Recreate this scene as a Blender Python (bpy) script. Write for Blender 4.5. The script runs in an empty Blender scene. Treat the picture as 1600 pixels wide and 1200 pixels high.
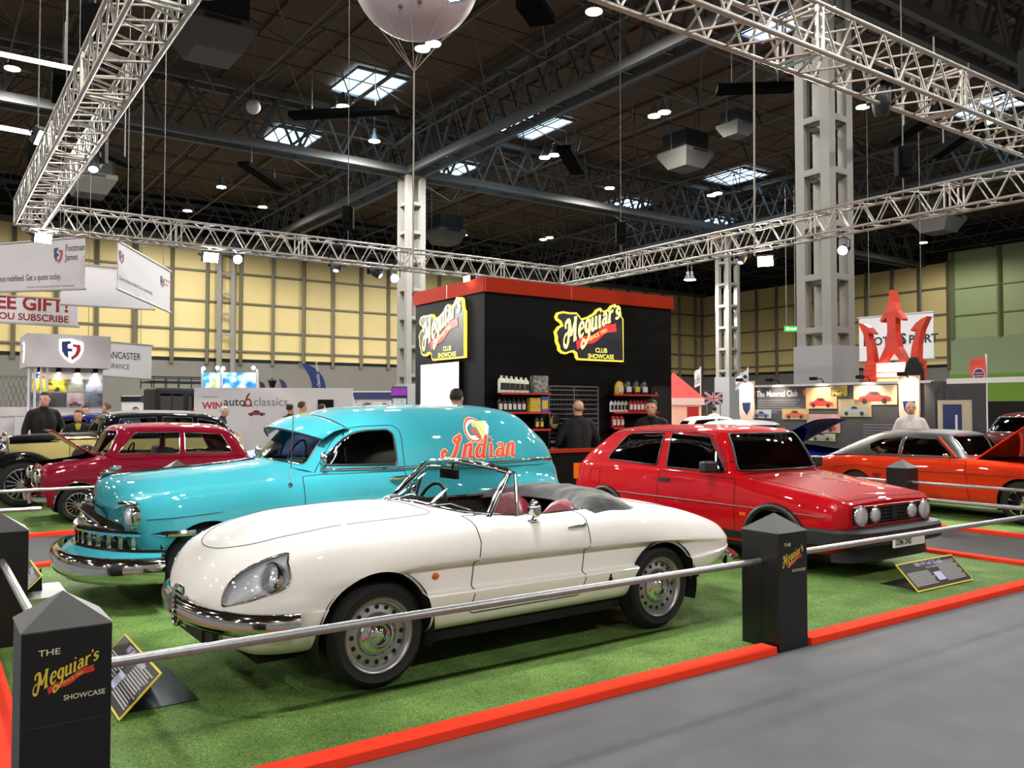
import bpy, bmesh, math, random
import numpy as np
from mathutils import Vector, Matrix
from mathutils.bvhtree import BVHTree
random.seed(7)
PI = math.pi
C = bpy.context.scene.collection
SC = bpy.context.scene
# ---------------------------------------------------------------- camera
cam_d = bpy.data.cameras.new('camera'); cam = bpy.data.objects.new('camera', cam_d); C.objects.link(cam)
cam_d.sensor_fit = 'HORIZONTAL'; cam_d.sensor_width = 36.0; cam_d.lens = 36.0 * 1320 / 1600
cam_d.clip_end = 400
PITCH = math.atan(40 / 1320)
cam.location = (0, 0, 1.6); cam.rotation_euler = (PI / 2 + PITCH, 0, 0)
SC.camera = cam
# ---------------------------------------------------------------- world, exposure
SC.view_settings.view_transform = 'Standard'; SC.view_settings.look = 'None'
SC.view_settings.gamma = 1.0; SC.view_settings.use_curve_mapping = False
SC.view_settings.exposure = 0.25
W = bpy.data.worlds.new('hall_air'); SC.world = W; W.use_nodes = True
W.node_tree.nodes['Background'].inputs[0].default_value = (0.9, 0.95, 1.0, 1)
W.node_tree.nodes['Background'].inputs[1].default_value = 0.05
SC.cycles.max_bounces = 8; SC.cycles.diffuse_bounces = 3; SC.cycles.glossy_bounces = 4
SC.cycles.transmission_bounces = 6; SC.cycles.transparent_max_bounces = 12
SC.cycles.caustics_reflective = False; SC.cycles.caustics_refractive = False
SC.cycles.sample_clamp_indirect = 4.0; SC.cycles.use_denoising = True
SC.cycles.use_light_tree = True

# the show stand's own axes: u runs along the front edging (away to the right), v runs deeper into the stand
AU = math.radians(35.06)
def uv(u, v, z=0.0):
    return Vector((u * math.cos(AU) - v * math.sin(AU), u * math.sin(AU) + v * math.cos(AU), z))
def at(px, py, d):
    """the point at distance d (metres along the floor) seen at a pixel of the photograph"""
    x = (px - 800) / 1320; z = -(py - 600) / 1320
    dy = math.cos(PITCH) - z * math.sin(PITCH); dz = math.sin(PITCH) + z * math.cos(PITCH)
    return Vector((x * d / dy, d, 1.6 + dz * d / dy))
def atz(px, py, z):
    x = (px - 800) / 1320; zz = -(py - 600) / 1320
    dy = math.cos(PITCH) - zz * math.sin(PITCH); dz = math.sin(PITCH) + zz * math.cos(PITCH)
    t = (z - 1.6) / dz
    return Vector((x * t, dy * t, z))

def lamp(kind, loc, target, energy, color=(1, .95, .86), size=.2, angle=60, blend=.6, parent=None):
    d = bpy.data.lights.new('lamp_glow', kind); d.energy = energy; d.color = color
    if kind == 'SPOT':
        d.spot_size = math.radians(angle); d.spot_blend = blend; d.shadow_soft_size = size
    elif kind == 'AREA':
        d.shape = 'DISK'; d.size = size
    else:
        d.shadow_soft_size = size
    o = bpy.data.objects.new('lamp_glow', d); C.objects.link(o)
    o.location = loc
    dv = (Vector(target) - Vector(loc))
    o.rotation_euler = dv.to_track_quat('-Z', 'Y').to_euler()
    if parent: 
        o.parent = parent; o.matrix_parent_inverse = Matrix.Translation(-parent.location)
    return o

# ---------------------------------------------------------------- materials
MATS = {}
def mat(name, rgb=(.5, .5, .5), rough=.5, metal=0.0, coat=0.0, emit=None, spec=.5, noise=None, bump=None, sheen=0.0):
    if name in MATS: return MATS[name]
    m = bpy.data.materials.new(name); m.use_nodes = True; MATS[name] = m
    nt = m.node_tree; b = nt.nodes['Principled BSDF']
    c = tuple((x / 12.92 if x <= .04045 else ((x + .055) / 1.055) ** 2.4) for x in rgb)
    b.inputs['Base Color'].default_value = (*c, 1)
    b.inputs['Roughness'].default_value = rough; b.inputs['Metallic'].default_value = metal
    b.inputs['Coat Weight'].default_value = coat; b.inputs['Coat Roughness'].default_value = .02
    b.inputs['Specular IOR Level'].default_value = spec
    if sheen: b.inputs['Sheen Weight'].default_value = sheen
    if emit:
        b.inputs['Emission Color'].default_value = (*[(x / 12.92 if x <= .04045 else ((x + .055) / 1.055) ** 2.4) for x in emit[:3]], 1)
        b.inputs['Emission Strength'].default_value = emit[3]
    if noise or bump:
        tc = nt.nodes.new('ShaderNodeTexCoord'); nz = nt.nodes.new('ShaderNodeTexNoise')
        nt.links.new(tc.outputs['Object'], nz.inputs['Vector']); nz.inputs['Scale'].default_value = (noise or bump)[0]
        nz.inputs['Detail'].default_value = 5
        if noise:
            r = nt.nodes.new('ShaderNodeValToRGB')
            k = noise[1]
            r.color_ramp.elements[0].position = .3; r.color_ramp.elements[1].position = .7
            r.color_ramp.elements[0].color = (*[x * (1 - k) for x in c], 1); r.color_ramp.elements[1].color = (*[min(1, x * (1 + k)) for x in c], 1)
            nt.links.new(nz.outputs['Fac'], r.inputs['Fac']); nt.links.new(r.outputs['Color'], b.inputs['Base Color'])
        if bump:
            bp = nt.nodes.new('ShaderNodeBump'); bp.inputs['Strength'].default_value = bump[1]; bp.inputs['Distance'].default_value = bump[2] if len(bump) > 2 else .01
            nt.links.new(nz.outputs['Fac'], bp.inputs['Height']); nt.links.new(bp.outputs['Normal'], b.inputs['Normal'])
    return m
def glass(name, rgb=(1, 1, 1), base=.06, tint=.9):
    """thin pane: mostly clear, mirror-like at grazing angles"""
    if name in MATS: return MATS[name]
    m = bpy.data.materials.new(name); m.use_nodes = True; MATS[name] = m
    nt = m.node_tree; nt.nodes.remove(nt.nodes['Principled BSDF'])
    tr = nt.nodes.new('ShaderNodeBsdfTransparent'); gl = nt.nodes.new('ShaderNodeBsdfGlossy'); mx = nt.nodes.new('ShaderNodeMixShader')
    fr = nt.nodes.new('ShaderNodeFresnel'); fr.inputs[0].default_value = 1.5
    ad = nt.nodes.new('ShaderNodeMath'); ad.operation = 'ADD'; ad.inputs[1].default_value = base; ad.use_clamp = True
    tr.inputs[0].default_value = (*[x * tint for x in rgb], 1); gl.inputs['Roughness'].default_value = .02
    nt.links.new(fr.outputs[0], ad.inputs[0]); nt.links.new(ad.outputs[0], mx.inputs[0])
    nt.links.new(tr.outputs[0], mx.inputs[1]); nt.links.new(gl.outputs[0], mx.inputs[2])
    nt.links.new(mx.outputs[0], nt.nodes['Material Output'].inputs[0])
    return m

# ---------------------------------------------------------------- mesh builder
class MB:
    def __init__(s): s.v = []; s.f = []; s.m = []; s.M = None
    def add(s, vs, fs, mi=0):
        b = len(s.v)
        s.v += [tuple(s.M @ Vector(p)) if s.M else tuple(p) for p in vs]
        s.f += [tuple(b + i for i in f) for f in fs]; s.m += [mi] * len(fs)
        return s
    def box(s, a, b, mi=0):
        x0, y0, z0 = a; x1, y1, z1 = b
        return s.add([(x0, y0, z0), (x1, y0, z0), (x1, y1, z0), (x0, y1, z0), (x0, y0, z1), (x1, y0, z1), (x1, y1, z1), (x0, y1, z1)],
                     [(0, 3, 2, 1), (4, 5, 6, 7), (0, 1, 5, 4), (1, 2, 6, 5), (2, 3, 7, 6), (3, 0, 4, 7)], mi)
    def bar(s, p, q, w, h=None, mi=0, n=4, cap=True):
        """a straight bar of n sides between two points"""
        h = h or w; p = Vector(p); q = Vector(q); d = (q - p)
        if d.length < 1e-6: return s
        d.normalize(); up = Vector((0, 0, 1)) if abs(d.z) < .95 else Vector((1, 0, 0))
        a = d.cross(up).normalized(); b = a.cross(d).normalized()
        vs = []
        for c in (p, q):
            for i in range(n):
                t = 2 * PI * (i + .5) / n
                k = math.sqrt(2) if n == 4 else 1
                vs.append(c + a * (w / 2 * k * math.cos(t)) + b * (h / 2 * k * math.sin(t)))
        fs = [(i, (i + 1) % n, n + (i + 1) % n, n + i) for i in range(n)]
        if cap: fs += [tuple(range(n - 1, -1, -1)), tuple(range(n, 2 * n))]
        return s.add(vs, fs, mi)
    def tube(s, pts, r, n=8, mi=0, closed=False, cap=True):
        P = [Vector(p) for p in pts]; K = len(P)
        if K < 2: return s
        vs = []; prev = None
        for i in range(K):
            if closed: t = P[(i + 1) % K] - P[i - 1]
            else: t = P[min(i + 1, K - 1)] - P[max(i - 1, 0)]
            if t.length < 1e-9: t = Vector((1, 0, 0))
            t.normalize()
            if prev is None:
                up = Vector((0, 0, 1)) if abs(t.z) < .9 else Vector((1, 0, 0)); a = t.cross(up).normalized()
            else:
                a = prev - t * prev.dot(t)
                a = a.normalized() if a.length > 1e-6 else t.orthogonal().normalized()
            prev = a; b = t.cross(a)
            rr = r[i] if isinstance(r, (list, tuple)) else r
            for j in range(n):
                th = 2 * PI * j / n; vs.append(P[i] + a * rr * math.cos(th) + b * rr * math.sin(th))
        fs = []
        for i in range(K if closed else K - 1):
            i2 = (i + 1) % K
            for j in range(n): fs.append((i * n + j, i2 * n + j, i2 * n + (j + 1) % n, i * n + (j + 1) % n))
        if cap and not closed: fs += [tuple(range(n)), tuple(range((K - 1) * n + n - 1, (K - 1) * n - 1, -1))]
        return s.add(vs, fs, mi)
    def lathe(s, prof, n=24, axis='z', c=(0, 0, 0), mi=0):
        """prof: (radius, height) pairs turned about an axis"""
        vs = []; K = len(prof); c = Vector(c)
        for r, h in prof:
            for j in range(n):
                t = 2 * PI * j / n; a, b = r * math.cos(t), r * math.sin(t)
                vs.append(c + (Vector((a, b, h)) if axis == 'z' else Vector((a, h, b)) if axis == 'y' else Vector((h, a, b))))
        fs = [(i * n + j, i * n + (j + 1) % n, (i + 1) * n + (j + 1) % n, (i + 1) * n + j) for i in range(K - 1) for j in range(n)]
        return s.add(vs, fs, mi)
    def ball(s, c, r, n=16, k=10, mi=0, sc=(1, 1, 1)):
        pr = []; vs = []
        for i in range(k + 1):
            ph = -PI / 2 + PI * i / k
            for j in range(n):
                t = 2 * PI * j / n
                vs.append((c[0] + r * sc[0] * math.cos(ph) * math.cos(t), c[1] + r * sc[1] * math.cos(ph) * math.sin(t), c[2] + r * sc[2] * math.sin(ph)))
        fs = [(i * n + j, i * n + (j + 1) % n, (i + 1) * n + (j + 1) % n, (i + 1) * n + j) for i in range(k) for j in range(n)]
        return s.add(vs, fs, mi)
    def prism(s, poly, o, ax, ay, th, mi=0):
        """a flat polygon in the (ax, ay) plane at o, given thickness th along ax x ay"""
        o = Vector(o); ax = Vector(ax); ay = Vector(ay); nn = ax.cross(ay).normalized()
        a = [o + ax * p[0] + ay * p[1] for p in poly]; b = [p + nn * th for p in a]; n = len(poly)
        fs = [tuple(range(n - 1, -1, -1)), tuple(range(n, 2 * n))] + [(i, (i + 1) % n, n + (i + 1) % n, n + i) for i in range(n)]
        return s.add(a + b, fs, mi)
    def text(s, txt, o, ax, ay, size, mi=0, bold=0.0, shear=0.0, align='LEFT', warp=None, sx=1.0, lift=.002):
        vs, fs = glyphs(txt, bold, shear, align)
        o = Vector(o); ax = Vector(ax).normalized(); ay = Vector(ay).normalized(); nn = ax.cross(ay)
        out = []
        for x, y in vs:
            x, y = x * size * sx, y * size
            if warp: x, y = warp(x, y)
            out.append(o + ax * x + ay * y + nn * lift)
        return s.add(out, fs, mi)
    def build(s, name, mats, parent=None, smooth=None, col=None):
        me = bpy.data.meshes.new(name); me.from_pydata(s.v, [], s.f); me.validate(verbose=False)
        for m in (mats if isinstance(mats, (list, tuple)) else [mats]): me.materials.append(m)
        if len(me.polygons) == len(s.m) and any(s.m): me.polygons.foreach_set('material_index', s.m)
        return link(name, me, parent, smooth)
def fix_normals(me):
    bm = bmesh.new(); bm.from_mesh(me); bmesh.ops.recalc_face_normals(bm, faces=bm.faces); bm.to_mesh(me); bm.free()
def link(name, me, parent=None, smooth=None):
    if smooth is not None:
        fix_normals(me)
        me.polygons.foreach_set('use_smooth', [True] * len(me.polygons)); me.set_sharp_from_angle(angle=math.radians(smooth))
    o = bpy.data.objects.new(name, me); C.objects.link(o)
    if parent: o.parent = parent
    return o
_G = {}
def glyphs(txt, bold, shear, align):
    k = (txt, bold, shear, align)
    if k in _G: return _G[k]
    cu = bpy.data.curves.new('lettering', 'FONT'); cu.body = txt; cu.offset = bold; cu.shear = shear; cu.align_x = align
    cu.resolution_u = 3; o = bpy.data.objects.new('lettering', cu); C.objects.link(o)
    dg = bpy.context.evaluated_depsgraph_get(); me = o.evaluated_get(dg).to_mesh()
    r = ([(v.co.x, v.co.y) for v in me.vertices], [tuple(p.vertices) for p in me.polygons])
    o.evaluated_get(dg).to_mesh_clear(); bpy.data.objects.remove(o); bpy.data.curves.remove(cu)
    _G[k] = r
    return r

# ---------------------------------------------------------------- naming
def tag(o, label, cat, group=None):
    o['label'] = label; o['category'] = cat
    if group: o['group'] = group
    return o
def thing(name, label, cat, loc=(0, 0, 0), rz=0.0, group=None):
    o = bpy.data.objects.new(name, None); C.objects.link(o); o.location = loc; o.rotation_euler = (0, 0, rz)
    o.empty_display_size = .1
    return tag(o, label, cat, group)
def struct(o): o['kind'] = 'structure'; return o
def stuff(o, label, cat): o['kind'] = 'stuff'; return tag(o, label, cat)
def copy_tree(o, loc=None, rz=None, label=None, parent=None):
    c = o.copy(); C.objects.link(c)
    if parent: c.parent = parent
    for ch in o.children: copy_tree(ch, parent=c)
    if loc is not None: c.location = loc
    if rz is not None: c.rotation_euler = (0, 0, rz)
    if label: c['label'] = label
    return c
def plant(o, loc, rz=0.0): o.location = loc; o.rotation_euler = (0, 0, rz); return o
# ================================================================ the hall: lamps first
GRID = 22.2                       # the hall's column bays
CU, CV = 18.9, 13.0               # stand coordinates of the near column
def gridpt(i, j, z=0): return uv(CU + i * GRID, CV + j * GRID, z)
m_lens = mat('lamp_lens', (1, 1, 1), emit=(1, .96, .88, 30))
m_dark = mat('black_powdercoat', (.05, .05, .055), .45)
m_grey_metal = mat('galvanised', (.55, .55, .54), .4, .6)
def highbay_mesh():
    b = MB(); b.lathe([(.02, .55), (.09, .5), (.1, .3), (.26, .02), (.25, 0)], 16); b.bar((0, 0, .5), (0, 0, 1.5), .02, n=6)
    return b
def highbay(loc, label, e, first=[]):
    if first: r = copy_tree(first[0], loc, 0, label)
    else:
        r = thing('highbay_lamp', label, 'lamp', loc, 0, 'highbay lamps hanging from the roof')
        highbay_mesh().build('lamp_housing', m_grey_metal, r, 40)
        MB().lathe([(0, .0), (.24, .0), (.24, -.03), (0, -.03)], 16).build('lens', m_lens, r)
        first.append(r)
    lamp('SPOT', Vector(loc) + Vector((0, 0, -.3)), Vector(loc) + Vector((0, 0, -5)), e * 1.9, (1, .97, .92), .24, 178, .35)
seen = [(660, 76), (677, 68), (523, 172), (536, 166), (1022, 181), (1038, 175), (346, 292), (293, 329), (851, 246), (866, 242),
        (849, 374), (859, 371), (1112, 305), (1121, 302), (1443, 379), (1538, 192), (1552, 188), (1075, 437), (1081, 437)]
names = ['first of the two highbay lamps under the white balloon', 'second of the two highbay lamps under the white balloon',
         'left lamp of the pair beside the largest skylight', 'right lamp of the pair beside the largest skylight',
         'left lamp of the pair above the hanging fan heater', 'right lamp of the pair above the hanging fan heater',
         'highbay lamp above the far end of the left lighting truss', 'highbay lamp lowest at the left, above the floodlit truss corner',
         'left lamp of the pair right of the balloon rope', 'right lamp of the pair right of the balloon rope',
         'left lamp of the small pair above the product booth', 'right lamp of the small pair above the product booth',
         'left lamp of the pair under the right centre skylight', 'right lamp of the pair under the right centre skylight',
         'lone highbay lamp over the green end wall', 'left lamp of the pair under the skylight at the right edge',
         'right lamp of the pair under the skylight at the right edge', 'left lamp of the distant pair above the booth corner',
         'right lamp of the distant pair above the booth corner']
for (px, py), nm in zip(seen, names):
    p = atz(px, py, 13.2)
    if p.y > 66: p = at(px, py, 52)
    highbay(p, nm, 520)
for i in range(-2, 4):            # the rest of the hall's highbays, in rows
    for j in range(-1, 4):
        p = uv(CU - 30 + i * 13.5, CV - 9 + j * 14.5, 13.2)
        highbay(p, 'highbay lamp of the regular rows under the roof', 1250 if j < 0 else 900)

# ---------------------------------------------------------------- floor
m_floor = mat('floor_carpet', (.39, .395, .405), .9, noise=(2.2, .10), bump=(400, .15, .002))
m_aisle = mat('dark_carpet', (.235, .235, .235), .95, noise=(60, .15), bump=(500, .2, .002))
b = MB(); b.add([tuple(uv(-45, -14)), tuple(uv(64, -14)), tuple(uv(64, 58)), tuple(uv(-45, 58))], [(0, 1, 2, 3)])
struct(b.build('floor', m_floor))
# ---------------------------------------------------------------- roof deck, skylights
m_deck = mat('roof_deck', (.35, .28, .21), .9, noise=(.3, .12))
ZD = 15.4
b = MB()
for k in range(40):
    u0 = -45 + k * 2.75; b.add([tuple(uv(u0, -14, ZD)), tuple(uv(u0 + 2.72, -14, ZD)), tuple(uv(u0 + 2.72, 58, ZD)), tuple(uv(u0, 58, ZD))], [(0, 3, 2, 1)])
    p, q = uv(u0 + 2.73, -14, ZD - .06), uv(u0 + 2.73, 58, ZD - .06); b.bar(p, q, .14, .12)
struct(b.build('ceiling', m_deck))
m_sky = mat('daylight_pane', (.8, .9, 1), .3, emit=(.74, .89, 1, 4))
m_sky_frame = mat('skylight_frame', (.45, .47, .5), .5)
for n, (px, py, w, h) in enumerate([(576, 131, 2.3, 2.9), (456, 214, 2.3, 2.9), (836, 196, 2.2, 3.4), (1150, 275, 2.4, 3.0), (978, 320, 2.4, 3.0),
                                    (1543, 165, 2.3, 2.9), (1222, 26, 2.2, 3.4), (702, 262, 2.4, 3), (1110, 348, 2.4, 3.0)]):
    c = atz(px, py, ZD - .12)
    if c.y > 75: continue
    ex, ey = uv(1, 0), uv(0, 1)
    b = MB(); b.add([c + ex * sx * w / 2 + ey * sy * h / 2 for sx, sy in ((-1, -1), (1, -1), (1, 1), (-1, 1))], [(0, 3, 2, 1)])
    o = struct(b.build('window_%d' % (n + 1), m_sky))
    f = MB()
    for k in range(4): 
        q = c + ex * (-w / 2 + k * w / 3) + Vector((0, 0, -.04)); f.bar(q - ey * h / 2, q + ey * h / 2, .07)
    for k in range(2): 
        q = c + ey * (-h / 2 + k * h) + Vector((0, 0, -.04)); f.bar(q - ex * w / 2, q + ex * w / 2, .12)
    f.build('window_frame', m_sky_frame, o)
# ---------------------------------------------------------------- roof lattice (tube space frame)
m_lat = mat('lattice_steel', (.33, .31, .28), .6)
b = MB(); S = 3.7; ZT, ZB = 15.0, 13.3
def node(i, j, top): 
    o = 0 if top else .5
    return uv(CU + (i + o) * S, CV + (j + o) * S, ZT if top else ZB)
def incam(p): return p.y > 4 and abs(p.x) < p.y * .68 and p.y < 82
for i in range(-14, 13):
    for j in range(-4, 13):
        t = node(i, j, True); q = node(i, j, False)
        if not (incam(t) or incam(q)): continue
        w = .075
        b.bar(t, node(i + 1, j, True), w, n=3, cap=False); b.bar(t, node(i, j + 1, True), w, n=3, cap=False)
        b.bar(q, node(i + 1, j, False), w, n=3, cap=False); b.bar(q, node(i, j + 1, False), w, n=3, cap=False)
        for di in (0, 1):
            for dj in (0, 1): b.bar(q, node(i + di, j + dj, True), w * .9, n=3, cap=False)
o = b.build('ceiling_lattice', m_lat); struct(o)
# ---------------------------------------------------------------- main girders
m_gird = mat('girder_paint', (.36, .365, .36), .6)
def girder(p, q, name):
    p = Vector(p); q = Vector(q); d = (q - p); L = d.length; d.normalize(); s = Vector((-d.y, d.x, 0)) * .42
    g = MB()
    for sg in (-1, 1):
        a = s * sg
        g.bar(p + a + Vector((0, 0, 12.75)), q + a + Vector((0, 0, 12.75)), .2, .34); g.bar(p + a + Vector((0, 0, 14.95)), q + a + Vector((0, 0, 14.95)), .2, .24)
        n = int(L / 1.85); 
        for k in range(n):
            x0 = p + d * (L * k / n) + a; x1 = p + d * (L * (k + .5) / n) + a; x2 = p + d * (L * (k + 1) / n) + a
            g.bar(x0 + Vector((0, 0, 12.9)), x1 + Vector((0, 0, 14.9)), .1, cap=False); g.bar(x1 + Vector((0, 0, 14.9)), x2 + Vector((0, 0, 12.9)), .1, cap=False)
    n = int(L / 1.85)
    for k in range(0, n, 1):
        x1 = p + d * (L * (k + .5) / n); g.bar(x1 + s + Vector((0, 0, 14.9)), x1 - s + Vector((0, 0, 14.9)), .08, cap=False)
        x1 = p + d * (L * k / n); g.bar(x1 + s + Vector((0, 0, 12.75)), x1 - s + Vector((0, 0, 12.75)), .08, cap=False)
    struct(g.build(name, m_gird))
k = 0
for i, j in ((0, 0), (0, 1), (0, -1), (-1, 1), (1, 1), (-2, 1), (1, 0), (1, -1)):
    girder(gridpt(i, j), gridpt(i, j + 1), 'ceiling_girder')
for i, j in ((-2, 1), (-1, 1), (0, 1), (1, 1), (0, 0), (1, 0), (-1, 2), (0, 2), (1, 2), (-2, 2)):
    girder(gridpt(i, j), gridpt(i + 1, j), 'ceiling_girder')
# ---------------------------------------------------------------- columns: four posts tied by battens
m_col = mat('column_paint', (.56, .55, .525), .55, noise=(1.2, .06)); m_col2 = mat('column_casing', (.60, .60, .60), .6)
def column(i, j, side, pitch, case_h, label):
    c = gridpt(i, j); b = MB(); b.M = Matrix.Translation(c) @ Matrix.Rotation(AU, 4, 'Z')
    h = side / 2; w = .26
    for sx in (-1, 1):
        for sy in (-1, 1):
            x, y = sx * (h - w / 2), sy * (h - w / 2)
            b.box((x - w / 2, y - w / 2, 0), (x + w / 2, y + w / 2, 12.7))
    z = case_h + .3
    while z < 12.6:
        for s in (-1, 1):
            b.box((-h + w, s * h - .05 * (s > 0) - 0.0 * 1, z), (h - w, s * h + .05 * (s < 0), z + .17)); b.box((s * h - .05 * (s > 0), -h + w, z), (s * h + .05 * (s < 0), h - w, z + .17))
            b.box((-h + w, s * h - .35 * (s > 0), z), (h - w, s * h + .35 * (s < 0), z + .03)); b.box((s * h - .35 * (s > 0), -h + w, z), (s * h + .35 * (s < 0), h - w, z + .03))
        z += pitch
    o = struct(b.build('column', m_col)); o['label'] = label
    if case_h > .5:
        k = MB(); k.M = b.M; g = h + .06; k.box((-g, -g, 0), (g, g, case_h)); struct(k.build('column_casing', m_col2, o))
column(0, 0, 1.0, 1.34, 3.2, 'nearest lattice column with a boxed foot, right of the booth')
column(0, 1, .98, 1.34, 2.8, 'lattice column behind the balloon rope')
column(1, 1, 1.05, 1.34, 3.6, 'lattice column right of the black booth')
column(1, 0, 1.12, 1.34, 3, 'lattice column beyond the right edge')
# ---------------------------------------------------------------- end walls: cream panels in a steel grid
m_cream = mat('cream_panel', (.88, .80, .55), .6, noise=(.35, .05)); m_mull = mat('mullion', (.45, .42, .34), .5); m_low = mat('lower_wall', (.49, .475, .44), .8, noise=(.5, .04))
m_black = mat('matt_black', (.03, .03, .03), .8); m_pgreen = mat('pale_green_panel', (.64, .70, .50), .6); m_bgreen = mat('grass_green_panel', (.44, .60, .14), .6)
m_tgreen = mat('sage_panel', (.57, .64, .48), .6)
VB, UR = CV + 2 * GRID, CU + 2 * GRID
def panel_wall(name, f, n0, n1, step, split=None):
    """f(s, z, out) gives a point of the wall at run s, height z, standing out from it"""
    w = MB()
    def quad(s0, s1, z0, z1, mi, out=0): w.add([f(s0, z0, out), f(s1, z0, out), f(s1, z1, out), f(s0, z1, out)], [(0, 1, 2, 3)], mi)
    a, b_ = n0 * step, n1 * step
    quad(a, b_, 5.0, 12.7, 0); quad(a, b_, 12.7, ZD, 2); quad(a, b_, 0, 4.8, 1); quad(a, b_, 4.8, 5.02, 2, .03)
    o = struct(w.build(name, [m_cream, m_low, m_black])); m = MB()
    for k in range(n0, n1 + 1):
        big = k % 5 == 0
        ww = .34 if big else .16
        m.bar(f(k * step, 4.6, .12), f(k * step, 12.8, .12), ww, .2)
    for z in (5.55, 6.9, 8.8, 10.8): m.bar(f(a, z, .08), f(b_, z, .08), .12 if z > 6 else .2, .12)
    m.build('panel_frame', m_mull, o)
    return o
panel_wall('wall_back', lambda s, z, o: tuple(uv(s, VB - o, z)), -21, 29, 2.22)
panel_wall('wall_right', lambda s, z, o: tuple(uv(UR - o, VB - s, z)), 0, 11, 2.22)
g = MB(); e = VB - 11 * 2.22
def rq(v0, v1, z0, z1, mi, out=0): g.add([tuple(uv(UR - out, v, z)) for v, z in ((v0, z0), (v1, z0), (v1, z1), (v0, z1))], [(0, 1, 2, 3)], mi)
rq(e, -14, 6.9, 13.4, 0); rq(e, -14, 4.2, 6.9, 2, .05); rq(e, -14, 2.2, 4.2, 1, .1); rq(e, -14, 0, 2.2, 3, .1); rq(e, -14, 13.4, ZD, 3)
o = struct(g.build('wall_green', [m_pgreen, m_bgreen, m_tgreen, m_black])); m = MB()
for k in range(9):
    v = e - .3 - k * 3.4; m.bar(uv(UR - .1, v, 6.9), uv(UR - .1, v, 13.4), .25)
for z in (8.6, 10.6): m.bar(uv(UR - .08, e, z), uv(UR - .08, -14, z), .07)
m.build('panel_frame', mat('green_frame', (.5, .53, .36), .6), o)
b = MB(); b.add([tuple(uv(-45, v, z)) for v, z in ((-14, 0), (58, 0), (58, ZD), (-14, ZD))], [(0, 1, 2, 3)]); struct(b.build('wall_left', m_low))
b = MB(); b.add([tuple(uv(u, -14, z)) for u, z in ((-45, 0), (64, 0), (64, ZD), (-45, ZD))], [(0, 1, 2, 3)]); struct(b.build('wall_front', m_low))
# the black stepped gantry cladding on the wall far at the left
b = MB(); 
q = [(-26.5, 12.6), (-24.6, 12.6), (-18.8, 3.2), (-20.7, 3.2)]
b.prism([(x, z) for x, z in q], uv(0, VB - .4), uv(1, 0), (0, 0, 1), .25)
q = [(-27.5, 7.4), (-21.5, 0.2), (-27.5, .2)]
b.prism(q, uv(0, VB - .4), uv(1, 0), (0, 0, 1), .25)
o = b.build('wall_cladding', m_black); struct(o)
# stair ladder columns of the wall
m = MB()
for s0 in (-6.2, 16.2, 38.3):
    for dx in (0, .9): m.bar(uv(s0 + dx, VB - .6, 0), uv(s0 + dx, VB - .6, 12.7), .28)
    for k in range(9): m.bar(uv(s0, VB - .6, 1.2 + k * 1.35), uv(s0 + .9, VB - .6, 1.2 + k * 1.35), .16)
o = struct(m.build('wall_column', m_col))
# ================================================================ show platforms
m_red = mat('orange_red_paint', (.98, .27, .18), .9, spec=.04)
def grass_material():
    m = bpy.data.materials.new('artificial_turf'); m.use_nodes = True; nt = m.node_tree; b = nt.nodes['Principled BSDF']
    tc = nt.nodes.new('ShaderNodeTexCoord'); n1 = nt.nodes.new('ShaderNodeTexNoise'); n2 = nt.nodes.new('ShaderNodeTexNoise')
    n1.inputs['Scale'].default_value = 110; n1.inputs['Detail'].default_value = 3; n2.inputs['Scale'].default_value = 3.0; n2.inputs['Detail'].default_value = 6
    for n in (n1, n2): nt.links.new(tc.outputs['Object'], n.inputs['Vector'])
    r = nt.nodes.new('ShaderNodeValToRGB'); r.color_ramp.elements[0].position = .28; r.color_ramp.elements[0].color = (.035, .10, .015, 1)
    r.color_ramp.elements[1].position = .72; r.color_ramp.elements[1].color = (.27, .43, .12, 1)
    mx = nt.nodes.new('ShaderNodeMix'); mx.data_type = 'RGBA'; mx.blend_type = 'MULTIPLY'; mx.inputs[0].default_value = 1
    r2 = nt.nodes.new('ShaderNodeValToRGB'); r2.color_ramp.elements[0].position = .35; r2.color_ramp.elements[0].color = (.62, .66, .6, 1); r2.color_ramp.elements[1].position = .65; r2.color_ramp.elements[1].color = (1, 1, .95, 1)
    nt.links.new(n1.outputs['Fac'], r.inputs['Fac']); nt.links.new(n2.outputs['Fac'], r2.inputs['Fac'])
    nt.links.new(r.outputs['Color'], mx.inputs[6]); nt.links.new(r2.outputs['Color'], mx.inputs[7]); nt.links.new(mx.outputs[2], b.inputs['Base Color'])
    b.inputs['Roughness'].default_value = .8; b.inputs['Specular IOR Level'].default_value = .2
    bp = nt.nodes.new('ShaderNodeBump'); bp.inputs['Strength'].default_value = .9; bp.inputs['Distance'].default_value = .012
    nt.links.new(n1.outputs['Fac'], bp.inputs['Height']); nt.links.new(bp.outputs['Normal'], b.inputs['Normal'])
    return m
m_turf = grass_material()
U0, U1, V0, V1 = .31, 9.33, 3.56, 9.86          # near platform, to the outer faces of its edging
def turf(u0, u1, v0, v1, label):
    nu, nv = int((u1 - u0) / .25), int((v1 - v0) / .25); b = MB(); rr = random.Random(3)
    vs = [tuple(uv(u0 + (u1 - u0) * i / nu, v0 + (v1 - v0) * j / nv, .012 + rr.uniform(0, .004))) for j in range(nv + 1) for i in range(nu + 1)]
    b.add(vs, [(j * (nu + 1) + i, j * (nu + 1) + i + 1, (j + 1) * (nu + 1) + i + 1, (j + 1) * (nu + 1) + i) for j in range(nv) for i in range(nu)])
    stuff(b.build('grass_carpet', m_turf, None, 60), label, 'grass')
turf(U0 + .1, U1 - .1, V0 + .1, V1 - .1, 'green artificial turf under the white, turquoise and red cars')
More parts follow.
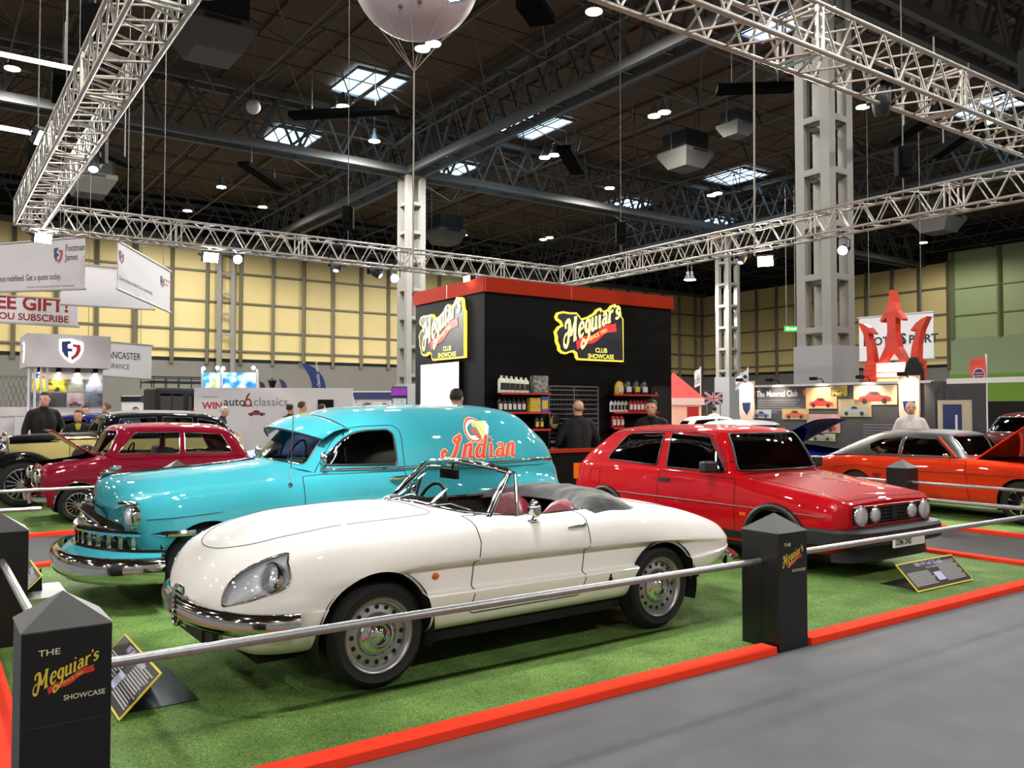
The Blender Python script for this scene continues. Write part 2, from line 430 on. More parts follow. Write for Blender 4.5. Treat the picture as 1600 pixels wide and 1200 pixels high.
turf(U0 + .1, 6.7, 12.2, 18.3, 'green artificial turf under the maroon car and cream vintage car')
turf(11.35, 15.7, V0 + .1, V1 - .1, 'green artificial turf under the orange coupe')
turf(11.35, 15.7, 12.2, 18.3, 'green artificial turf under the dark blue car')
# dark carpet of the cross aisles
b = MB()
for a in ((U1, 11.22, V0, 18.4), (U0 - .05, U1, V1, 12.1), (11.22, 15.7, V1, 12.1)):
    b.add([tuple(uv(u, v, .006)) for u, v in ((a[0], a[2]), (a[1], a[2]), (a[1], a[3]), (a[0], a[3]))], [(0, 1, 2, 3)])
struct(b.build('floor_carpet', m_aisle))
def edging(a, b_, label):
    """a painted timber strip 0.13 wide and 0.05 high between two corners of its outer line"""
    (x0, y0), (x1, y1) = a, b_
    m = MB(); m.M = Matrix.Rotation(AU, 4, 'Z'); m.box((min(x0, x1), min(y0, y1), 0), (max(x0, x1), max(y0, y1), .05))
    o = m.build('platform_edging', m_red); bev(o, .004); tag(o, label, 'edging', 'red platform edging strips')
def bev(o, w, seg=2):
    md = o.modifiers.new('bevel', 'BEVEL'); md.width = w; md.segments = seg; md.limit_method = 'ANGLE'
w = .13; PG = .31
edging((U0 + PG + .02, V0), (4.615, V0 + w), 'red edging strip along the floor in front of the white car')
edging((4.985, V0), (U1 - .32, V0 + w), 'red edging strip right of the centre post')
edging((U0, V0 + .33), (U0 + w, 6.55), 'red edging strip at the left of the nearest post')
edging((U1 - w, V0 + .33), (U1, V1 - .0), 'red edging strip behind the red hatchback sign, beside the aisle')
edging((U0 + w, V1 - w), (U1 - w, V1), 'red edging strip behind the turquoise van')
edging((U0, 12.1), (6.8, 12.1 + w), 'red edging strip in front of the maroon car')
edging((11.22, V0), (11.22 + w, V1), 'red edging strip in front of the orange coupe')
# ---------------------------------------------------------------- posts
m_post = mat('post_laminate', (.055, .055, .058), .38); m_cap = mat('post_cap', (.25, .25, .245), .55)
m_gold = mat('gold_print', (.86, .74, .25), .5); m_white_print = mat('cream_print', (.86, .82, .68), .5); m_ribbon = mat('red_print', (.80, .20, .14), .5)
PW, PH = .305, .78
# brush-lettered word for the stand's logo: strokes (x, y, half width) on a unit em, heavy stems and fine links
STROKES = {
 'M': (1.22, [[(.02, .88, .05), (-.1, .84, .05), (-.12, .70, .04), (-.02, .68, .03)], [(.0, .9, .05), (.22, .88, .07), (.26, .5, .08), (.2, .05, .07), (.06, -.12, .05), (-.1, -.02, .04)],
            [(.26, .9, .07), (.50, .25, .08)], [(.52, .25, .05), (.84, .9, .04)], [(.86, .95, .09), (.86, .02, .10)], [(.72, .93, .04), (1.02, .93, .04)], [(.74, .0, .04), (1.06, .03, .04)], [(.12, .42, .03), (-.14, .34, .03), (-.22, .1, .035), (-.08, -.12, .035)]]),
 'e': (.62, [[(.12, .33, .03), (.46, .38, .03), (.46, .56, .05), (.30, .64, .04), (.12, .5, .08), (.08, .28, .09), (.16, .06, .06), (.34, .0, .04), (.52, .12, .03)]]),
 'g': (.66, [[(.46, .6, .03), (.28, .64, .04), (.12, .5, .08), (.12, .25, .09), (.28, .08, .04), (.44, .2, .05)], [(.48, .64, .08), (.48, -.12, .08), (.34, -.34, .05), (.1, -.32, .05), (-.14, -.2, .04), (-.26, -.4, .05), (-.1, -.56, .05), (.3, -.42, .04)]]),
 'u': (.70, [[(.12, .64, .08), (.12, .16, .09), (.24, .02, .05), (.44, .14, .04)], [(.5, .64, .08), (.5, .04, .09)], [(.02, .63, .035), (.2, .63, .035)], [(.38, .63, .035), (.58, .63, .035)], [(.46, .02, .035), (.66, .05, .035)]]),
 'i': (.42, [[(.18, .64, .08), (.18, .04, .09)], [(.17, .86, .085), (.23, .92, .085)], [(.06, .63, .035), (.26, .63, .035)], [(.08, .01, .035), (.36, .02, .035)]]),
 'a': (.66, [[(.12, .54, .06), (.28, .64, .04), (.44, .54, .07), (.46, .04, .09)], [(.44, .38, .03), (.2, .34, .06), (.1, .16, .08), (.22, .02, .05), (.42, .14, .03)], [(.44, .02, .035), (.62, .06, .035)]]),
 'r': (.56, [[(.14, .64, .08), (.14, .02, .09)], [(.02, .63, .035), (.2, .63, .035)], [(.04, .0, .035), (.3, .0, .035)], [(.2, .48, .03), (.34, .64, .05), (.5, .58, .07)]]),
 "'": (.2, [[(.1, 1.0, .07), (.06, .76, .03)]]),
 's': (.56, [[(.46, .54, .05), (.3, .66, .04), (.12, .54, .07), (.2, .38, .08), (.4, .26, .09), (.42, .08, .07), (.24, -.02, .04), (.06, .1, .06)]]),
 'I': (.8, [[(.66, 1.08, .05), (.42, .98, .05), (.3, .82, .07), (.52, .74, .07), (.66, .9, .05), (.6, 1.1, .05), (.46, .5, .10), (.3, .1, .10), (.06, -.04, .08), (-.2, .0, .07), (-.34, .2, .07), (-.22, .36, .08), (-.08, .24, .05)]]),
 'n': (.72, [[(.16, .64, .09), (.04, .0, .10)], [(.1, .36, .04), (.3, .62, .06), (.46, .56, .09), (.40, .1, .10), (.58, .04, .05)]]),
 'd': (.72, [[(.46, .56, .05), (.26, .62, .06), (.08, .36, .09), (.1, .08, .09), (.28, .04, .05), (.44, .3, .05)], [(.62, 1.08, .09), (.44, .1, .10), (.6, .03, .05)]]),
}
def spline2(pts, n=6):
    out = []
    for i in range(len(pts) - 1):
        p0 = pts[max(i - 1, 0)]; p1 = pts[i]; p2 = pts[i + 1]; p3 = pts[min(i + 2, len(pts) - 1)]
        for k in range(n):
            t = k / n
            out.append(tuple(.5 * (2 * b + (c - a) * t + (2 * a - 5 * b + 4 * c - d) * t * t + (3 * b - a - 3 * c + d) * t ** 3) for a, b, c, d in zip(p0, p1, p2, p3)))
    out.append(pts[-1]); return out
def script(b, word, o, ax, ay, size, mi, lift=.002, warp=None, fat=0.0, italic=0.0, alt=None):
    o = Vector(o); ax = Vector(ax).normalized(); ay = Vector(ay).normalized(); nn = ax.cross(ay); pen = 0; kk = 0
    for ch in word:
        if ch == ' ': pen += .4; continue
        adv, ss = STROKES[ch]
        for st in ss:
            P = spline2(st) if len(st) > 2 else st; L = []; R = []
            for i, (x, y, w) in enumerate(P):
                a = P[max(i - 1, 0)]; c = P[min(i + 1, len(P) - 1)]; dx, dy = c[0] - a[0], c[1] - a[1]; n = math.hypot(dx, dy) or 1
                w = max(w, .03) + fat
                ex = 0
                L.append((x - dy / n * w, y + dx / n * w)); R.append((x + dy / n * w, y - dx / n * w))
            vs = []
            kk += 1
            for (x, y) in L + R:
                X, Y = (pen + x + italic * y), y
                if warp: X, Y = warp(X, Y)
                vs.append(o + ax * X * size + ay * Y * size + nn * (lift + kk * .00004))
            n = len(L)
            b.add(vs, [(i, n + i, n + i + 1, i + 1) for i in range(n - 1)], mi)
        pen += adv
    return pen
def logo(b, o, ax, ay, w, mi_gold, mi_red, mi_txt, lift=.002, fat=0.0):
    """the rising brush word over a waving ribbon; w is its full width"""
    s = w / 5.9
    def rise(x, y): return x + .22 + .10 * y, y * (1.95 - .14 * x) + .44 * x
    ax = Vector(ax).normalized(); ay = Vector(ay).normalized(); o = Vector(o)
    rib = []; top = []; 
    for k in range(17):
        t = k / 16; x = 1.35 + 4.1 * t; y = -.98 + .44 * x + .13 * math.sin(t * 11); rib.append((x, y)); top.append((x - .12, y + .62))
    nn = ax.cross(ay)
    vs = [o + ax * (x * s) + ay * (y * s) + nn * lift * .5 for x, y in rib + top]; n = len(rib)
    b.add(vs, [(i, i + 1, n + i + 1, n + i) for i in range(n - 1)], mi_red)
    script(b, "Meguiar's", o, ax, ay, s, mi_gold, lift, rise, fat)
    an = math.atan(.46); tx = ax * math.cos(an) + ay * math.sin(an); ty = -ax * math.sin(an) + ay * math.cos(an)
    b.text('SINCE 1901', o + ax * (2.6 * s) + ay * (.36 * s), tx, ty, .42 * s, mi_txt, bold=.01, lift=lift * 1.2)
def post_mesh():
    b = MB(); h = PW / 2; b.box((-h, -h, .0), (h, h, PH))
    return b
def post(u, v, label, front=True, side=False, first=[]):
    """u, v: the corner nearest the camera"""
    r = thing('barrier_post', label, 'post', uv(u + PW / 2, v + PW / 2), AU, 'black barrier posts around the show stand')
    o = post_mesh().build('shaft', m_post, r); bev(o, .004)
    h = PW / 2 + .004
    c = MB(); c.add([(-h, -h, PH + .001), (h, -h, PH + .001), (h, h, PH + .001), (-h, h, PH + .001), (0, 0, PH + .115)], [(0, 1, 4), (1, 2, 4), (2, 3, 4), (3, 0, 4), (3, 2, 1, 0)])
    c.build('pyramid_cap', m_cap, r)
    def face(ox, ax, name):
        l = MB(); ox = Vector(ox); up = Vector((0, 0, 1)); ax = Vector(ax)
        l.text('THE', ox + ax * .055 + up * .69, ax, up, .032, 2, bold=.01, sx=1.25, lift=.0015)
        logo(l, ox + ax * .040 + up * .56, ax, up, .222, 0, 1, 0, .0015, .015)
        l.text('SHOWCASE', ox + ax * .140 + up * .515, ax, up, .027, 2, bold=.01, sx=.98, lift=.0015)
        l.build('printed_logo', [m_gold, m_ribbon, m_white_print], r)
        p = MB(); nn = ax.cross(up)
        a = [ox + ax * x + up * z + nn * .0008 for x, z in ((.004, .43), (PW - .03, .43), (PW - .03, .433), (.004, .433))]
        p.add(a, [(0, 1, 2, 3)]); p.build('panel_seam', mat('seam', (.2, .2, .2), .4), r)
    if front: face((-PW / 2, -PW / 2 - .0005, 0), (1, 0, 0), 'front')
    return r
post(.32, 3.572, 'black pyramid-topped post nearest the camera at the lower left corner')
post(4.65, 3.572, 'black pyramid-topped post at the centre of the front edging')
post(.32, 6.59, 'black pyramid-topped post cut off at the left edge', front=False)
post(11.27, 6.5, 'black post between the red hatchback and the orange coupe', front=False)
post(2.82, 12.25, 'black post mostly hidden behind the turquoise van bonnet', front=False)
post(9.0, 3.572, 'black post past the right end of the front edging')
post(.32, 12.12, 'black post beside the maroon car at the left', front=False)
m_rail = mat('scaffold_tube', (.66, .66, .67), .36, .85, noise=(30, .12), bump=(60, .1, .002))
def rail(a, b_, label):
    m = MB(); m.tube([uv(*a), uv(*b_)], .0215, 16); o = m.build('barrier_rail', m_rail, None, 50); tag(o, label, 'rail', 'steel tubes between the posts')
rail((.60, 3.724, .585), (4.68, 3.724, .58), 'steel tube crossing in front of the white convertible')
rail((4.93, 3.724, .60), (9.03, 3.724, .60), 'steel tube crossing in front of the red hatchback')
rail((.472, 3.85, .585), (.472, 6.62, .585), 'steel tube between the two posts at the left edge')
rail((.60, 12.27, .58), (3.02, 12.27, .58), 'farther steel tube in front of the maroon car')
rail((-1.2, 9.95, .58), (1.05, 9.95, .58), 'nearer steel tube ending behind the turquoise van')
rail((9.15, 3.85, .6), (9.15, 9.6, .6), 'steel tube along the aisle behind the red hatchback')
rail((11.42, 3.9, .58), (11.42, 6.53, .58), 'steel tube in front of the orange coupe, right of its post')
rail((11.42, 6.78, .58), (11.42, 9.6, .58), 'steel tube in front of the orange coupe, left of its post')
# ================================================================ lighting rig
m_alu = mat('truss_aluminium', (.74, .72, .69), .38, .75)
RU0, RU1, RV0, RV1, RZ, RS = 1.55, 13.9, 4.85, 17.5, 5.1, .44
def truss(p, q, label, pitch=.5):
    p = Vector(p); q = Vector(q); d = q - p; L = d.length; d.normalize(); s = Vector((-d.y, d.x, 0)); up = Vector((0, 0, 1)); h = RS / 2
    r = thing('lighting_truss', label, 'truss', p, 0, 'aluminium box trusses over the stand')
    cor = [s * a * h + up * b * h for a, b in ((-1, -1), (1, -1), (1, 1), (-1, 1))]
    for c in cor:
        m = MB(); m.bar(c, d * L + c, .052, n=8); m.build('chord', m_alu, r, 50)
    n = int(L / pitch); m = MB(); P = L / n
    for k in range(n):
        for i in range(4):
            a, b_ = cor[i], cor[(i + 1) % 4]
            m.bar(d * (k * P) + a, d * ((k + .5) * P) + b_, .026, n=5, cap=False); m.bar(d * ((k + .5) * P) + b_, d * ((k + 1) * P) + a, .026, n=5, cap=False)
        if k % 5 == 0:
            for i in range(4):
                for o in (-.045, .045): m.bar(d * (k * P + o) + cor[i], d * (k * P + o) + cor[(i + 1) % 4], .034, n=5, cap=False)
    m.build('bracing', m_alu, r)
    return r
e = RS / 2 + .03
truss(uv(RU0, RV1, RZ), uv(RU1, RV1, RZ), 'long box truss sloping across the left, ending over the black booth')
truss(uv(RU1, RV1 - e, RZ), uv(RU1, RV0 + e, RZ), 'box truss running from over the booth out to the right')
truss(uv(RU0, RV1 - e, RZ), uv(RU0, RV0 + e, RZ), 'steep box truss at the upper left corner')
truss(uv(RU0, RV0, RZ), uv(RU1, RV0, RZ), 'box truss crossing the upper right corner')
# hanging lines of the rig
m_cable = mat('steel_cable', (.42, .42, .42), .5); m_chain = mat('hoist_body', (.025, .025, .028), .8, spec=.1)
for u, v, nm in ((RU0, 16.0, 'hoist at the far end of the steep left truss'), (7.8, RV1, 'hoist at the middle of the long left truss'), (RU1, 15.2, 'hoist near the corner over the booth'), (RU1, 8.0, 'hoist over the right truss'), (11.4, RV0, 'black hoist hanging over the upper right truss'), (RU0, 10.4, 'black hoist beside the steep left truss')):
    r = thing('chain_hoist', nm, 'hoist', uv(u, v, RZ + RS / 2 + .03))
    m = MB(); m.bar((0, 0, 0), (0, 0, 8.0), .02, n=5); m.build('chain', m_cable, r)
    m = MB(); m.box((-.12, -.1, .28), (.12, .1, .8)); m.box((-.07, -.14, .4), (.07, .14, .72)); o = m.build('motor', m_chain, r); bev(o, .02)
    m = MB(); m.box((-.28, -.03, -.02), (.28, .03, .05)); m.build('hook_clamp', m_chain, r)
m_flood = mat('flood_lens', (1, 1, 1), emit=(.95, 1, .95, 60)); m_warm = mat('warm_lens', (1, .9, .8), emit=(1, .80, .56, 60)); m_par = mat('par_lens', (1, 1, 1), emit=(.9, .93, 1, 25))
m_body = mat('lamp_body', (.03, .03, .033), .6, spec=.2)
def aim(r, d): 
    return Vector(d).normalized().to_track_quat('-Z', 'Y').to_matrix().to_4x4()
def flood(p, d, label, lens, e=0, col=(1, 1, .96), s=1.0, target=None, ang=110):
    r = thing('flood_light', label, 'light', p, 0); R = aim(r, d)
    m = MB(); m.M = R; m.box((-.2 * s, -.14 * s, -.02), (.2 * s, .14 * s, .12)); m.box((-.12 * s, -.1 * s, .12), (.12 * s, .1 * s, .2)); o = m.build('housing', m_body, r); bev(o, .015)
    m = MB(); m.M = R; m.box((-.18 * s, -.12 * s, -.028), (.18 * s, .12 * s, -.021)); m.build('lens', lens, r)
    m = MB(); m.tube([(-.21 * s, 0, .08), (-.21 * s, 0, .3), (.21 * s, 0, .3), (.21 * s, 0, .08)], .012, 6); m.M = R
    y = MB(); y.M = R; y.tube([(-.21 * s, 0, .06), (-.23 * s, 0, .3), (.23 * s, 0, .3), (.21 * s, 0, .06)], .012, 6); y.build('yoke', m_body, r)
    if e: lamp('SPOT', Vector(p) + Vector(d).normalized() * .06, Vector(p) + Vector(d).normalized() * 3, e * .8, col, .16, ang, .8)
    return r
def parcan(p, d, label, e=0, lens=None, ang=50, col=(1, .98, .96)):
    r = thing('par_can', label, 'light', p, 0, 'par can lights clamped to the trusses'); R = aim(r, d)
    m = MB(); m.M = R; m.lathe([(.04, .24), (.07, .2), (.1, .1), (.1, -.1), (.105, -.1)], 16); m.build('can', m_body, r, 40)
    m = MB(); m.M = R; m.lathe([(0, -.085), (.093, -.085)], 16); m.build('lens', lens or m_par, r)
    m = MB(); m.tube([(-.13, 0, 0), (-.13, 0, .2), (0, 0, .26), (.13, 0, .2), (.13, 0, 0)], .01, 6); m.bar((0, 0, .25), (0, 0, .42), .05, n=6); m.build('yoke', m_body, r)
    if e: lamp('SPOT', Vector(p) + Vector(d).normalized() * .12, Vector(p) + Vector(d).normalized() * 3, e * .85, col, .09, ang, .5)
    return r
def moving_head(p, d, label, s=1.0, lens=None):
    r = thing('moving_head_light', label, 'light', p, 0, 'moving head lights under the trusses'); R = aim(r, d)
    m = MB(); m.box((-.2 * s, -.17 * s, .34 * s), (.2 * s, .17 * s, .52 * s)); o = m.build('base', m_body, r); bev(o, .03)
    m = MB()
    for sx in (-1, 1):
        m.box((sx * .2 * s - .035 * s, -.08 * s, -.08 * s), (sx * .2 * s + .035 * s, .08 * s, .3 * s))
    m.box((-.23 * s, -.09 * s, .27 * s), (.23 * s, .09 * s, .34 * s)); o = m.build('arm', m_body, r); bev(o, .02)
    m = MB(); m.M = R; m.lathe([(0, .25), (.09, .24), (.145, .12), (.15, -.05), (.12, -.22), (.1, -.25), (.085, -.25)], 20)
    m.v = [(x * s, y * s, z * s) for x, y, z in m.v]; m.build('head', m_head, r, 40)
    m = MB(); m.M = R; m.lathe([(0, -.24), (.085, -.245)], 16); m.v = [(x * s, y * s, z * s) for x, y, z in m.v]; m.build('lens', lens or m_glassy, r)
    return r
m_head = mat('lamp_head', (.16, .16, .165), .4); m_glassy = mat('lamp_glass', (.75, .8, .9), .05, .3, emit=(.9, .95, 1, 1.5))
dn = Vector((0, 0, -1)); ctr = uv(4.8, 6.2, .6)
def hang(u, v, dz=.0): return uv(u, v, RZ - RS / 2 - .38 + dz)
# visible floods (each with its own light)
p = at(67, 371, uv(2.3, RV1).y); flood(p, ctr - p, 'dazzling flood light beside the white hanging banner', m_flood, 1500, s=.8)
p = at(329, 402, uv(5.2, RV1).y); flood(p, ctr - p, 'white flood light under the long left truss, second from the corner', m_flood, 1200, s=.8)
p = at(74, 218, uv(RU0, 13.6).y); flood(p, ctr - p + Vector((0, 0, -2)), 'tilted flood light on the outer side of the steep left truss', m_flood, 700, s=.9)
p = at(1196, 408, uv(RU1, 12.9).y); flood(p, ctr - p, 'warm round flood light in front of the right truss', m_warm, 1300, (1, .86, .68), s=.9)
# par cans
for (px, py), (u, v), lab in [((370, 404), (5.9, RV1), 'par can under the long left truss beside the white flood'), ((616, 434), (8.7, RV1), 'par can under the long left truss in front of the lattice column'),
                              ((1318, 390), (RU1, 10.9), 'par can in front of the nearest lattice column')]:
    p = at(px, py, uv(u, v).y); parcan(p, ctr - p, lab, 900)
for px, py, d, aimto, lab, s, ln in [(146, 250, 14.2, (.3, -.6, -1), 'grey moving head light under the steep left truss', .95, None), (526, 412, 19.2, (0, -.5, -1), 'black moving head light under the middle of the left truss', .8, None),
                                     (586, 424, 20.0, (.7, -.3, -.6), 'tilted moving head light right of the middle of the left truss', .8, None), (1376, 158, 9.0, (.15, .2, -1), 'big black moving head light at the upper right', .62, m_body),
                                     (1160, 400, 18.6, (-.4, -.4, -1), 'moving head light left of the warm flood', .75, None)]:
    moving_head(at(px, py, d), aimto, lab, s, ln)
# par cans added on the trusses, out of view, to light the cars
k = 0
for u, v, t, e in [(RU1, 5.85, (7.8, 6.4), 500), (RU1, 5.45, (13.0, 6.5), 800), (RU0, 5.8, (2.6, 6.6), 500), (RU0, 5.4, (2.6, 13.8), 900),
                   (1.7, RV0, (2.2, 7.6), 550), (2.0, RV0, (4.6, 7.8), 600), (2.35, RV0, (3.2, 5.0), 350), (2.65, RV0, (7.2, 6.4), 550), (2.95, RV0, (4.4, 5.0), 350), (11.7, RV0, (8.0, 6.6), 450), (12.5, RV0, (8.2, 8.2), 400), (13.2, RV0, (12.9, 6.0), 600)]:
    p = hang(u, v); parcan(p, uv(*t, .6) - p, ['added par can under the far truss, aimed at the cars', 'added par can out of view under the right truss', 'added par can out of view under the steep left truss', 'added par can out of view under the near truss'][0 if v == RV1 else 1 if u == RU1 else 2 if u == RU0 else 3], e)
# tubes and black radiant panels under the roof
m_tube = mat('strip_light', (1, 1, 1), emit=(1, .98, .92, 5)); m_panel = mat('heater_panel', (.02, .02, .022), .9, spec=.05)
for (a, b_, d, lab) in [((0, 84), (122, 109), 13, 'long bare strip light left of the steep truss, upper'), ((0, 199), (60, 210), 14, 'long bare strip light left of the steep truss, lower')]:
    p, q = at(*a, d), at(*b_, d + 1.0); m = MB(); m.tube([p, q], .04, 8); o = m.build('strip_light', m_tube, None, 50); tag(o, lab, 'light')
def dark_panel(a, b_, z, w, lab, sl=0):
    p, q = atz(*a, z), atz(*b_, z)
    if p.y > 60 or q.y > 60: 
        p, q = at(*a, 40), at(*b_, 44)
    r = thing('radiant_heater', lab, 'heater', (p + q) / 2, 0, 'black radiant heater panels under the roof'); c = (p + q) / 2
    m = MB(); m.bar(p - c, q - c, w, .18); o = m.build('panel', m_panel, r)
    for t in (.2, .8): m = MB(); m.bar(p.lerp(q, t) - c, p.lerp(q, t) - c + Vector((0, 0, 1.8)), .03); m.build('hanger', m_cable, r)
dark_panel((455, 181), (620, 171), 11.6, .5, 'long black radiant heater under the largest skylight')
dark_panel((880, 230), (903, 270), 12.0, .6, 'black radiant heater right of the balloon rope')
dark_panel((1120, 140), (1240, 136), 11.0, .5, 'radiant heater left of the nearest lattice column')
dark_panel((380, 255), (440, 295), 11.6, .5, 'black radiant heater below the left skylight')
dark_panel((826, 2), (848, 34), 10.5, .6, 'black radiant heater cut off by the top of the picture')
dark_panel((1398, 218), (1478, 165), 8.5, .34, 'black radiant heater below the upper right truss, left one')
dark_panel((1462, 243), (1530, 195), 8.8, .3, 'black radiant heater below the upper right truss, right one')
dark_panel((150, 232), (205, 258), 9.0, .3, 'black radiant heater beside the grey moving head light')
dark_panel((100, 158), (104, 112), 9.2, .55, 'black loudspeaker-like panel left of the steep truss')
# fan heaters
m_fan = mat('fan_heater_case', (.36, .35, .33), .7); m_fan_dark = mat('fan_heater_hood', (.12, .12, .12), .6)
def fan_heater(px, py, d, w, lab):
    r = thing('fan_heater', lab, 'heater', at(px, py, d), AU, 'fan heaters hanging from the roof')
    m = MB(); h = w / 2
    m.add([(-h, -h, 0), (h, -h, 0), (h, h, 0), (-h, h, 0), (-h * .62, -h * .62, -w * .32), (h * .62, -h * .62, -w * .32), (h * .62, h * .62, -w * .32), (-h * .62, h * .62, -w * .32)],
          [(0, 1, 5, 4), (1, 2, 6, 5), (2, 3, 7, 6), (3, 0, 4, 7), (4, 5, 6, 7)]); m.box((-h, -h, 0), (h, h, w * .1)); m.build('hopper', m_fan, r)
    m = MB(); m.box((-h * .5, -h * 1.01, w * .02), (h * .5, -h * 1.005, w * .08)); m.box((-h * .8, -h * .8, w * .1), (h * .8, h * .8, w * .55)); m.build('fan_box', m_fan_dark, r)
    for sx in (-1, 1): m = MB(); m.bar((sx * h, 0, w * .1), (sx * h, 0, 15.35 - r.location.z), .04); m.build('hanger', m_cable, r)
fan_heater(1071, 245, 36, 1.7, 'boxy fan heater hanging right of centre below the roof'); fan_heater(332, 55, 26, 2.2, 'fan heater with tapered hopper at the top left')
fan_heater(696, 366, 50, 1.9, 'distant fan heater right of the balloon column'); fan_heater(1466, 345, 42, 1.9, 'fan heater above the white lettered banner behind the trident'); fan_heater(1150, 200, 33, 1.1, 'fan heater behind the right centre lamps'); fan_heater(140, 284, 34, 1.8, 'dim fan heater below the steep truss end')
# ---------------------------------------------------------------- balloons
m_ball = mat('balloon_vinyl', (.78, .74, .76), .45, noise=(1.2, .05)); m_rope = mat('rope', (.62, .60, .56), .8)
bc = at(650, -42, 15.2); R = 102 * 15.2 / 1320
r = thing('tethered_balloon', 'huge white balloon cut off by the top of the picture', 'balloon', bc)
m = MB(); m.ball((0, 0, 0), R, 40, 28); m.build('envelope', m_ball, r, 60)
m = MB(); rr = random.Random(5)
for a, e_ in ((-.75, -.62), (.2, -.86), (.62, -.55), (-.28, -.93), (1.1, -.5)):
    dv = Vector((math.sin(a), -math.cos(a), 0)) * math.cos(e_) + Vector((0, 0, math.sin(e_)))
    m.ball(tuple(dv * R * .99), .045, 8, 6)
m.build('patch', mat('balloon_patch', (.40, .33, .36), .6), r)
kn = at(647, 112, 15.2) - bc; m = MB()
for k in range(8):
    t = 2 * PI * k / 8; s = Vector((math.cos(t) * R * .66, math.sin(t) * R * .66, -R * .75)); m.bar(s, kn, .012, n=5)
m.build('bridle', m_rope, r)
foot = at(645, 457, 15.2); m = MB(); m.bar(kn, foot - bc, .03, n=6); m.build('mooring_rope', m_rope, r)
r = thing('small_balloon', 'small white balloon far off below the roof, left of the skylights', 'balloon', at(396, 167, 30)); m = MB(); m.ball((0, 0, 0), .26, 16, 10); m.build('envelope', m_ball, r, 60); m = MB(); m.bar((0, 0, .2), (0, 0, 6), .015); m.build('cord', m_rope, r)
# the cable and its plug hanging through the picture on the right
m = MB(); a = at(1178, 0, 11); b_ = at(1179, 400, 11); m.bar(a, b_, .025, n=6); o = m.build('hanging_cable', m_rope); tag(o, 'long rope hanging down left of the nearest lattice column', 'cable')
# ================================================================ car-building kit
def pchip_eval(x, Y, t):
    """monotone cubic through Y[k] at x[k], evaluated at t; Y is (K, ...)"""
    x = np.asarray(x, float); Y = np.asarray(Y, float); h = np.diff(x); sh = (len(h),) + (1,) * (Y.ndim - 1)
    H = h.reshape(sh); dl = np.diff(Y, axis=0) / H; m = np.zeros_like(Y)
    if len(x) > 2:
        a, b = dl[:-1], dl[1:]; w1 = 2 * H[1:] + H[:-1]; w2 = H[1:] + 2 * H[:-1]
        ok = (a * b) > 0
        with np.errstate(divide='ignore', invalid='ignore'):
            hm = (w1 + w2) / (w1 / np.where(a == 0, 1, a) + w2 / np.where(b == 0, 1, b))
        m[1:-1] = np.where(ok, hm, 0)
        m[0] = 1.5 * dl[0] - .5 * m[1]; m[-1] = 1.5 * dl[-1] - .5 * m[-2]
        m[0] = np.where(m[0] * dl[0] <= 0, 0, np.clip(m[0], -3 * abs(dl[0]), 3 * abs(dl[0]))); m[-1] = np.where(m[-1] * dl[-1] <= 0, 0, np.clip(m[-1], -3 * abs(dl[-1]), 3 * abs(dl[-1])))
    else: m[:] = dl[0]
    i = np.clip(np.searchsorted(x, t, side='right') - 1, 0, len(h) - 1); s = ((t - x[i]) / h[i]).reshape((len(t),) + (1,) * (Y.ndim - 1)); hh = h[i].reshape(s.shape)
    return ((2 * s ** 3 - 3 * s ** 2 + 1) * Y[i] + (s ** 3 - 2 * s ** 2 + s) * hh * m[i] + (-2 * s ** 3 + 3 * s ** 2) * Y[i + 1] + (s ** 3 - s ** 2) * hh * m[i + 1])
def net_surface(st, nx=6, ny=4, mirror=True, ends=(False, False)):
    """st: stations along the car, each a list of (x, y, z) from the sill over the side to the centre line (y >= 0 half)"""
    P = np.array(st, float)
    if mirror:
        Q = P[:, ::-1].copy(); Q[:, :, 1] *= -1
        P = np.concatenate([P, Q[:, 1:]], 1) if abs(P[0, -1, 1]) < 1e-6 else np.concatenate([P, Q], 1)
    def par(A):
        d = np.sqrt((np.diff(A, axis=0) ** 2).sum(2)).mean(1); d = np.maximum(d, 1e-4) ** .8; return np.concatenate([[0], np.cumsum(d)])
    tu = par(P); tv = par(np.swapaxes(P, 0, 1))
    def fine(t, n):
        o = []
        for a, b in zip(t[:-1], t[1:]):
            k = n if (b - a) > .06 else max(1, n // 3)
            o += [a + (b - a) * i / k for i in range(k)]
        return np.array(o + [t[-1]])
    fu, fv = fine(tu, nx), fine(tv, ny)
    A = pchip_eval(tu, P, fu); B = pchip_eval(tv, np.swapaxes(A, 0, 1), fv); B = np.swapaxes(B, 0, 1)
    bm = bmesh.new(); U, V = B.shape[:2]
    g = [[bm.verts.new(B[i, j]) for j in range(V)] for i in range(U)]
    for i in range(U - 1):
        for j in range(V - 1):
            try: bm.faces.new((g[i][j], g[i + 1][j], g[i + 1][j + 1], g[i][j + 1]))
            except ValueError: pass
    for e, k in zip(ends, (0, U - 1)):
        if e:
            try: bm.faces.new(g[k])
            except ValueError: pass
    bmesh.ops.remove_doubles(bm, verts=bm.verts, dist=1e-5)
    bmesh.ops.recalc_face_normals(bm, faces=bm.faces)
    return bm
def _pip(x, y, poly):
    c = False; n = len(poly); j = n - 1
    for i in range(n):
        (xi, yi), (xj, yj) = poly[i], poly[j]
        if (yi > y) != (yj > y) and x < (xj - xi) * (y - yi) / (yj - yi) + xi: c = not c
        j = i
    return c
XZ = (Vector((1, 0, 0)), Vector((0, 0, 1))); XY = (Vector((1, 0, 0)), Vector((0, 1, 0))); YZ = (Vector((0, 1, 0)), Vector((0, 0, 1)))
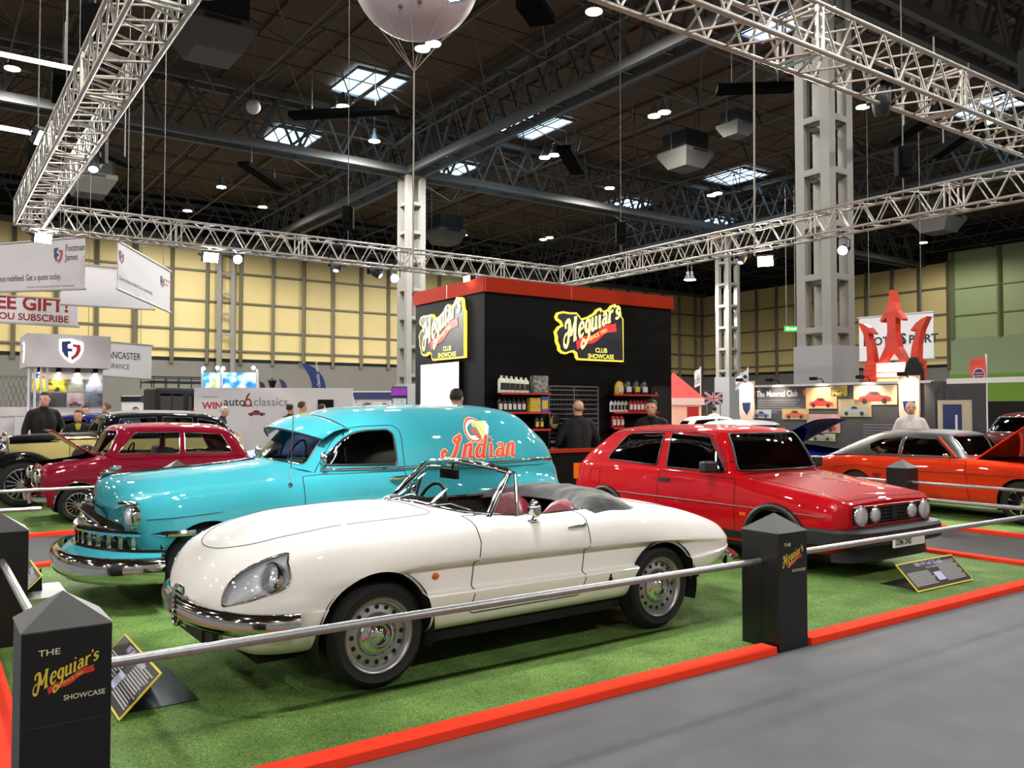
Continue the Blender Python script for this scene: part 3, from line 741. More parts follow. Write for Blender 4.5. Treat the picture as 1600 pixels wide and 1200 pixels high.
def carve(bm, poly, axes=XZ, sel=None, keep=True):
    """cut the outline poly (in the plane of the two axes) into the surface and take the faces inside it out, as a new bmesh"""
    a, b = Vector(axes[0]), Vector(axes[1]); n = len(poly)
    x0, x1 = min(p[0] for p in poly), max(p[0] for p in poly); y0, y1 = min(p[1] for p in poly), max(p[1] for p in poly)
    def box(f):
        xs = [v.co.dot(a) for v in f.verts]; ys = [v.co.dot(b) for v in f.verts]
        return not (max(xs) < x0 or min(xs) > x1 or max(ys) < y0 or min(ys) > y1)
    for i in range(n):
        p, q = poly[i], poly[(i + 1) % n]; d = (q[0] - p[0], q[1] - p[1])
        if abs(d[0]) + abs(d[1]) < 1e-7: continue
        nn = (a * -d[1] + b * d[0]); co = a * p[0] + b * p[1]
        # only faces near this edge
        ex0, ex1 = min(p[0], q[0]) - .03, max(p[0], q[0]) + .03; ey0, ey1 = min(p[1], q[1]) - .03, max(p[1], q[1]) + .03
        fs = []
        for f in bm.faces:
            xs = [v.co.dot(a) for v in f.verts]; ys = [v.co.dot(b) for v in f.verts]
            if max(xs) < ex0 or min(xs) > ex1 or max(ys) < ey0 or min(ys) > ey1: continue
            if sel and not sel(f.calc_center_median()): continue
            fs.append(f)
        if not fs: continue
        es = {e for f in fs for e in f.edges}; vs = {v for f in fs for v in f.verts}
        bmesh.ops.bisect_plane(bm, geom=list(fs) + list(es) + list(vs), plane_co=co, plane_no=nn.normalized(), dist=1e-5)
    ins = []
    for f in bm.faces:
        if not box(f): continue
        c = f.calc_center_median()
        if sel and not sel(c): continue
        if _pip(c.dot(a), c.dot(b), poly): ins.append(f)
    out = bmesh.new(); mp = {}
    for f in ins:
        vs = []
        for v in f.verts:
            if v.index < 0 or v not in mp: mp[v] = out.verts.new(v.co)
            vs.append(mp[v])
        try: out.faces.new(vs)
        except ValueError: pass
    if keep: bmesh.ops.delete(bm, geom=ins, context='FACES')
    return out
def rim_loops(bm):
    """ordered border loops of an open surface"""
    nxt = {}
    for e in bm.edges:
        if len(e.link_faces) == 1:
            a, b = e.verts; nxt.setdefault(a, []).append(b); nxt.setdefault(b, []).append(a)
    loops = []; seen = set()
    for s in list(nxt):
        if s in seen: continue
        lp = [s]; seen.add(s); cur = s
        while True:
            c = [v for v in nxt[cur] if v not in seen]
            if not c: break
            cur = c[0]; seen.add(cur); lp.append(cur)
        if len(lp) > 3: loops.append([v.co.copy() for v in lp])
    return loops
def thin(lp, d=.015):
    o = [lp[0]]
    for p in lp[1:]:
        if (p - o[-1]).length > d: o.append(p)
    return o
def bm_obj(name, bm, m, parent, smooth=35, free=True):
    me = bpy.data.meshes.new(name); bm.to_mesh(me)
    for x in (m if isinstance(m, (list, tuple)) else [m]): me.materials.append(x)
    if free: bm.free()
    me.polygons.foreach_set('use_smooth', [True] * len(me.polygons)); me.set_sharp_from_angle(angle=math.radians(smooth))
    o = bpy.data.objects.new(name, me); C.objects.link(o); o.parent = parent
    return o
def beading(name, bm, r, m, parent, n=6, d=.012):
    """a bead round the border of a carved piece"""
    b = MB()
    for lp in rim_loops(bm): b.tube(thin(lp, d), r, n, closed=True)
    return b.build(name, m, parent, 60) if b.v else None
def rounded(poly, r=.05, n=4):
    """polygon with its corners rounded; a corner (x, y, r) may set its own radius"""
    out = []; K = len(poly)
    for i in range(K):
        p = Vector(poly[i][:2]); rr = poly[i][2] if len(poly[i]) > 2 else r
        a = Vector(poly[i - 1][:2]) - p; b = Vector(poly[(i + 1) % K][:2]) - p
        t = min(rr, a.length * .45, b.length * .45)
        if t < 1e-3: out.append(tuple(p)); continue
        s, e = p + a.normalized() * t, p + b.normalized() * t
        for k in range(n + 1):
            u = k / n; q = s * (1 - u) ** 2 + p * 2 * u * (1 - u) + e * u * u; out.append(tuple(q))
    return out
def disc(cx, cy, r, n=28, sx=1, sy=1): return [(cx + r * sx * math.cos(2 * PI * k / n), cy + r * sy * math.sin(2 * PI * k / n)) for k in range(n)]
class Skin:
    """finds points on a car's surface"""
    def __init__(s, bm): s.t = BVHTree.FromBMesh(bm)
    def side(s, x, z, sg=1, off=0.0):
        h = s.t.ray_cast(Vector((x, sg * 3, z)), Vector((0, -sg, 0)))
        return (h[0] + Vector((0, sg * off, 0))) if h[0] else None
    def top(s, x, y, off=0.0):
        h = s.t.ray_cast(Vector((x, y, 4)), Vector((0, 0, -1)))
        return (h[0] + Vector((0, 0, off))) if h[0] else None
    def front(s, y, z, off=0.0):
        h = s.t.ray_cast(Vector((-4, y, z)), Vector((1, 0, 0)))
        return (h[0] + Vector((-off, 0, 0))) if h[0] else None
    def near(s, p):
        return s.t.find_nearest(Vector(p))
def side_line(sk, pts, sg, off=.004):
    out = []
    for (x0, z0), (x1, z1) in zip(pts[:-1], pts[1:]):
        n = max(2, int(math.hypot(x1 - x0, z1 - z0) / .04))
        for k in range(n):
            p = sk.side(x0 + (x1 - x0) * k / n, z0 + (z1 - z0) * k / n, sg, off)
            if p: out.append(p)
    p = sk.side(*pts[-1], sg, off)
    if p: out.append(p)
    return out
def paint(name, rgb, rough=.22): return mat(name, rgb, .6, 0, .75, spec=.04)
m_chrome = mat('chrome', (.86, .86, .87), .06, 1.0); m_rubber = mat('tyre_rubber', (.055, .055, .055), .7); m_trim = mat('black_trim', (.05, .05, .052), .5)
m_gap = mat('shut_line', (.02, .02, .02), .9); m_inner = mat('wheel_arch_black', (.012, .012, .012), .95); m_cabin = mat('cabin_dark', (.07, .065, .06), .85)
m_pane = glass('window_pane', (.75, .8, .8), .03, .85); m_dark_pane = glass('dark_pane', (.16, .17, .17), .04, .8); m_clear = glass('clear_cover', (.97, .98, 1), .1, 1.0)
m_lampglass = mat('headlamp_glass', (.86, .87, .88), .12, .55); m_amber = mat('amber_lens', (.80, .34, .05), .2, coat=1); m_tail = mat('red_lens', (.55, .06, .05), .2, coat=1)
m_silver = mat('wheel_silver', (.64, .64, .64), .35, .7); m_plate_w = mat('plate_white', (.86, .86, .84), .5); m_plate_b = mat('plate_black', (.05, .05, .05), .5); m_char_w = mat('plate_silver_letters', (.72, .72, .72), .4); m_char_b = mat('plate_black_letters', (.04, .04, .04), .5)
def wheel(parent, x, y, r, w, rim_r, style, sg, steer=0):
    """tyre with its rim and hub: y is the tyre's outer face, sg its side"""
    h = thing_free('wheel'); b = MB(); c = (x, y - sg * w / 2, r)
    pr = [(rim_r * .98, -w / 2 + .0), (rim_r + .012, -w / 2 + .004), ((r + rim_r) / 2, -w / 2 - .012), (r - .03, -w / 2 + .004), (r - .006, -w / 2 + .035), (r, -w / 4), (r, w / 4), (r - .006, w / 2 - .035), (r - .03, w / 2 - .004), ((r + rim_r) / 2, w / 2 + .012), (rim_r + .012, w / 2 - .004), (rim_r * .98, w / 2)]
    b.lathe([(a, o) for a, o in pr], 40, 'y', c)
    t = b.build('wheel', m_rubber, parent, 50)
    f = lambda o: y - sg * o          # depth o inward from the tyre's outer face
    def lathe(pr, n=36): m = MB(); m.lathe([(a, -sg * o) for a, o in pr], n, 'y', (x, y, r)); return m
    if style == 'steel':               # pressed steel wheel with round holes and a chrome cap
        m = lathe([(rim_r, .0), (rim_r - .012, .004), (rim_r - .02, .02), (rim_r - .03, .022), (rim_r - .036, .045), (rim_r * .60, .03), (rim_r * .52, .05), (0, .05)])
        for k in range(16):
            a = 2 * PI * k / 16; rr = rim_r * .735; px, pz = x + rr * math.cos(a), r + rr * math.sin(a)
            q = [(px + .0135 * math.cos(u), f(.0335), pz + .0135 * math.sin(u)) for u in [2 * PI * i / 12 for i in range(12)]]; m.add(q, [tuple(range(12))], 1)
        m.build('rim', [m_silver, m_inner], t, 50)
        m = lathe([(rim_r * .55, .045), (rim_r * .53, .02), (rim_r * .44, .012), (rim_r * .32, .008), (rim_r * .3, .0), (rim_r * .28, .012), (rim_r * .25, .004), (0, -.012)]); m.build('hubcap', m_chrome, t, 60)
    elif style == 'cap':
        m = lathe([(rim_r, .0), (rim_r - .015, .01), (rim_r - .03, .02), (rim_r * .6, .05), (0, .05)]); m.build('rim', mat('wheel_maroon', (.42, .1, .08), .3), t, 50)
        m = lathe([(rim_r * .74, .03), (rim_r * .70, .0), (rim_r * .4, -.02), (0, -.03)]); m.build('hubcap', m_chrome, t, 60)
        m = lathe([(rim_r + .02, .002), (rim_r + .004, -.004), (rim_r - .01, .006)]); m.build('trim_ring', m_chrome, t, 60)
    elif style == 'spoke':
        m = lathe([(rim_r, .0), (rim_r - .012, -.002), (rim_r - .02, .03), (rim_r - .03, .07)]); m.build('rim', m_chrome, t, 60)
        m = MB(); n = 8
        for k in range(n):
            a = 2 * PI * k / n; a2 = a + .18
            m.bar((x + .03 * math.cos(a), f(.03), r + .03 * math.sin(a)), (x + (rim_r - .02) * math.cos(a2), f(.05), r + (rim_r - .02) * math.sin(a2)), .028, .02)
        m.lathe([(0, -sg * .01), (.05, -sg * .02), (.055, -sg * .06)], 16, 'y', (x, y, r)); m.build('spokes', m_chrome, t, 40)
        m = lathe([(rim_r - .03, .075), (0, .075)]); m.build('rim_well', m_inner, t)
    elif style == 'wire':
        m = lathe([(rim_r, .0), (rim_r - .012, -.002), (rim_r - .025, .04)]); m.build('rim', m_chrome, t, 60)
        m = MB(); n = 32
        for k in range(n):
            a = 2 * PI * k / n; a2 = a + (.35 if k % 2 else -.35)
            m.bar((x + .03 * math.cos(a), f(.0), r + .03 * math.sin(a)), (x + (rim_r - .02) * math.cos(a2), f(.04), r + (rim_r - .02) * math.sin(a2)), .006, n=4, cap=False)
        m.lathe([(0, sg * .02), (.03, sg * .015), (.035, -sg * .05)], 14, 'y', (x, y, r)); m.build('spokes', m_chrome, t, 40)
        m = lathe([(rim_r - .03, .08), (0, .08)]); m.build('rim_well', m_inner, t)
    else:                              # alloy discs of the hatchback
        m = lathe([(rim_r, .0), (rim_r - .015, .006), (rim_r * .8, .03), (rim_r * .3, .01), (0, .01)]); m.build('rim', m_silver, t, 50)
    return t
def thing_free(n): return None
def arch_well(parent, x, z, r, y_out, y_in):
    """the dark well behind a wheel opening, both sides"""
    b = MB(); n = 24
    for sg in (-1, 1):
        a = [(x + r * math.cos(t), sg * y_out, z + r * math.sin(t)) for t in [PI * (-.12 + 1.24 * k / n) for k in range(n + 1)]]
        q = [(p[0], sg * y_in, p[2]) for p in a]
        b.add(a + q, [(i, i + 1, n + 2 + i, n + 1 + i) for i in range(n)]); b.add(q, [tuple(range(n + 1))])
    return b.build('wheel_arch_liner', m_inner, parent)
def plate_text(b, txt, o, ax, h, mi, sx=.8): b.text(txt, o, ax, (0, 0, 1), h, mi, bold=.02, sx=sx)
def grow(bm, d):
    for v in bm.verts: v.normal_update()
    ns = {v: v.normal.copy() for v in bm.verts}
    for v in bm.verts: v.co += ns[v] * d
    return bm
def panel_gap(name, parent, pieces, r=.0035):
    b = MB()
    for bm in pieces:
        for lp in rim_loops(bm): b.tube(thin(lp, .02), r, 5, closed=True)
    return b.build(name, m_gap, parent)
# ================================================================ the white convertible
def convertible():
    r = thing('convertible_car', 'white open-top two-seater convertible with maroon seats, closest to the camera', 'car', (-1.182, 5.415, .014), math.radians(36.06))
    white = paint('white_paint', (.94, .93, .91), .2)
    st = [
     [(-0.8,0.25,0.3),(-0.84,0.3,0.35),(-0.88,0.33,0.41),(-0.91,0.33,0.46),(-0.912,0.327,0.466),(-0.92,0.31,0.5),(-0.927,0.288,0.514),(-0.93,0.28,0.52),(-0.945,0.2,0.54),(-0.95,0.1,0.55),(-0.955,0,0.555)],
     [(-0.74,0.42,0.28),(-0.78,0.5,0.33),(-0.81,0.54,0.41),(-0.835,0.54,0.47),(-0.837,0.537,0.478),(-0.845,0.52,0.52),(-0.849,0.506,0.545),(-0.85,0.5,0.555),(-0.865,0.42,0.605),(-0.88,0.25,0.645),(-0.89,0,0.655)],
     [(-0.62,0.54,0.26),(-0.64,0.64,0.32),(-0.66,0.69,0.41),(-0.675,0.705,0.48),(-0.676,0.704,0.49),(-0.68,0.7,0.54),(-0.684,0.693,0.583),(-0.685,0.69,0.6),(-0.7,0.63,0.7),(-0.73,0.42,0.76),(-0.75,0,0.79)],
     [(-0.42,0.58,0.25),(-0.42,0.7,0.31),(-0.42,0.76,0.41),(-0.42,0.775,0.5),(-0.42,0.775,0.511),(-0.42,0.778,0.57),(-0.42,0.776,0.628),(-0.42,0.775,0.65),(-0.43,0.73,0.8),(-0.45,0.5,0.865),(-0.47,0,0.905)],
     [(-0.1,0.6,0.25),(-0.1,0.73,0.3),(-0.1,0.785,0.4),(-0.1,0.804,0.5),(-0.1,0.79,0.516),(-0.1,0.802,0.6),(-0.1,0.813,0.665),(-0.1,0.81,0.69),(-0.1,0.755,0.855),(-0.1,0.5,0.92),(-0.1,0,0.955)],
     [(0.3,0.62,0.25),(0.3,0.735,0.3),(0.3,0.79,0.4),(0.3,0.811,0.498),(0.3,0.78,0.521),(0.3,0.777,0.645),(0.3,0.811,0.685),(0.3,0.812,0.7),(0.3,0.765,0.87),(0.3,0.55,0.93),(0.3,0,0.968)],
     [(0.72,0.62,0.25),(0.72,0.735,0.3),(0.72,0.79,0.4),(0.72,0.81,0.495),(0.72,0.778,0.52),(0.72,0.77,0.65),(0.72,0.811,0.682),(0.72,0.815,0.695),(0.72,0.775,0.87),(0.72,0.63,0.92),(0.72,0,0.955)],
     [(1.2,0.62,0.25),(1.2,0.735,0.3),(1.2,0.79,0.4),(1.2,0.808,0.49),(1.2,0.776,0.515),(1.2,0.769,0.645),(1.2,0.811,0.677),(1.2,0.815,0.69),(1.2,0.775,0.855),(1.2,0.66,0.895),(1.2,0,0.93)],
     [(1.75,0.62,0.25),(1.75,0.735,0.3),(1.75,0.79,0.4),(1.75,0.808,0.485),(1.75,0.776,0.51),(1.75,0.772,0.64),(1.75,0.812,0.669),(1.75,0.815,0.68),(1.75,0.775,0.85),(1.75,0.62,0.9),(1.75,0,0.93)],
     [(2.2,0.6,0.25),(2.2,0.735,0.3),(2.2,0.785,0.4),(2.2,0.808,0.485),(2.2,0.778,0.507),(2.2,0.779,0.625),(2.2,0.809,0.654),(2.2,0.808,0.665),(2.2,0.75,0.83),(2.2,0.55,0.885),(2.2,0,0.91)],
     [(2.6,0.58,0.28),(2.6,0.72,0.33),(2.6,0.775,0.42),(2.6,0.791,0.495),(2.6,0.775,0.511),(2.6,0.777,0.595),(2.6,0.79,0.624),(2.6,0.788,0.635),(2.6,0.7,0.785),(2.6,0.48,0.835),(2.6,0,0.86)],
     [(2.88,0.5,0.32),(2.91,0.62,0.37),(2.94,0.69,0.44),(2.95,0.712,0.5),(2.951,0.705,0.51),(2.955,0.709,0.565),(2.955,0.705,0.59),(2.955,0.7,0.6),(2.96,0.6,0.705),(2.97,0.4,0.75),(2.97,0,0.775)],
     [(3.1,0.38,0.36),(3.14,0.5,0.41),(3.17,0.56,0.46),(3.19,0.572,0.51),(3.191,0.563,0.515),(3.195,0.558,0.54),(3.199,0.555,0.562),(3.2,0.55,0.57),(3.21,0.45,0.64),(3.22,0.28,0.675),(3.22,0,0.69)],
     [(3.24,0.2,0.42),(3.28,0.3,0.45),(3.31,0.34,0.48),(3.32,0.352,0.51),(3.321,0.343,0.513),(3.325,0.339,0.53),(3.329,0.335,0.544),(3.33,0.33,0.55),(3.33,0.25,0.58),(3.33,0.15,0.6),(3.33,0,0.61)]]
    for k, f in ((4, .6), (5, 1), (6, 1), (7, 1), (8, 1), (9, 1), (10, .6), (11, .3)):     # deepen the scallop along the flank
        for j, d in ((3, .006), (4, -.016), (5, -.014), (6, .004), (7, .004)): x, y, z = st[k][j]; st[k][j] = (x, y + d * f, z)
    for k, d in ((0, .05), (1, .03)): st[k] = [(x + d, y, z) for x, y, z in st[k]]
    bm = net_surface(st, 7, 5, ends=(True, True))
    sk = Skin(bm)
    side = lambda c: abs(c.y) > .45
    def arch(cx, cz, rad, sx=1.0):
        return [(cx + rad * sx * math.cos(t), cz + rad * math.sin(t)) for t in [math.radians(-14 + 208 * k / 30) for k in range(31)]] + [(cx - rad * sx, .1), (cx + rad * sx, .1)]
    fa, ra = arch(-.03, .335, .345), arch(2.245, .315, .315, 1.04)
    for a in (fa, ra):
        p = carve(bm, a, XZ, side)
        p.free()
    gaps = []
    # doors
    dpoly = [(.57, .36), (.588, .44), (.615, .60), (.628, .70), (.645, .78), (.63, .86), (.62, .96), (1.49, .96), (1.505, .86), (1.515, .72), (1.50, .58), (1.47, .44), (1.44, .36)]
    # cockpit
    cp = rounded([(.60, 0), (.63, -.3), (.76, -.62), (1.2, -.655), (1.62, -.63), (1.86, -.5), (1.95, 0), (1.86, .5), (1.62, .63), (1.2, .655), (.76, .62), (.63, .3)], .06)
    p = carve(bm, cp, XY, lambda c: c.z > .8); beading('cockpit_moulding', p, .009, m_chrome, r); p.free()
    for sg in (-1, 1):
        d = carve(bm, dpoly, XZ, lambda c: c.y * sg > .62)
        door = bm_obj('door', d, white, r, 40, free=False); panel_gap('door_gap', door, [d]); d.free()
        hm = MB(); a = sk.side(1.33, .812, sg, .012); b_ = sk.side(1.47, .822, sg, .016)
        hm.tube([a, a.lerp(b_, .3) + Vector((0, sg * .02, .004)), a.lerp(b_, .75) + Vector((0, sg * .02, .002)), b_], [.006, .009, .011, .012], 8); hm.ball(tuple(b_), .016, 10, 6)
        hm.build('door_handle', m_chrome, door, 60)
        hw = MB(); k = sk.side(1.06, .87, sg, 0)
        hw.ball(tuple(k + Vector((.02, 0, .006))), .03, 10, 6, 0, (1.6, 1, .35)); hw.tube([k, k + Vector((.01, sg * .03, .05))], .007, 6); hw.lathe([(0, -.03), (.04, -.022), (.056, 0), (.058, .012), (.0, .012)], 18, 'x', tuple(k + Vector((.0, sg * .03, .085)))); hw.build('door_mirror', m_chrome, door, 50)
    # bonnet and boot panels
    bp = rounded([(-.76, 0), (-.73, -.2), (-.60, -.40), (-.3, -.50), (.2, -.53), (.5, -.5), (.52, 0), (.5, .5), (.2, .53), (-.3, .5), (-.60, .40), (-.73, .2)], .1)
    h = carve(bm, bp, XY, lambda c: c.z > .6); ho = bm_obj('bonnet', h, white, r, 40, free=False); panel_gap('bonnet_gap', ho, [h], .003); h.free()
    bp = rounded([(2.3, -.45), (2.85, -.42), (3.08, -.3), (3.08, .3), (2.85, .42), (2.3, .45)], .1)
    h = carve(bm, bp, XY, lambda c: c.z > .6); ho = bm_obj('boot_lid', h, white, r, 40, free=False); panel_gap('boot_gap', ho, [h], .003); h.free()
    # faired headlamps
    for sg in (-1, 1):
        hp = rounded([(sg * y, z) for y, z in [(.655, .82), (.715, .765), (.742, .70), (.745, .635), (.67, .585), (.505, .535), (.505, .62), (.53, .69), (.585, .765)]], .03, 3)
        pc = carve(bm, hp, YZ, lambda c: c.x < -.3 and c.y * sg > .3)
        lp = rim_loops(pc)
        if lp:
            lp = thin(max(lp, key=len), .006); cen = sum(lp, Vector()) / len(lp)
            w = MB(); inn = [cen + (q - cen) * .92 + Vector((.018, -sg * .004, -.004)) for q in lp]; n = len(lp)
            w.add(lp + inn, [(i, (i + 1) % n, n + (i + 1) % n, n + i) for i in range(n)], 0); w.add(inn + [cen + Vector((.035, -sg * .008, -.008))], [(i, (i + 1) % n, n) for i in range(n)], 0)
            cu = w.build('headlamp_bowl', mat('headlamp_bowl_white', (.96, .96, .98), .3, .0), r, 60)
            l = MB(); l.M = Matrix.Translation((-.615, sg * .655, .69)) @ Matrix.Rotation(math.radians(20), 4, 'Y') @ Matrix.Rotation(sg * math.radians(-14), 4, 'Z')
            l.lathe([(.088, .03), (.088, .0), (.08, -.006), (.078, .002)], 24, 'x'); l.build('headlamp_ring', m_chrome, cu, 50)
            l2 = MB(); l2.M = l.M; l2.lathe([(.079, .002), (.06, -.016), (.03, -.024), (0, -.026)], 24, 'x'); l2.build('headlamp', m_lampglass, cu, 60)
        beading('headlamp_trim', pc, .006, m_chrome, r); grow(pc, .002); bm_obj('headlamp_cover', pc, m_clear, r)
    bm_obj('body', bm, white, r, 38)
    arch_well(r, -.03, .335, .36, .79, .40); arch_well(r, 2.245, .315, .335, .79, .40)
    # underside, cabin tub
    b = MB(); b.box((-.62, -.5, .2), (-.38, .5, .5)); b.box((.34, -.68, .2), (1.9, .68, .27)); b.box((2.58, -.48, .26), (2.95, .48, .45)); b.box((-.38, -.39, .2), (.34, .39, .5)); b.box((1.9, -.39, .22), (2.58, .39, .5)); b.build('underbody', m_inner, r)
    b = MB(); b.box((.6, -.66, .27), (2.0, .66, .36)); b.box((.40, -.66, .3), (.62, .66, .84)); b.box((1.9, -.62, .3), (2.0, .62, .86))
    for sg in (-1, 1): b.box((.6, sg * .655 - .015, .3), (1.75, sg * .655 + .015, .86))
    b.build('cockpit_tub', m_cabin, r)
    # dashboard, instrument hood, wheel
    b = MB(); b.tube([(.70, -.62, .86), (.66, -.3, .875), (.645, 0, .88), (.66, .3, .875), (.70, .62, .86)], [.06, .07, .075, .07, .06], 12); b.box((.7, -.6, .7), (.76, .6, .86)); b.build('dashboard', mat('dash_vinyl', (.10, .10, .11), .4), r, 50)
    b = MB(); b.ball((.66, .33, .87), .15, 18, 10, 0, (.7, 1.1, .75)); b.build('instrument_hood', m_trim, r, 60)
    b = MB(); cx = Vector((.96, .33, .86)); ax = Vector((-.26, 0, .96)); ay = Vector((0, 1, 0)); ax = Vector((.30, 0, .95)); q = [cx + (ax * math.sin(t) + ay * math.cos(t)) * .19 for t in [2 * PI * k / 36 for k in range(36)]]
    b.tube(q, .013, 8, closed=True); nrm = ax.cross(ay)
    for t in (.2, PI - .2, PI * 1.5): b.bar(cx, cx + (ax * math.sin(t) + ay * math.cos(t)) * .19, .02, .008)
    b.tube([cx, cx - Vector((.28, 0, .09))], .022, 8); b.build('steering_wheel', m_trim, r, 50)
    # seats
    seat_m = mat('maroon_vinyl', (.45, .14, .19), .42, bump=(9, .25, .01))
    for y in (-.33, .33):
        b = MB(); pts = []
        prof = [(-.24, 0), (-.26, .22), (-.22, .40), (-.12, .50), (0, .53), (.12, .50), (.22, .40), (.26, .22), (.24, 0)]
        b.M = Matrix.Translation((1.52, y, .44)) @ Matrix.Rotation(math.radians(16), 4, 'Y')
        b.prism([(p[0], p[1]) for p in prof], (0, 0, 0), (0, 1, 0), (0, 0, 1), .13)
        o = b.build('seat', seat_m, r, 50); bev(o, .04, 3)
        c = MB(); c.box((1.08, y - .25, .36), (1.54, y + .25, .52)); o2 = c.build('seat_cushion', seat_m, o); bev(o2, .05, 3)
    # folded hood under its cover
    tm = mat('tonneau_vinyl', (.10, .10, .10), .6, bump=(11, .6, .02)); ny, nx = 33, 13; b = MB(); rr = random.Random(9); vs = []
    for j in range(ny):
        y = -.74 + 1.48 * j / (ny - 1); yy = abs(y) / .74
        x0 = 1.74 - .16 * yy ** 2 * 1.2; x1 = 2.30 - .22 * yy ** 3
        for i in range(nx):
            s = i / (nx - 1); x = x0 + (x1 - x0) * s
            zb = .885 + .03 * (1 - yy ** 2) - (.02 if yy > .9 else 0) - .02 * s
            hgt = (.085 * (1 - yy ** 4) + .015) * math.sin(PI * min(1, s * 1.02 + .12)) ** .7 if s < .97 else 0
            wr = .010 * math.sin(y * 23 + s * 5) * math.sin(PI * s) + .006 * math.sin(y * 51 - s * 9) * math.sin(PI * s)
            vs.append((x, y, zb + max(0, hgt) + wr - (.05 if i == 0 else 0)))
    b.add(vs, [(j * nx + i, j * nx + i + 1, (j + 1) * nx + i + 1, (j + 1) * nx + i) for j in range(ny - 1) for i in range(nx - 1)])
    o = b.build('tonneau_cover', tm, r, 80); md = o.modifiers.new('sub', 'SUBSURF'); md.levels = md.render_levels = 1
    # windscreen
    base = [(.775, -.66, .885), (.68, -.50, .925), (.615, -.25, .952), (.60, 0, .96), (.615, .25, .952), (.68, .50, .925), (.775, .66, .885)]
    head = [(1.045, -.545, 1.175), (1.01, -.40, 1.200), (.985, -.2, 1.215), (.98, 0, 1.22), (.985, .2, 1.215), (1.01, .40, 1.200), (1.045, .545, 1.175)]
    b = MB(); b.tube(spline2(base, 4), .017, 8); b.tube(spline2(head, 4), .021, 8)
    for s in (0, -1): b.tube([base[s], Vector(base[s]).lerp(Vector(head[s]), .5) + Vector((-.006, 0, .004)), head[s]], .019, 8)
    fr = b.build('windscreen_frame', m_chrome, r, 60)
    A, B = spline2(base, 4), spline2(head, 4); n = len(A); b = MB(); b.add(A + B, [(i, i + 1, n + i + 1, n + i) for i in range(n - 1)]); b.build('windscreen', m_pane, fr, 80)
    b = MB(); b.tube([(.97, .03, 1.215), (.96, .03, 1.16)], .008, 6); b.box((.93, -.06, 1.10), (.96, .15, 1.165)); o = b.build('rear_view_mirror', m_trim, fr)
    for sg in (-1, 1):
        a, t, pb, pt = Vector((.80, sg * .668, .895)), Vector((1.02, sg * .565, 1.165)), Vector((1.02, sg * .668, .895)), Vector((1.06, sg * .59, 1.165))
        b = MB(); b.tube([a, t], .011, 6); b.tube([pb, pt], .012, 6); b.tube([t, (t + pt) / 2 + Vector((0, 0, .012)), pt], .011, 6); b.tube([a, pb], .009, 6); q = b.build('quarterlight', m_chrome, r, 60)
        g = MB(); g.add([a, pb, pt, t], [(0, 1, 2, 3)]); g.build('quarterlight_pane', m_pane, q)
    b = MB()
    for y0, x0 in ((-.30, .60), (.20, .575)):
        p = Vector((x0 - .02, y0, .965)); q = Vector((x0 + .10, y0 - .33, .952)) if y0 < 0 else Vector((x0 + .11, y0 - .36, .985)); b.ball(tuple(p), .018, 10, 6); b.tube([p, p.lerp(q, .5) + Vector((0, 0, .03)), q], .006, 6); b.tube([q + Vector((-.04, .12, -.004)), q + Vector((.04, -.14, -.006))], .006, 6)
    b.build('wiper', m_chrome, r, 60)
    b = MB(); b.ball((.42, -.02, .985), .02, 10, 6, 0, (1.2, 1, .6)); b.ball((.46, .06, .985), .014, 8, 5); b.build('washer_jet', m_chrome, r, 60)
    # front shield grille, bumpers, plate
    b = MB(); sh = [(0, -.155), (.05, -.14), (.085, -.08), (.10, .02), (.085, .055), (.03, .06), (0, .07), (-.03, .06), (-.085, .055), (-.10, .02), (-.085, -.08), (-.05, -.14)]
    c0 = Vector((-.91, 0, .51)); b.prism(sh, c0 + Vector((.05, 0, 0)), (0, -1, 0), (.12, 0, .99), .035); gr = b.build('shield_grille', m_inner, r)
    b = MB(); q = [c0 + Vector((.01, 0, 0)) + Vector((0, -1, 0)) * p[0] + Vector((.12, 0, .99)) * p[1] for p in sh]; b.tube(q, .013, 8, closed=True)
    for k in range(6): 
        z = .045 - .028 * k; wv = .085 if k < 3 else .085 - .016 * (k - 2); b.bar(c0 + Vector((.0, -wv, 0)) + Vector((.12, 0, .99)) * z, c0 + Vector((0, wv, 0)) + Vector((.12, 0, .99)) * z, .008)
    b.build('grille_surround', m_chrome, gr, 60)
    for sg in (-1, 1):
        path = [(-.90, .12), (-.885, .24), (-.855, .40), (-.795, .56), (-.70, .69), (-.58, .775), (-.50, .80)]
        path = [(x, sg * y) for x, y in path]; P = spline2(path, 4); b = MB()
        prof = [(-.0, .075), (-.022, .06), (-.034, .03), (-.036, 0), (-.028, -.03), (-.008, -.05), (.006, -.05), (.006, .075)]
        vs = []; K = len(prof)
        for i, (x, y) in enumerate(P):
            aa, cc = P[max(i - 1, 0)], P[min(i + 1, len(P) - 1)]; t = Vector((cc[0] - aa[0], cc[1] - aa[1], 0)).normalized(); nn = Vector((t.y, -t.x, 0)) * sg
            if nn.x > 0: nn = -nn
            for o, h in prof: vs.append(Vector((x, y, .448)) + nn * (-o + .012) + Vector((0, 0, h)))
        b.add(vs, [(i * K + j, (i + 1) * K + j, (i + 1) * K + (j + 1) % K, i * K + (j + 1) % K) for i in range(len(P) - 1) for j in range(K)] + [tuple(range(K)), tuple(range((len(P) - 1) * K, len(P) * K))]); b.build('front_bumper', m_chrome, r, 50)
        e = sk.side(.35, .605, sg, 0); b = MB(); b.ball(tuple(e), .022, 12, 8, 0, (1.15, .6, 1)); b.build('side_repeater', m_amber, r, 60)
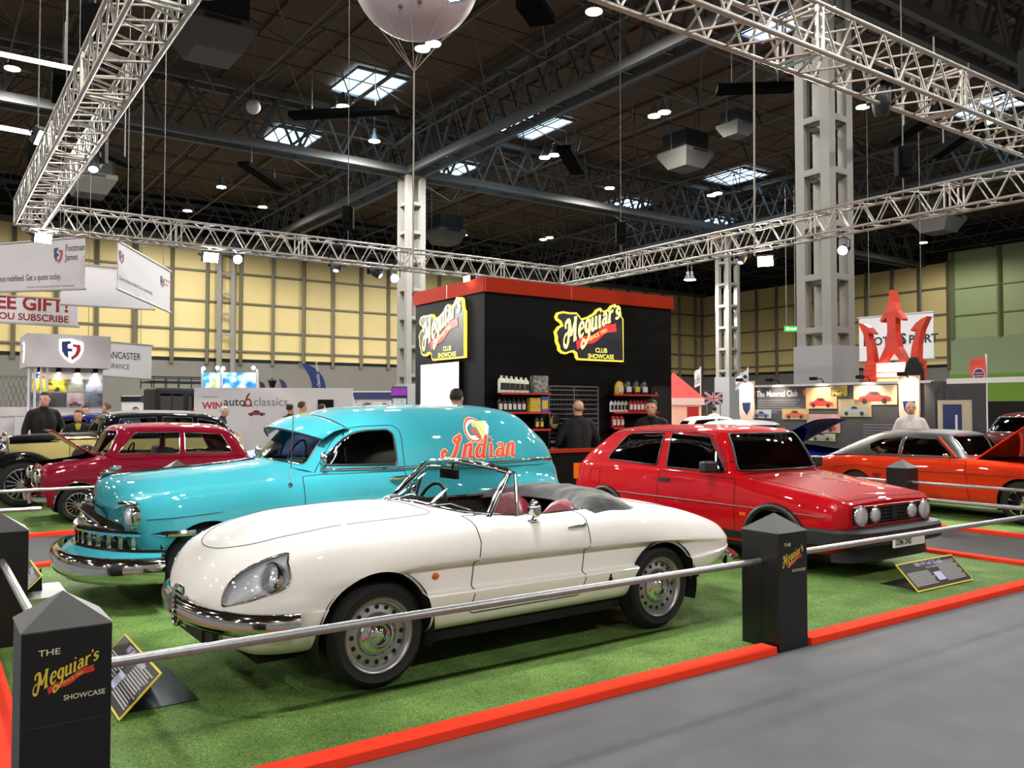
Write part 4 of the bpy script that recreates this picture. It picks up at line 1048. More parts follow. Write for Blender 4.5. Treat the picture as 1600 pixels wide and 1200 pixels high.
        e = sk.side(1.70, .445, sg, .003); b = MB(); b.prism([(-.012, -.03), (.012, -.03), (.016, .0), (.006, .012), (.012, .03), (-.012, .03), (-.006, .012), (-.016, 0)], e, (1, 0, 0), (0, 0, 1), .004); b.build('maker_badge', m_trim, r)
        b = MB(); b.ball((3.15, sg * .545, .535), .07, 14, 10, 0, (.75, .55, .85)); b.build('tail_lamp', m_tail, r, 60)
        b = MB(); b.ball((3.15, sg * .545, .535), .072, 14, 10, 0, (.55, .6, .95)); b.build('tail_lamp_ring', m_chrome, r, 60)
        b = MB(); b.tube(spline2([(2.96, sg * .76, .43), (3.12, sg * .68, .43), (3.25, sg * .5, .43), (3.33, sg * .3, .43), (3.34, sg * .16, .43)], 4), .042, 10); b.build('rear_bumper', m_chrome, r, 60)
    b = MB(); b.box((-.845, -.26, .295), (-.83, .26, .405)); p = b.build('number_plate', m_plate_b, r); b = MB(); plate_text(b, 'PYP 220F', (-.847, .245, .318), (0, -1, 0), .075, 0, .72); b.build('plate_lettering', m_char_w, p)
    b = MB(); b.bar((-.82, -.42, .34), (-.82, .42, .34), .03, .07); b.build('plate_bracket', m_trim, r)
    for x in (0, 2.25):
        for sg in (-1, 1): wheel(r, x, sg * .735, .308, .165, .212, 'steel', sg)
    return r
convertible()
# ================================================================ the turquoise panel van
def sweep(path, prof, sg=1, z0=0.0, out=1):
    """run a profile (outward, up) along a plan path of (x, y); outward is away from the car"""
    P = spline2(path, 4); b = MB(); K = len(prof); vs = []
    for i, p in enumerate(P):
        a, c = P[max(i - 1, 0)], P[min(i + 1, len(P) - 1)]; t = Vector((c[0] - a[0], c[1] - a[1], 0)).normalized(); n = Vector((t.y, -t.x, 0))
        if n.dot(Vector((p[0] - 1.5, p[1], 0))) < 0: n = -n
        zz = p[2] if len(p) > 2 else 0
        for o, h in prof: vs.append(Vector((p[0], p[1], z0 + zz)) + n * o + Vector((0, 0, h)))
    N = len(P)
    b.add(vs, [(i * K + j, (i + 1) * K + j, (i + 1) * K + (j + 1) % K, i * K + (j + 1) % K) for i in range(N - 1) for j in range(K)] + [tuple(range(K)), tuple(range((N - 1) * K, N * K))])
    return b
def both(path): return [(p[0], -p[1]) + tuple(p[2:]) for p in reversed(path)] + list(path[1:] if abs(path[0][1]) < 1e-6 else path)
def decal(b, sk, sg, name, mats, parent, off=.003, flip=1):
    """lay a flat drawing made in (x, 0, z) on the car's side"""
    vs = []
    for x, y, z in b.v:
        p = sk.side(x, z, sg, off + abs(y)); vs.append(tuple(p) if p else (x, sg * .9, z))
    b.v = vs; return b.build(name, mats, parent)
def van():
    o0 = uv(1.93, 7.9, .014)
    r = thing('panel_van', 'turquoise fifties panel van with red script lettering on its side', 'van', o0, AU)
    teal = paint('turquoise_paint', (.19, .53, .575), .2)
    st = [
     [(-.48,.55,.30),(-.50,.62,.36),(-.54,.66,.46),(-.57,.66,.58),(-.59,.65,.70),(-.60,.62,.82),(-.63,.42,.78),(-.67,.28,.785),(-.70,.16,.795),(-.71,0,.80)],
     [(-.36,.70,.28),(-.38,.80,.34),(-.43,.865,.45),(-.46,.88,.58),(-.485,.875,.72),(-.50,.80,.875),(-.54,.54,.885),(-.58,.40,.945),(-.62,.26,1.005),(-.65,0,1.03)],
     [(-.2,.75,.27),(-.2,.88,.33),(-.2,.925,.45),(-.2,.945,.6),(-.2,.935,.76),(-.2,.82,.945),(-.2,.60,.92),(-.2,.48,.97),(-.2,.32,1.045),(-.2,0,1.075)],
     [(.3,.78,.27),(.3,.90,.33),(.3,.94,.45),(.3,.955,.62),(.3,.945,.80),(.3,.84,.975),(.3,.66,.95),(.3,.54,1.0),(.3,.36,1.08),(.3,0,1.11)],
     [(.8,.78,.27),(.8,.90,.33),(.8,.94,.45),(.8,.955,.62),(.8,.945,.82),(.8,.885,.985),(.8,.80,1.02),(.8,.62,1.05),(.8,.4,1.11),(.8,0,1.13)],
     [(1.3,.78,.27),(1.3,.90,.33),(1.3,.94,.45),(1.3,.955,.62),(1.3,.945,.83),(1.3,.90,1.0),(1.3,.86,1.04),(1.3,.62,1.05),(1.3,.4,1.05),(1.3,0,1.05)],
     [(2.2,.78,.27),(2.2,.90,.33),(2.2,.945,.45),(2.2,.965,.62),(2.2,.95,.80),(2.2,.895,.98),(2.2,.86,1.04),(2.2,.62,1.05),(2.2,.4,1.05),(2.2,0,1.05)],
     [(2.55,.78,.27),(2.55,.92,.33),(2.55,.985,.45),(2.55,1.0,.62),(2.55,.975,.80),(2.55,.885,.95),(2.55,.86,1.04),(2.55,.62,1.05),(2.55,.4,1.05),(2.55,0,1.05)],
     [(3.1,.78,.27),(3.1,.94,.33),(3.1,1.0,.45),(3.1,1.02,.62),(3.1,.995,.82),(3.1,.87,.93),(3.1,.845,1.04),(3.1,.6,1.05),(3.1,.4,1.05),(3.1,0,1.05)],
     [(3.55,.72,.30),(3.55,.90,.36),(3.56,.955,.47),(3.56,.97,.62),(3.56,.94,.78),(3.55,.80,.88),(3.55,.76,1.03),(3.55,.55,1.04),(3.55,.35,1.04),(3.55,0,1.04)],
     [(3.72,.62,.34),(3.76,.80,.40),(3.79,.86,.49),(3.80,.87,.60),(3.78,.84,.72),(3.74,.70,.80),(3.74,.62,.98),(3.74,.45,.99),(3.75,.3,.99),(3.76,0,.99)],
     [(3.82,.4,.40),(3.86,.55,.44),(3.89,.62,.50),(3.90,.63,.58),(3.89,.60,.66),(3.86,.5,.72),(3.86,.42,.80),(3.87,.3,.82),(3.88,.2,.83),(3.88,0,.83)]]
    for k in (1, 2, 3): st[k][8:] = [(x, y, z - .02) for x, y, z in st[k][8:]]
    bm = net_surface(st, 6, 4, ends=(True, True))
    cb = [
     [(.93,.82,1.02),(.90,.75,1.045),(.84,.62,1.06),(.79,.48,1.085),(.75,.3,1.105),(.73,.15,1.115),(.72,0,1.12)],
     [(1.22,.875,1.02),(1.25,.80,1.22),(1.28,.72,1.385),(1.26,.61,1.45),(1.22,.42,1.49),(1.20,.2,1.51),(1.19,0,1.515)],
     [(1.5,.885,1.02),(1.5,.825,1.25),(1.5,.745,1.43),(1.5,.64,1.525),(1.5,.46,1.58),(1.5,.22,1.605),(1.5,0,1.61)],
     [(2.2,.89,1.02),(2.2,.84,1.25),(2.2,.77,1.44),(2.2,.67,1.54),(2.2,.48,1.605),(2.2,.24,1.63),(2.2,0,1.64)],
     [(2.85,.88,1.02),(2.85,.835,1.25),(2.85,.765,1.44),(2.85,.665,1.54),(2.85,.48,1.605),(2.85,.24,1.63),(2.85,0,1.64)],
     [(3.25,.85,1.02),(3.25,.80,1.24),(3.24,.725,1.41),(3.23,.63,1.505),(3.22,.45,1.565),(3.21,.22,1.59),(3.21,0,1.60)],
     [(3.50,.79,1.02),(3.49,.74,1.18),(3.46,.67,1.31),(3.43,.57,1.40),(3.41,.4,1.46),(3.40,.2,1.485),(3.39,0,1.49)],
     [(3.68,.68,1.00),(3.68,.63,1.10),(3.67,.57,1.19),(3.65,.48,1.25),(3.64,.33,1.29),(3.63,.16,1.305),(3.63,0,1.31)],
     [(3.78,.52,.97),(3.79,.46,1.0),(3.80,.4,1.03),(3.81,.3,1.06),(3.81,.2,1.08),(3.82,.1,1.09),(3.82,0,1.09)]]
    cm = net_surface(cb, 7, 5, ends=(False, True))
    skb, skc = Skin(bm), Skin(cm)
    arch = lambda cx, cz, rad: [(cx + rad * math.cos(t), cz + rad * math.sin(t)) for t in [math.radians(-20 + 220 * k / 30) for k in range(31)]] + [(cx - rad, .1), (cx + rad, .1)]
    carve(bm, arch(.0, .335, .36), XZ, lambda c: abs(c.y) > .55).free(); carve(bm, arch(2.95, .28, .33), XZ, lambda c: abs(c.y) > .55).free()
    win = rounded([(.985, 1.095), (1.70, 1.08), (1.70, 1.40, .09), (1.28, 1.385, .16)], .035)
    dfr = rounded([(.83, 1.0, .01), (.93, 1.03, .02), (1.22, 1.425, .18), (1.775, 1.445, .11), (1.775, 1.0, .01)], .02)
    dlow = [(.79, .40), (1.775, .40), (1.775, 1.018), (.79, 1.018)]
    body = None
    for sg in (-1, 1):
        w = carve(cm, win, XZ, lambda c: c.y * sg > .6); fpiece = carve(cm, dfr, XZ, lambda c: c.y * sg > .6); lpiece = carve(bm, dlow, XZ, lambda c: c.y * sg > .86)
        door = bm_obj('door', lpiece, teal, r, 40, free=False); panel_gap('door_gap', door, [lpiece, fpiece], .004); lpiece.free()
        fo = bm_obj('window_surround', fpiece, teal, door, 40); beading('window_seal', w, .011, m_trim, door); grow(w, -.006)
        bm_obj('door_window', w, m_dark_pane, door, 40)
        b = MB(); p = skc.side(1.21, 1.12, sg, .0); q = skc.side(1.235, 1.375, sg, .0); b.tube([p, q], .011, 6); b.build('quarterlight_bar', m_chrome, door, 60)
        b = MB(); a = skb.side(1.60, .955, sg, .02); c = skb.side(1.80, .965, sg, .035); b.tube([a, a.lerp(c, .3) + Vector((0, sg * .02, .0)), c], [.012, .022, .016], 10); b.build('door_handle', m_chrome, door, 60)
        b = MB(); a = skc.side(1.0, 1.06, sg, .0); b.tube([a, a + Vector((-.01, sg * .05, .06))], .01, 8); b.ball(tuple(a + Vector((-.02, sg * .07, .095))), .06, 16, 10, 0, (.45, .8, 1)); b.build('door_mirror', m_chrome, door, 60)
    # windscreen in two panes under a painted visor
    ws = rounded([(-.655, 1.10), (-.03, 1.135), (-.03, 1.42), (-.58, 1.385, .08)], .03); ws2 = [(-y, z) for y, z in reversed(ws)]
    for p in (ws, ws2):
        w = carve(cm, p, YZ, lambda c: c.x < 1.262 and c.z < 1.47); beading('windscreen_trim', w, .013, m_chrome, r); bm_obj('windscreen', w, m_pane, r, 40)
    for p in ([(-.42, 1.06), (.42, 1.06), (.36, 1.27), (-.36, 1.27)],):
        w = carve(cm, rounded(p, .06), YZ, lambda c: c.x > 3.4); bm_obj('rear_window', w, m_dark_pane, r, 40)
    bm_obj('cabin', cm, teal, r, 40)
    rows = []
    for k in range(13):
        y = -.74 + 1.48 * k / 12; t = abs(y) / .74
        fx, fz = .80 + .24 * t ** 1.6, 1.425 - .10 * t ** 1.8; bx, bz = 1.18 + .10 * t ** 2, 1.535 - .13 * t ** 2.2
        rows.append([(fx, y, fz - .012), (fx - .012, y, fz), ((fx * .6 + bx * .4), y, fz * .6 + bz * .4 + .035), (fx * .2 + bx * .8, y, fz * .2 + bz * .8 + .03), (bx, y, bz)])
    b = MB(); vs = [p for q in rows for p in q]; b.add(vs, [(i * 5 + j, (i + 1) * 5 + j, (i + 1) * 5 + j + 1, i * 5 + j + 1) for i in range(12) for j in range(4)])
    vo = b.build('sun_visor', teal, r, 60); md = vo.modifiers.new('s', 'SOLIDIFY'); md.thickness = .008
    b = MB(); b.tube([q[0] for q in rows], .010, 6); b.build('visor_trim', m_trim, vo, 60)
    b = MB(); b.tube([q[4] for q in rows], .006, 5); b.build('visor_seam', m_gap, vo)
    bp = [(-.6, 0), (-.55, -.30), (.0, -.45), (.70, -.60), (.72, 0), (.70, .60), (.0, .45), (-.55, .30)]
    h = carve(bm, bp, XY, lambda c: c.z > .9); ho = bm_obj('bonnet', h, teal, r, 40, free=False); h.free()
    bm_obj('body', bm, teal, r, 40)
    arch_well(r, .0, .335, .375, .93, .5); arch_well(r, 2.95, .28, .345, .95, .5)
    b = MB(); b.box((.38, -.74, .26), (3.6, .74, .36)); b.box((-.5, -.45, .3), (3.6, .45, .5)); b.build('underbody', m_inner, r)
    b = MB(); b.box((.72, -.72, .5), (3.5, .72, .56)); b.box((.85, -.70, .56), (.98, .70, 1.0)); b.box((2.1, -.70, .56), (2.15, .70, 1.38)); b.build('cabin_lining', m_inner, r)
    sm = mat('van_seat', (.52, .50, .45), .7); b = MB(); b.box((1.35, -.7, .56), (1.85, .7, .82)); b.M = Matrix.Translation((1.78, 0, .8)) @ Matrix.Rotation(.2, 4, 'Y'); b.box((-.07, -.7, -.05), (.09, .7, .42)); so = b.build('bench_seat', sm, r); bev(so, .05, 3)
    b = MB(); c = Vector((1.2, .38, 1.08)); ax, ay = Vector((.35, 0, .93)), Vector((0, 1, 0)); b.tube([c + (ax * math.sin(t) + ay * math.cos(t)) * .21 for t in [2 * PI * k / 32 for k in range(32)]], .012, 6, closed=True); b.bar(c - ay * .2, c + ay * .2, .02); b.tube([c, c - Vector((.35, 0, .14))], .02, 6); b.build('steering_wheel', mat('ivory_wheel', (.72, .70, .62), .4), r, 60)
    # chrome: bonnet ribs, ornament, belt strips
    b = MB()
    for y in (-.05, -.025, 0, .025, .05):
        pts = []
        for k in range(30):
            x = -.655 + 1.3 * (k / 29) ** 1.6; p = skb.top(x, y, .004)
            if p: pts.append(p)
        fr = [skb.front(y, z, .006) for z in (.62, .70, .78, .84)]; pts = [p for p in fr if p] + pts
        b.tube(pts, .008, 6)
    b.build('bonnet_ribs', m_chrome, r, 60)
    b = MB(); b.ball((-.60, 0, 1.05), .035, 14, 10, 0, (1.8, .5, .7)); b.ball((-.54, 0, 1.085), .025, 12, 8, 0, (2.0, .4, 1.0)); b.ball((-.655, 0, .99), .032, 12, 8, 0, (.8, .7, 1.4)); b.build('bonnet_ornament', m_chrome, r, 60)
    for sg in (-1, 1):
        b = MB(); b.tube(side_line(skc, [(.98, 1.055), (1.4, 1.05), (2.2, 1.05), (3.0, 1.065), (3.45, 1.08), (3.62, 1.06)], sg, .005), .013, 6); b.build('waist_strip', m_chrome, r, 60)
        b = MB(); b.tube(side_line(skb, [(-.47, .735), (-.2, .745), (.1, .765)], sg, .002), .006, 6); b.build('wing_crease', teal, r, 60)
        b = MB(); p = [(.0 + .40 * math.cos(t), .335 + .40 * math.sin(t)) for t in [math.radians(150 - 120 * k / 10) for k in range(11)]]
        # headlamp
        b = MB(); b.M = Matrix.Translation((-.54, sg * .735, .75)) @ Matrix.Scale(.9, 4) @ Matrix.Rotation(sg * math.radians(4), 4, 'Z')
        b.lathe([(.125, .12), (.13, .02), (.12, -.02), (.10, -.03), (.095, -.01)], 28, 'x'); hr = b.build('headlamp_ring', m_chrome, r, 60)
        l = MB(); l.M = b.M; l.lathe([(.098, -.015), (.08, -.045), (.05, -.062), (0, -.07)], 24, 'x'); l.build('headlamp', m_lampglass, hr, 60)
        v = MB(); v.M = b.M; v.add([(-.10 - .03 * math.cos(t), .11 * math.sin(t), .085 + .045 * math.cos(t)) for t in [-.9 + 1.8 * k / 10 for k in range(11)]] + [(.03, .115 * math.sin(t), .09 + .045 * math.cos(t)) for t in [-.9 + 1.8 * k / 10 for k in range(11)]], [(k, k + 1, k + 12, k + 11) for k in range(10)]); vv = v.build('headlamp_visor', m_chrome, hr, 60); md = vv.modifiers.new('s', 'SOLIDIFY'); md.thickness = .006
        t = MB(); t.ball((3.80, sg * .80, .72), .06, 14, 8, 0, (1.1, .6, 1)); t.build('tail_lamp', m_tail, r, 60)
    # nose: upper lip, prow, slotted grille, splash pan, bumper
    lip = both([(-.765, 0, .765), (-.74, .14, .74), (-.675, .35, .68), (-.59, .55, .635), (-.49, .72, .60), (-.40, .83, .585)])
    sweep(lip, [(-.03, .05), (.03, .045), (.055, .0), (.03, -.04), (-.03, -.04)]).build('grille_lip', m_chrome, r, 50)
    b = MB(); b.ball((-.73, 0, .83), .06, 16, 10, 0, (.8, 1, .8)); b.build('nose_badge', m_chrome, r, 60)
    b = MB(); prw = both([(-.76, 0), (-.74, .16), (-.67, .38), (-.58, .56), (-.50, .66)]); sweep(prw, [(.0, .70), (.05, .64), (.04, .54), (.0, .50)]).build('grille_prow', m_chrome, r, 50)
    b = MB(); b.ball((-.735, 0, .64), .15, 20, 14, 0, (.6, .95, .9)); b.build('prow_bulge', m_chrome, r, 60)
    for z, nm, t in ((.615, 'grille_bar', .045), (.475, 'grille_bar', .04)):
        bar = both([(-.83, 0), (-.81, .18), (-.74, .42), (-.62, .66), (-.46, .84), (-.26, .935), (-.12, .955)] if z > .5 else [(-.83, 0), (-.81, .18), (-.74, .42), (-.62, .66), (-.47, .83), (-.33, .91)])
        sweep(bar, [(-.02, t * .5), (.02, t * .5), (.035, 0), (.02, -t * .5), (-.02, -t * .5)], 1, z).build(nm, m_chrome, r, 50)
    b = MB()
    P = spline2(both([(-.83, 0), (-.81, .18), (-.74, .42), (-.62, .66), (-.47, .83), (-.36, .90)]), 4)
    for x, y in P[::2]: b.box((x - .01, y - .012, .48), (x + .02, y + .012, .61))
    teeth = b
    back = both([(-.76, 0), (-.74, .18), (-.67, .42), (-.55, .66), (-.42, .82), (-.33, .90)])
    sweep(back, [(.0, .14), (.005, .14), (.005, 0), (0, 0)], 1, .475).build('grille_back', m_inner, r); teeth.build('grille_bars', m_chrome, r)
    pan = both([(-.86, 0), (-.84, .2), (-.77, .44), (-.65, .68), (-.48, .86), (-.36, .92)])
    sweep(pan, [(-.12, .06), (.02, .05), (.08, .0), (.08, -.03), (-.12, -.03)], 1, .42).build('splash_pan', teal, r, 50)
    bpth = both([(-.97, 0), (-.955, .25), (-.89, .52), (-.76, .76), (-.58, .92), (-.42, .97), (-.36, .975)])
    sweep(bpth, [(-.015, .10), (.02, .095), (.045, .06), (.05, 0), (.04, -.06), (.01, -.10), (-.015, -.10), (-.005, 0)], 1, .345).build('front_bumper', m_chrome, r, 60)
    b = MB(); sweep_b = [(3.93, y) for y in (-.5, 0, .5)]; b.tube(spline2([(3.70, -.98, .42), (3.86, -.84, .42), (3.98, -.5, .42), (4.0, 0, .42), (3.98, .5, .42), (3.86, .84, .42), (3.70, .98, .42)], 4), .07, 10); b.build('rear_bumper', m_chrome, r, 60)
    # aerial and wipers
    p = skb.side(.67, .94, -1, .0); b = MB(); b.ball(tuple(p), .022, 8, 6); b.tube([p, (.685, -.93, 1.56)], .004, 5); b.build('aerial', m_chrome, r)
    b = MB()
    for y in (-.35, .25): b.tube([(.80, y, 1.10), (.86, y - .1, 1.16), (.93, y - .28, 1.15)], .006, 5)
    b.build('wiper', m_chrome, r)
    # side lettering
    red, cream, dk, wh = mat('sign_red', (.78, .20, .10), .4), mat('sign_peach', (.97, .72, .50), .4), mat('sign_teal', (.12, .45, .45), .4), mat('sign_white', (.96, .95, .92), .4)
    skin_m, yel = mat('sign_brown', (.62, .33, .25), .4), mat('sign_yellow', (.92, .88, .52), .4)
    for sg in (-1, 1):
        X = lambda x: x
        if sg > 0: continue
        b = MB(); script(b, 'Indian', (2.25, -.0006, 1.115), (1, 0, 0), (0, 0, 1), .205, 0, .0, None, .04, .16); script(b, 'Indian', (2.25, -.003, 1.115), (1, 0, 0), (0, 0, 1), .205, 1, .0, None, .0, .16)
        decal(b, skc, sg, 'script_sign', [cream, red], r)
        b = MB(); q = lambda rr, cx=2.59, cz=1.385, n=36: [(cx + rr * .92 * math.cos(2 * PI * k / n), cz + rr * math.sin(2 * PI * k / n)) for k in range(n)]
        def fill(pts, mi, dep): b.add([(x, -dep, z) for x, z in pts], [tuple(range(len(pts)))], mi)
        fill(q(.128), 0, .0002); fill(q(.120), 1, .0006); fill(q(.102), 2, .0010)
        fc = [(2.575, 1.435), (2.558, 1.41), (2.553, 1.39), (2.543, 1.375), (2.553, 1.37), (2.552, 1.355), (2.562, 1.345), (2.58, 1.342), (2.60, 1.325), (2.62, 1.30), (2.66, 1.30), (2.665, 1.33), (2.62, 1.39)]
        fill(fc, 3, .0014)
        for k in range(7):
            z0 = 1.452 - k * .022; fe = [(2.59 + k * .012, z0 - .005), (2.60 + k * .012, z0 + .014), (2.76 - abs(k - 2) * .008, z0 + .022), (2.785 - abs(k - 2) * .008, z0 + .010), (2.76 - abs(k - 2) * .008, z0 - .002)]
            fill(fe, 4, .0016 + k * .0001)
            fill([(2.735 - abs(k - 2) * .008, z0 + .019), (2.76 - abs(k - 2) * .008, z0 + .022), (2.785 - abs(k - 2) * .008, z0 + .010), (2.76 - abs(k - 2) * .008, z0 - .002), (2.735 - abs(k - 2) * .008, z0 + .001)], 2, .0024)
            fill([(2.625 + k * .012, z0 - .002), (2.632 + k * .012, z0 + .012), (2.640 + k * .012, z0 + .012), (2.633 + k * .012, z0 - .002)], 3, .0028)
        fill([(2.575, 1.445), (2.59, 1.45), (2.685, 1.30), (2.668, 1.295)], 4, .0022)
        decal(b, skc, sg, 'round_emblem', [cream, red, wh, skin_m, yel], r)
        b = MB()
        for k, ch in enumerate('ORIGINAL'):
            a = math.radians(165 - k * 14.5); ox, oz = 2.59 + .155 * math.cos(a), 1.385 + .155 * math.sin(a); tx = Vector((math.sin(a), 0, -math.cos(a))); ty = Vector((math.cos(a), 0, math.sin(a)))
            b.text(ch, (ox, 0, oz), tx, ty, .034, 0, lift=0)
        decal(b, skc, sg, 'arc_lettering', dk, r)
        b = MB(); b.text('MOTORCYCLES', (2.30, 0, .955), (1, 0, 0), (0, 0, 1), .07, 0, lift=0, sx=1.25); decal(b, skb, sg, 'side_lettering', dk, r)
        b = MB(); b.text('Rider & Son', (1.20, 0, .835), (1, 0, 0), (0, 0, 1), .075, 0, lift=0, shear=.3); decal(b, skb, sg, 'door_lettering', mat('faded_teal_print', (.22, .52, .55), .4), r)
    for x in (0, 2.95):
        for sg in (-1, 1): wheel(r, x, sg * .845, .345, .17, .215, 'cap', sg)
    return r
van()
# ================================================================ the red hatchback
def car_body(r, col, body_st, cab_st, arches, windows, ws, rw=None, door=None, pane=None, trim=None, nx=6, ny=4, cab_col=None, trim_r=.010, arch_y=.5, bonnet=None, keep_bonnet=True, side_y=.55):
    """shell, cabin, glass and doors of a closed car; windows are outlines in (x, z), ws and rw in (y, z)"""
    pane = pane or m_dark_pane; trim = trim or m_trim
    bm = net_surface(body_st, nx, ny, ends=(True, True)); cm = net_surface(cab_st, nx, ny + 1, ends=(False, True)); skb, skc = Skin(bm), Skin(cm)
    for (cx, cz, rad, sx) in arches:
        a = [(cx + rad * sx * math.cos(t), cz + rad * math.sin(t)) for t in [math.radians(-20 + 220 * k / 26) for k in range(27)]] + [(cx - rad * sx, .05), (cx + rad * sx, .05)]
        carve(bm, a, XZ, lambda c: abs(c.y) > arch_y).free()
    for sg in (-1, 1):
        dr = None
        if door:
            d = carve(bm, door, XZ, lambda c: c.y * sg > side_y + .08); dr = bm_obj('door', d, col, r, 40, free=False); panel_gap('door_gap', dr, [d], .0045); d.free()
        for w in windows:
            p = carve(cm, w, XZ, lambda c: c.y * sg > .40); beading('window_trim', p, trim_r, trim, dr or r, d=.02); grow(p, -.005); bm_obj('side_window', p, pane, dr or r, 40)
    for poly, sel, nm in ((ws, lambda c: c.x < cab_st[1][2][0] + .02, 'windscreen'), (rw, lambda c: c.x > cab_st[-2][2][0] - .6 and c.x > 1.5, 'rear_window')):
        if not poly: continue
        p = carve(cm, poly, YZ, sel); beading(nm + '_trim', p, trim_r * 1.3, trim, r, d=.02); grow(p, -.004); bm_obj(nm, p, pane, r, 40)
    bon = None
    if bonnet:
        p = carve(bm, bonnet, XY, lambda c: c.z > .55 and c.x < 1.2)
        if keep_bonnet: bon = bm_obj('bonnet', p, col, r, 40, free=False); panel_gap('bonnet_gap', bon, [p], .003); p.free()
        else: bon = p
    bm_obj('body', bm, col, r, 40); bm_obj('roof', cm, cab_col or col, r, 40)
    return skb, skc, bon
def cabin_kit(r, x0, x1, w, floor, belt, seats, seat_m, wheel_y):
    b = MB(); b.box((x0 - .1, -w, floor), (x1, w, floor + .05)); b.box((x0 - .1, -w, floor), (x0 + .12, w, belt - .05)); b.box((x1 - .05, -w, floor), (x1, w, belt - .02)); b.build('cabin_lining', m_cabin, r)
    for x, y, ww, h in seats:
        b = MB(); b.box((x - .45, y - ww / 2, floor + .05), (x + .05, y + ww / 2, floor + .25)); b.M = Matrix.Translation((x, y, floor + .25)) @ Matrix.Rotation(.25, 4, 'Y'); b.box((-.06, -ww / 2, -.05), (.08, ww / 2, h)); b.M = None; o = b.build('seat', seat_m, r); bev(o, .04, 2)
    b = MB(); c = Vector((x0 + .38, wheel_y, belt + .0)); ax, ay = Vector((.35, 0, .93)), Vector((0, 1, 0)); b.tube([c + (ax * math.sin(t) + ay * math.cos(t)) * .18 for t in [2 * PI * k / 28 for k in range(28)]], .014, 6, closed=True); b.bar(c - ay * .17, c + ay * .17, .03); b.tube([c, c - Vector((.3, 0, .1))], .02, 6); b.build('steering_wheel', m_trim, r, 60)
    b = MB(); b.box((x0 - .06, -w, belt - .14), (x0 + .18, w, belt - .02)); o = b.build('dashboard', m_trim, r); bev(o, .04, 3)
def hatchback():
    r = thing('hatchback_car', 'red three-door hatchback with four round headlamps', 'car', uv(7.70, 5.32, .014), AU + PI / 2)
    red = paint('red_paint', (.64, .02, .06), .2)
    st = [
     [(-.62,.58,.24),(-.66,.66,.28),(-.70,.69,.40),(-.71,.70,.50),(-.715,.695,.58),(-.72,.685,.64),(-.715,.66,.695),(-.71,.45,.71),(-.705,0,.72)],
     [(-.52,.68,.22),(-.56,.765,.26),(-.60,.80,.40),(-.61,.81,.52),(-.615,.805,.60),(-.62,.79,.67),(-.63,.73,.735),(-.62,.5,.755),(-.61,0,.77)],
     [(-.2,.70,.2),(-.2,.80,.25),(-.2,.828,.40),(-.2,.838,.55),(-.2,.836,.63),(-.2,.82,.72),(-.2,.76,.80),(-.2,.55,.822),(-.2,0,.845)],
     [(.3,.70,.2),(.3,.80,.25),(.3,.828,.40),(.3,.84,.56),(.3,.838,.64),(.3,.818,.78),(.3,.765,.865),(.3,.6,.88),(.3,0,.90)],
     [(.56,.70,.2),(.56,.80,.25),(.56,.828,.40),(.56,.84,.56),(.56,.838,.64),(.56,.818,.80),(.56,.775,.895),(.56,.63,.905),(.56,0,.925)],
     [(1.2,.70,.2),(1.2,.80,.25),(1.2,.828,.40),(1.2,.84,.56),(1.2,.838,.64),(1.2,.82,.80),(1.2,.78,.915),(1.2,.66,.925),(1.2,0,.93)],
     [(2.0,.70,.2),(2.0,.80,.25),(2.0,.828,.40),(2.0,.84,.56),(2.0,.838,.64),(2.0,.82,.80),(2.0,.78,.935),(2.0,.66,.945),(2.0,0,.945)],
     [(2.6,.70,.22),(2.6,.80,.27),(2.6,.825,.40),(2.6,.835,.56),(2.6,.832,.64),(2.6,.81,.80),(2.6,.765,.95),(2.6,.66,.955),(2.6,0,.955)],
     [(2.92,.68,.26),(2.94,.77,.32),(2.96,.80,.42),(2.97,.81,.56),(2.97,.808,.64),(2.96,.785,.80),(2.95,.74,.95),(2.95,.6,.96),(2.95,0,.96)],
     [(3.06,.6,.32),(3.1,.70,.38),(3.13,.74,.45),(3.15,.75,.56),(3.15,.75,.64),(3.13,.72,.80),(3.09,.68,.94),(3.09,.5,.955),(3.09,0,.96)]]
    cb = [
     [(.63,.775,.89),(.60,.73,.90),(.57,.66,.905),(.53,.55,.915),(.50,.35,.92),(.485,0,.925)],
     [(.93,.778,.90),(.92,.71,1.12),(.91,.625,1.315),(.885,.54,1.357),(.865,.35,1.377),(.85,0,1.387)],
     [(1.4,.782,.91),(1.4,.72,1.14),(1.4,.645,1.33),(1.4,.56,1.375),(1.4,.35,1.40),(1.4,0,1.41)],
     [(2.2,.782,.93),(2.2,.72,1.14),(2.2,.64,1.32),(2.2,.55,1.368),(2.2,.35,1.393),(2.2,0,1.403)],
     [(2.64,.772,.94),(2.60,.71,1.14),(2.53,.63,1.29),(2.51,.55,1.335),(2.51,.35,1.36),(2.51,0,1.37)],
     [(2.99,.735,.94),(2.95,.69,1.03),(2.87,.62,1.10),(2.84,.54,1.13),(2.83,.35,1.15),(2.83,0,1.155)],
     [(3.08,.68,.93),(3.08,.63,.95),(3.07,.57,.965),(3.07,.5,.97),(3.07,.3,.975),(3.07,0,.975)]]
    wins = [rounded([(.66, .925), (.965, 1.285), (1.53, 1.315), (1.51, .94)], .03), rounded([(1.665, .95), (1.645, 1.318), (2.24, 1.295, .10), (2.52, .985, .06)], .04)]
    ws = rounded([(-.66, .94), (.66, .94), (.565, 1.325), (-.565, 1.325)], .05); rw = rounded([(-.60, 1.0), (.60, 1.0), (.52, 1.31), (-.52, 1.31)], .05)
    door = [(.50, .30), (1.62, .30), (1.60, .90), (.50, .87)]
    bon = rounded([(-.66, -.64), (-.66, .64), (.46, .68), (.46, -.68)], .03)
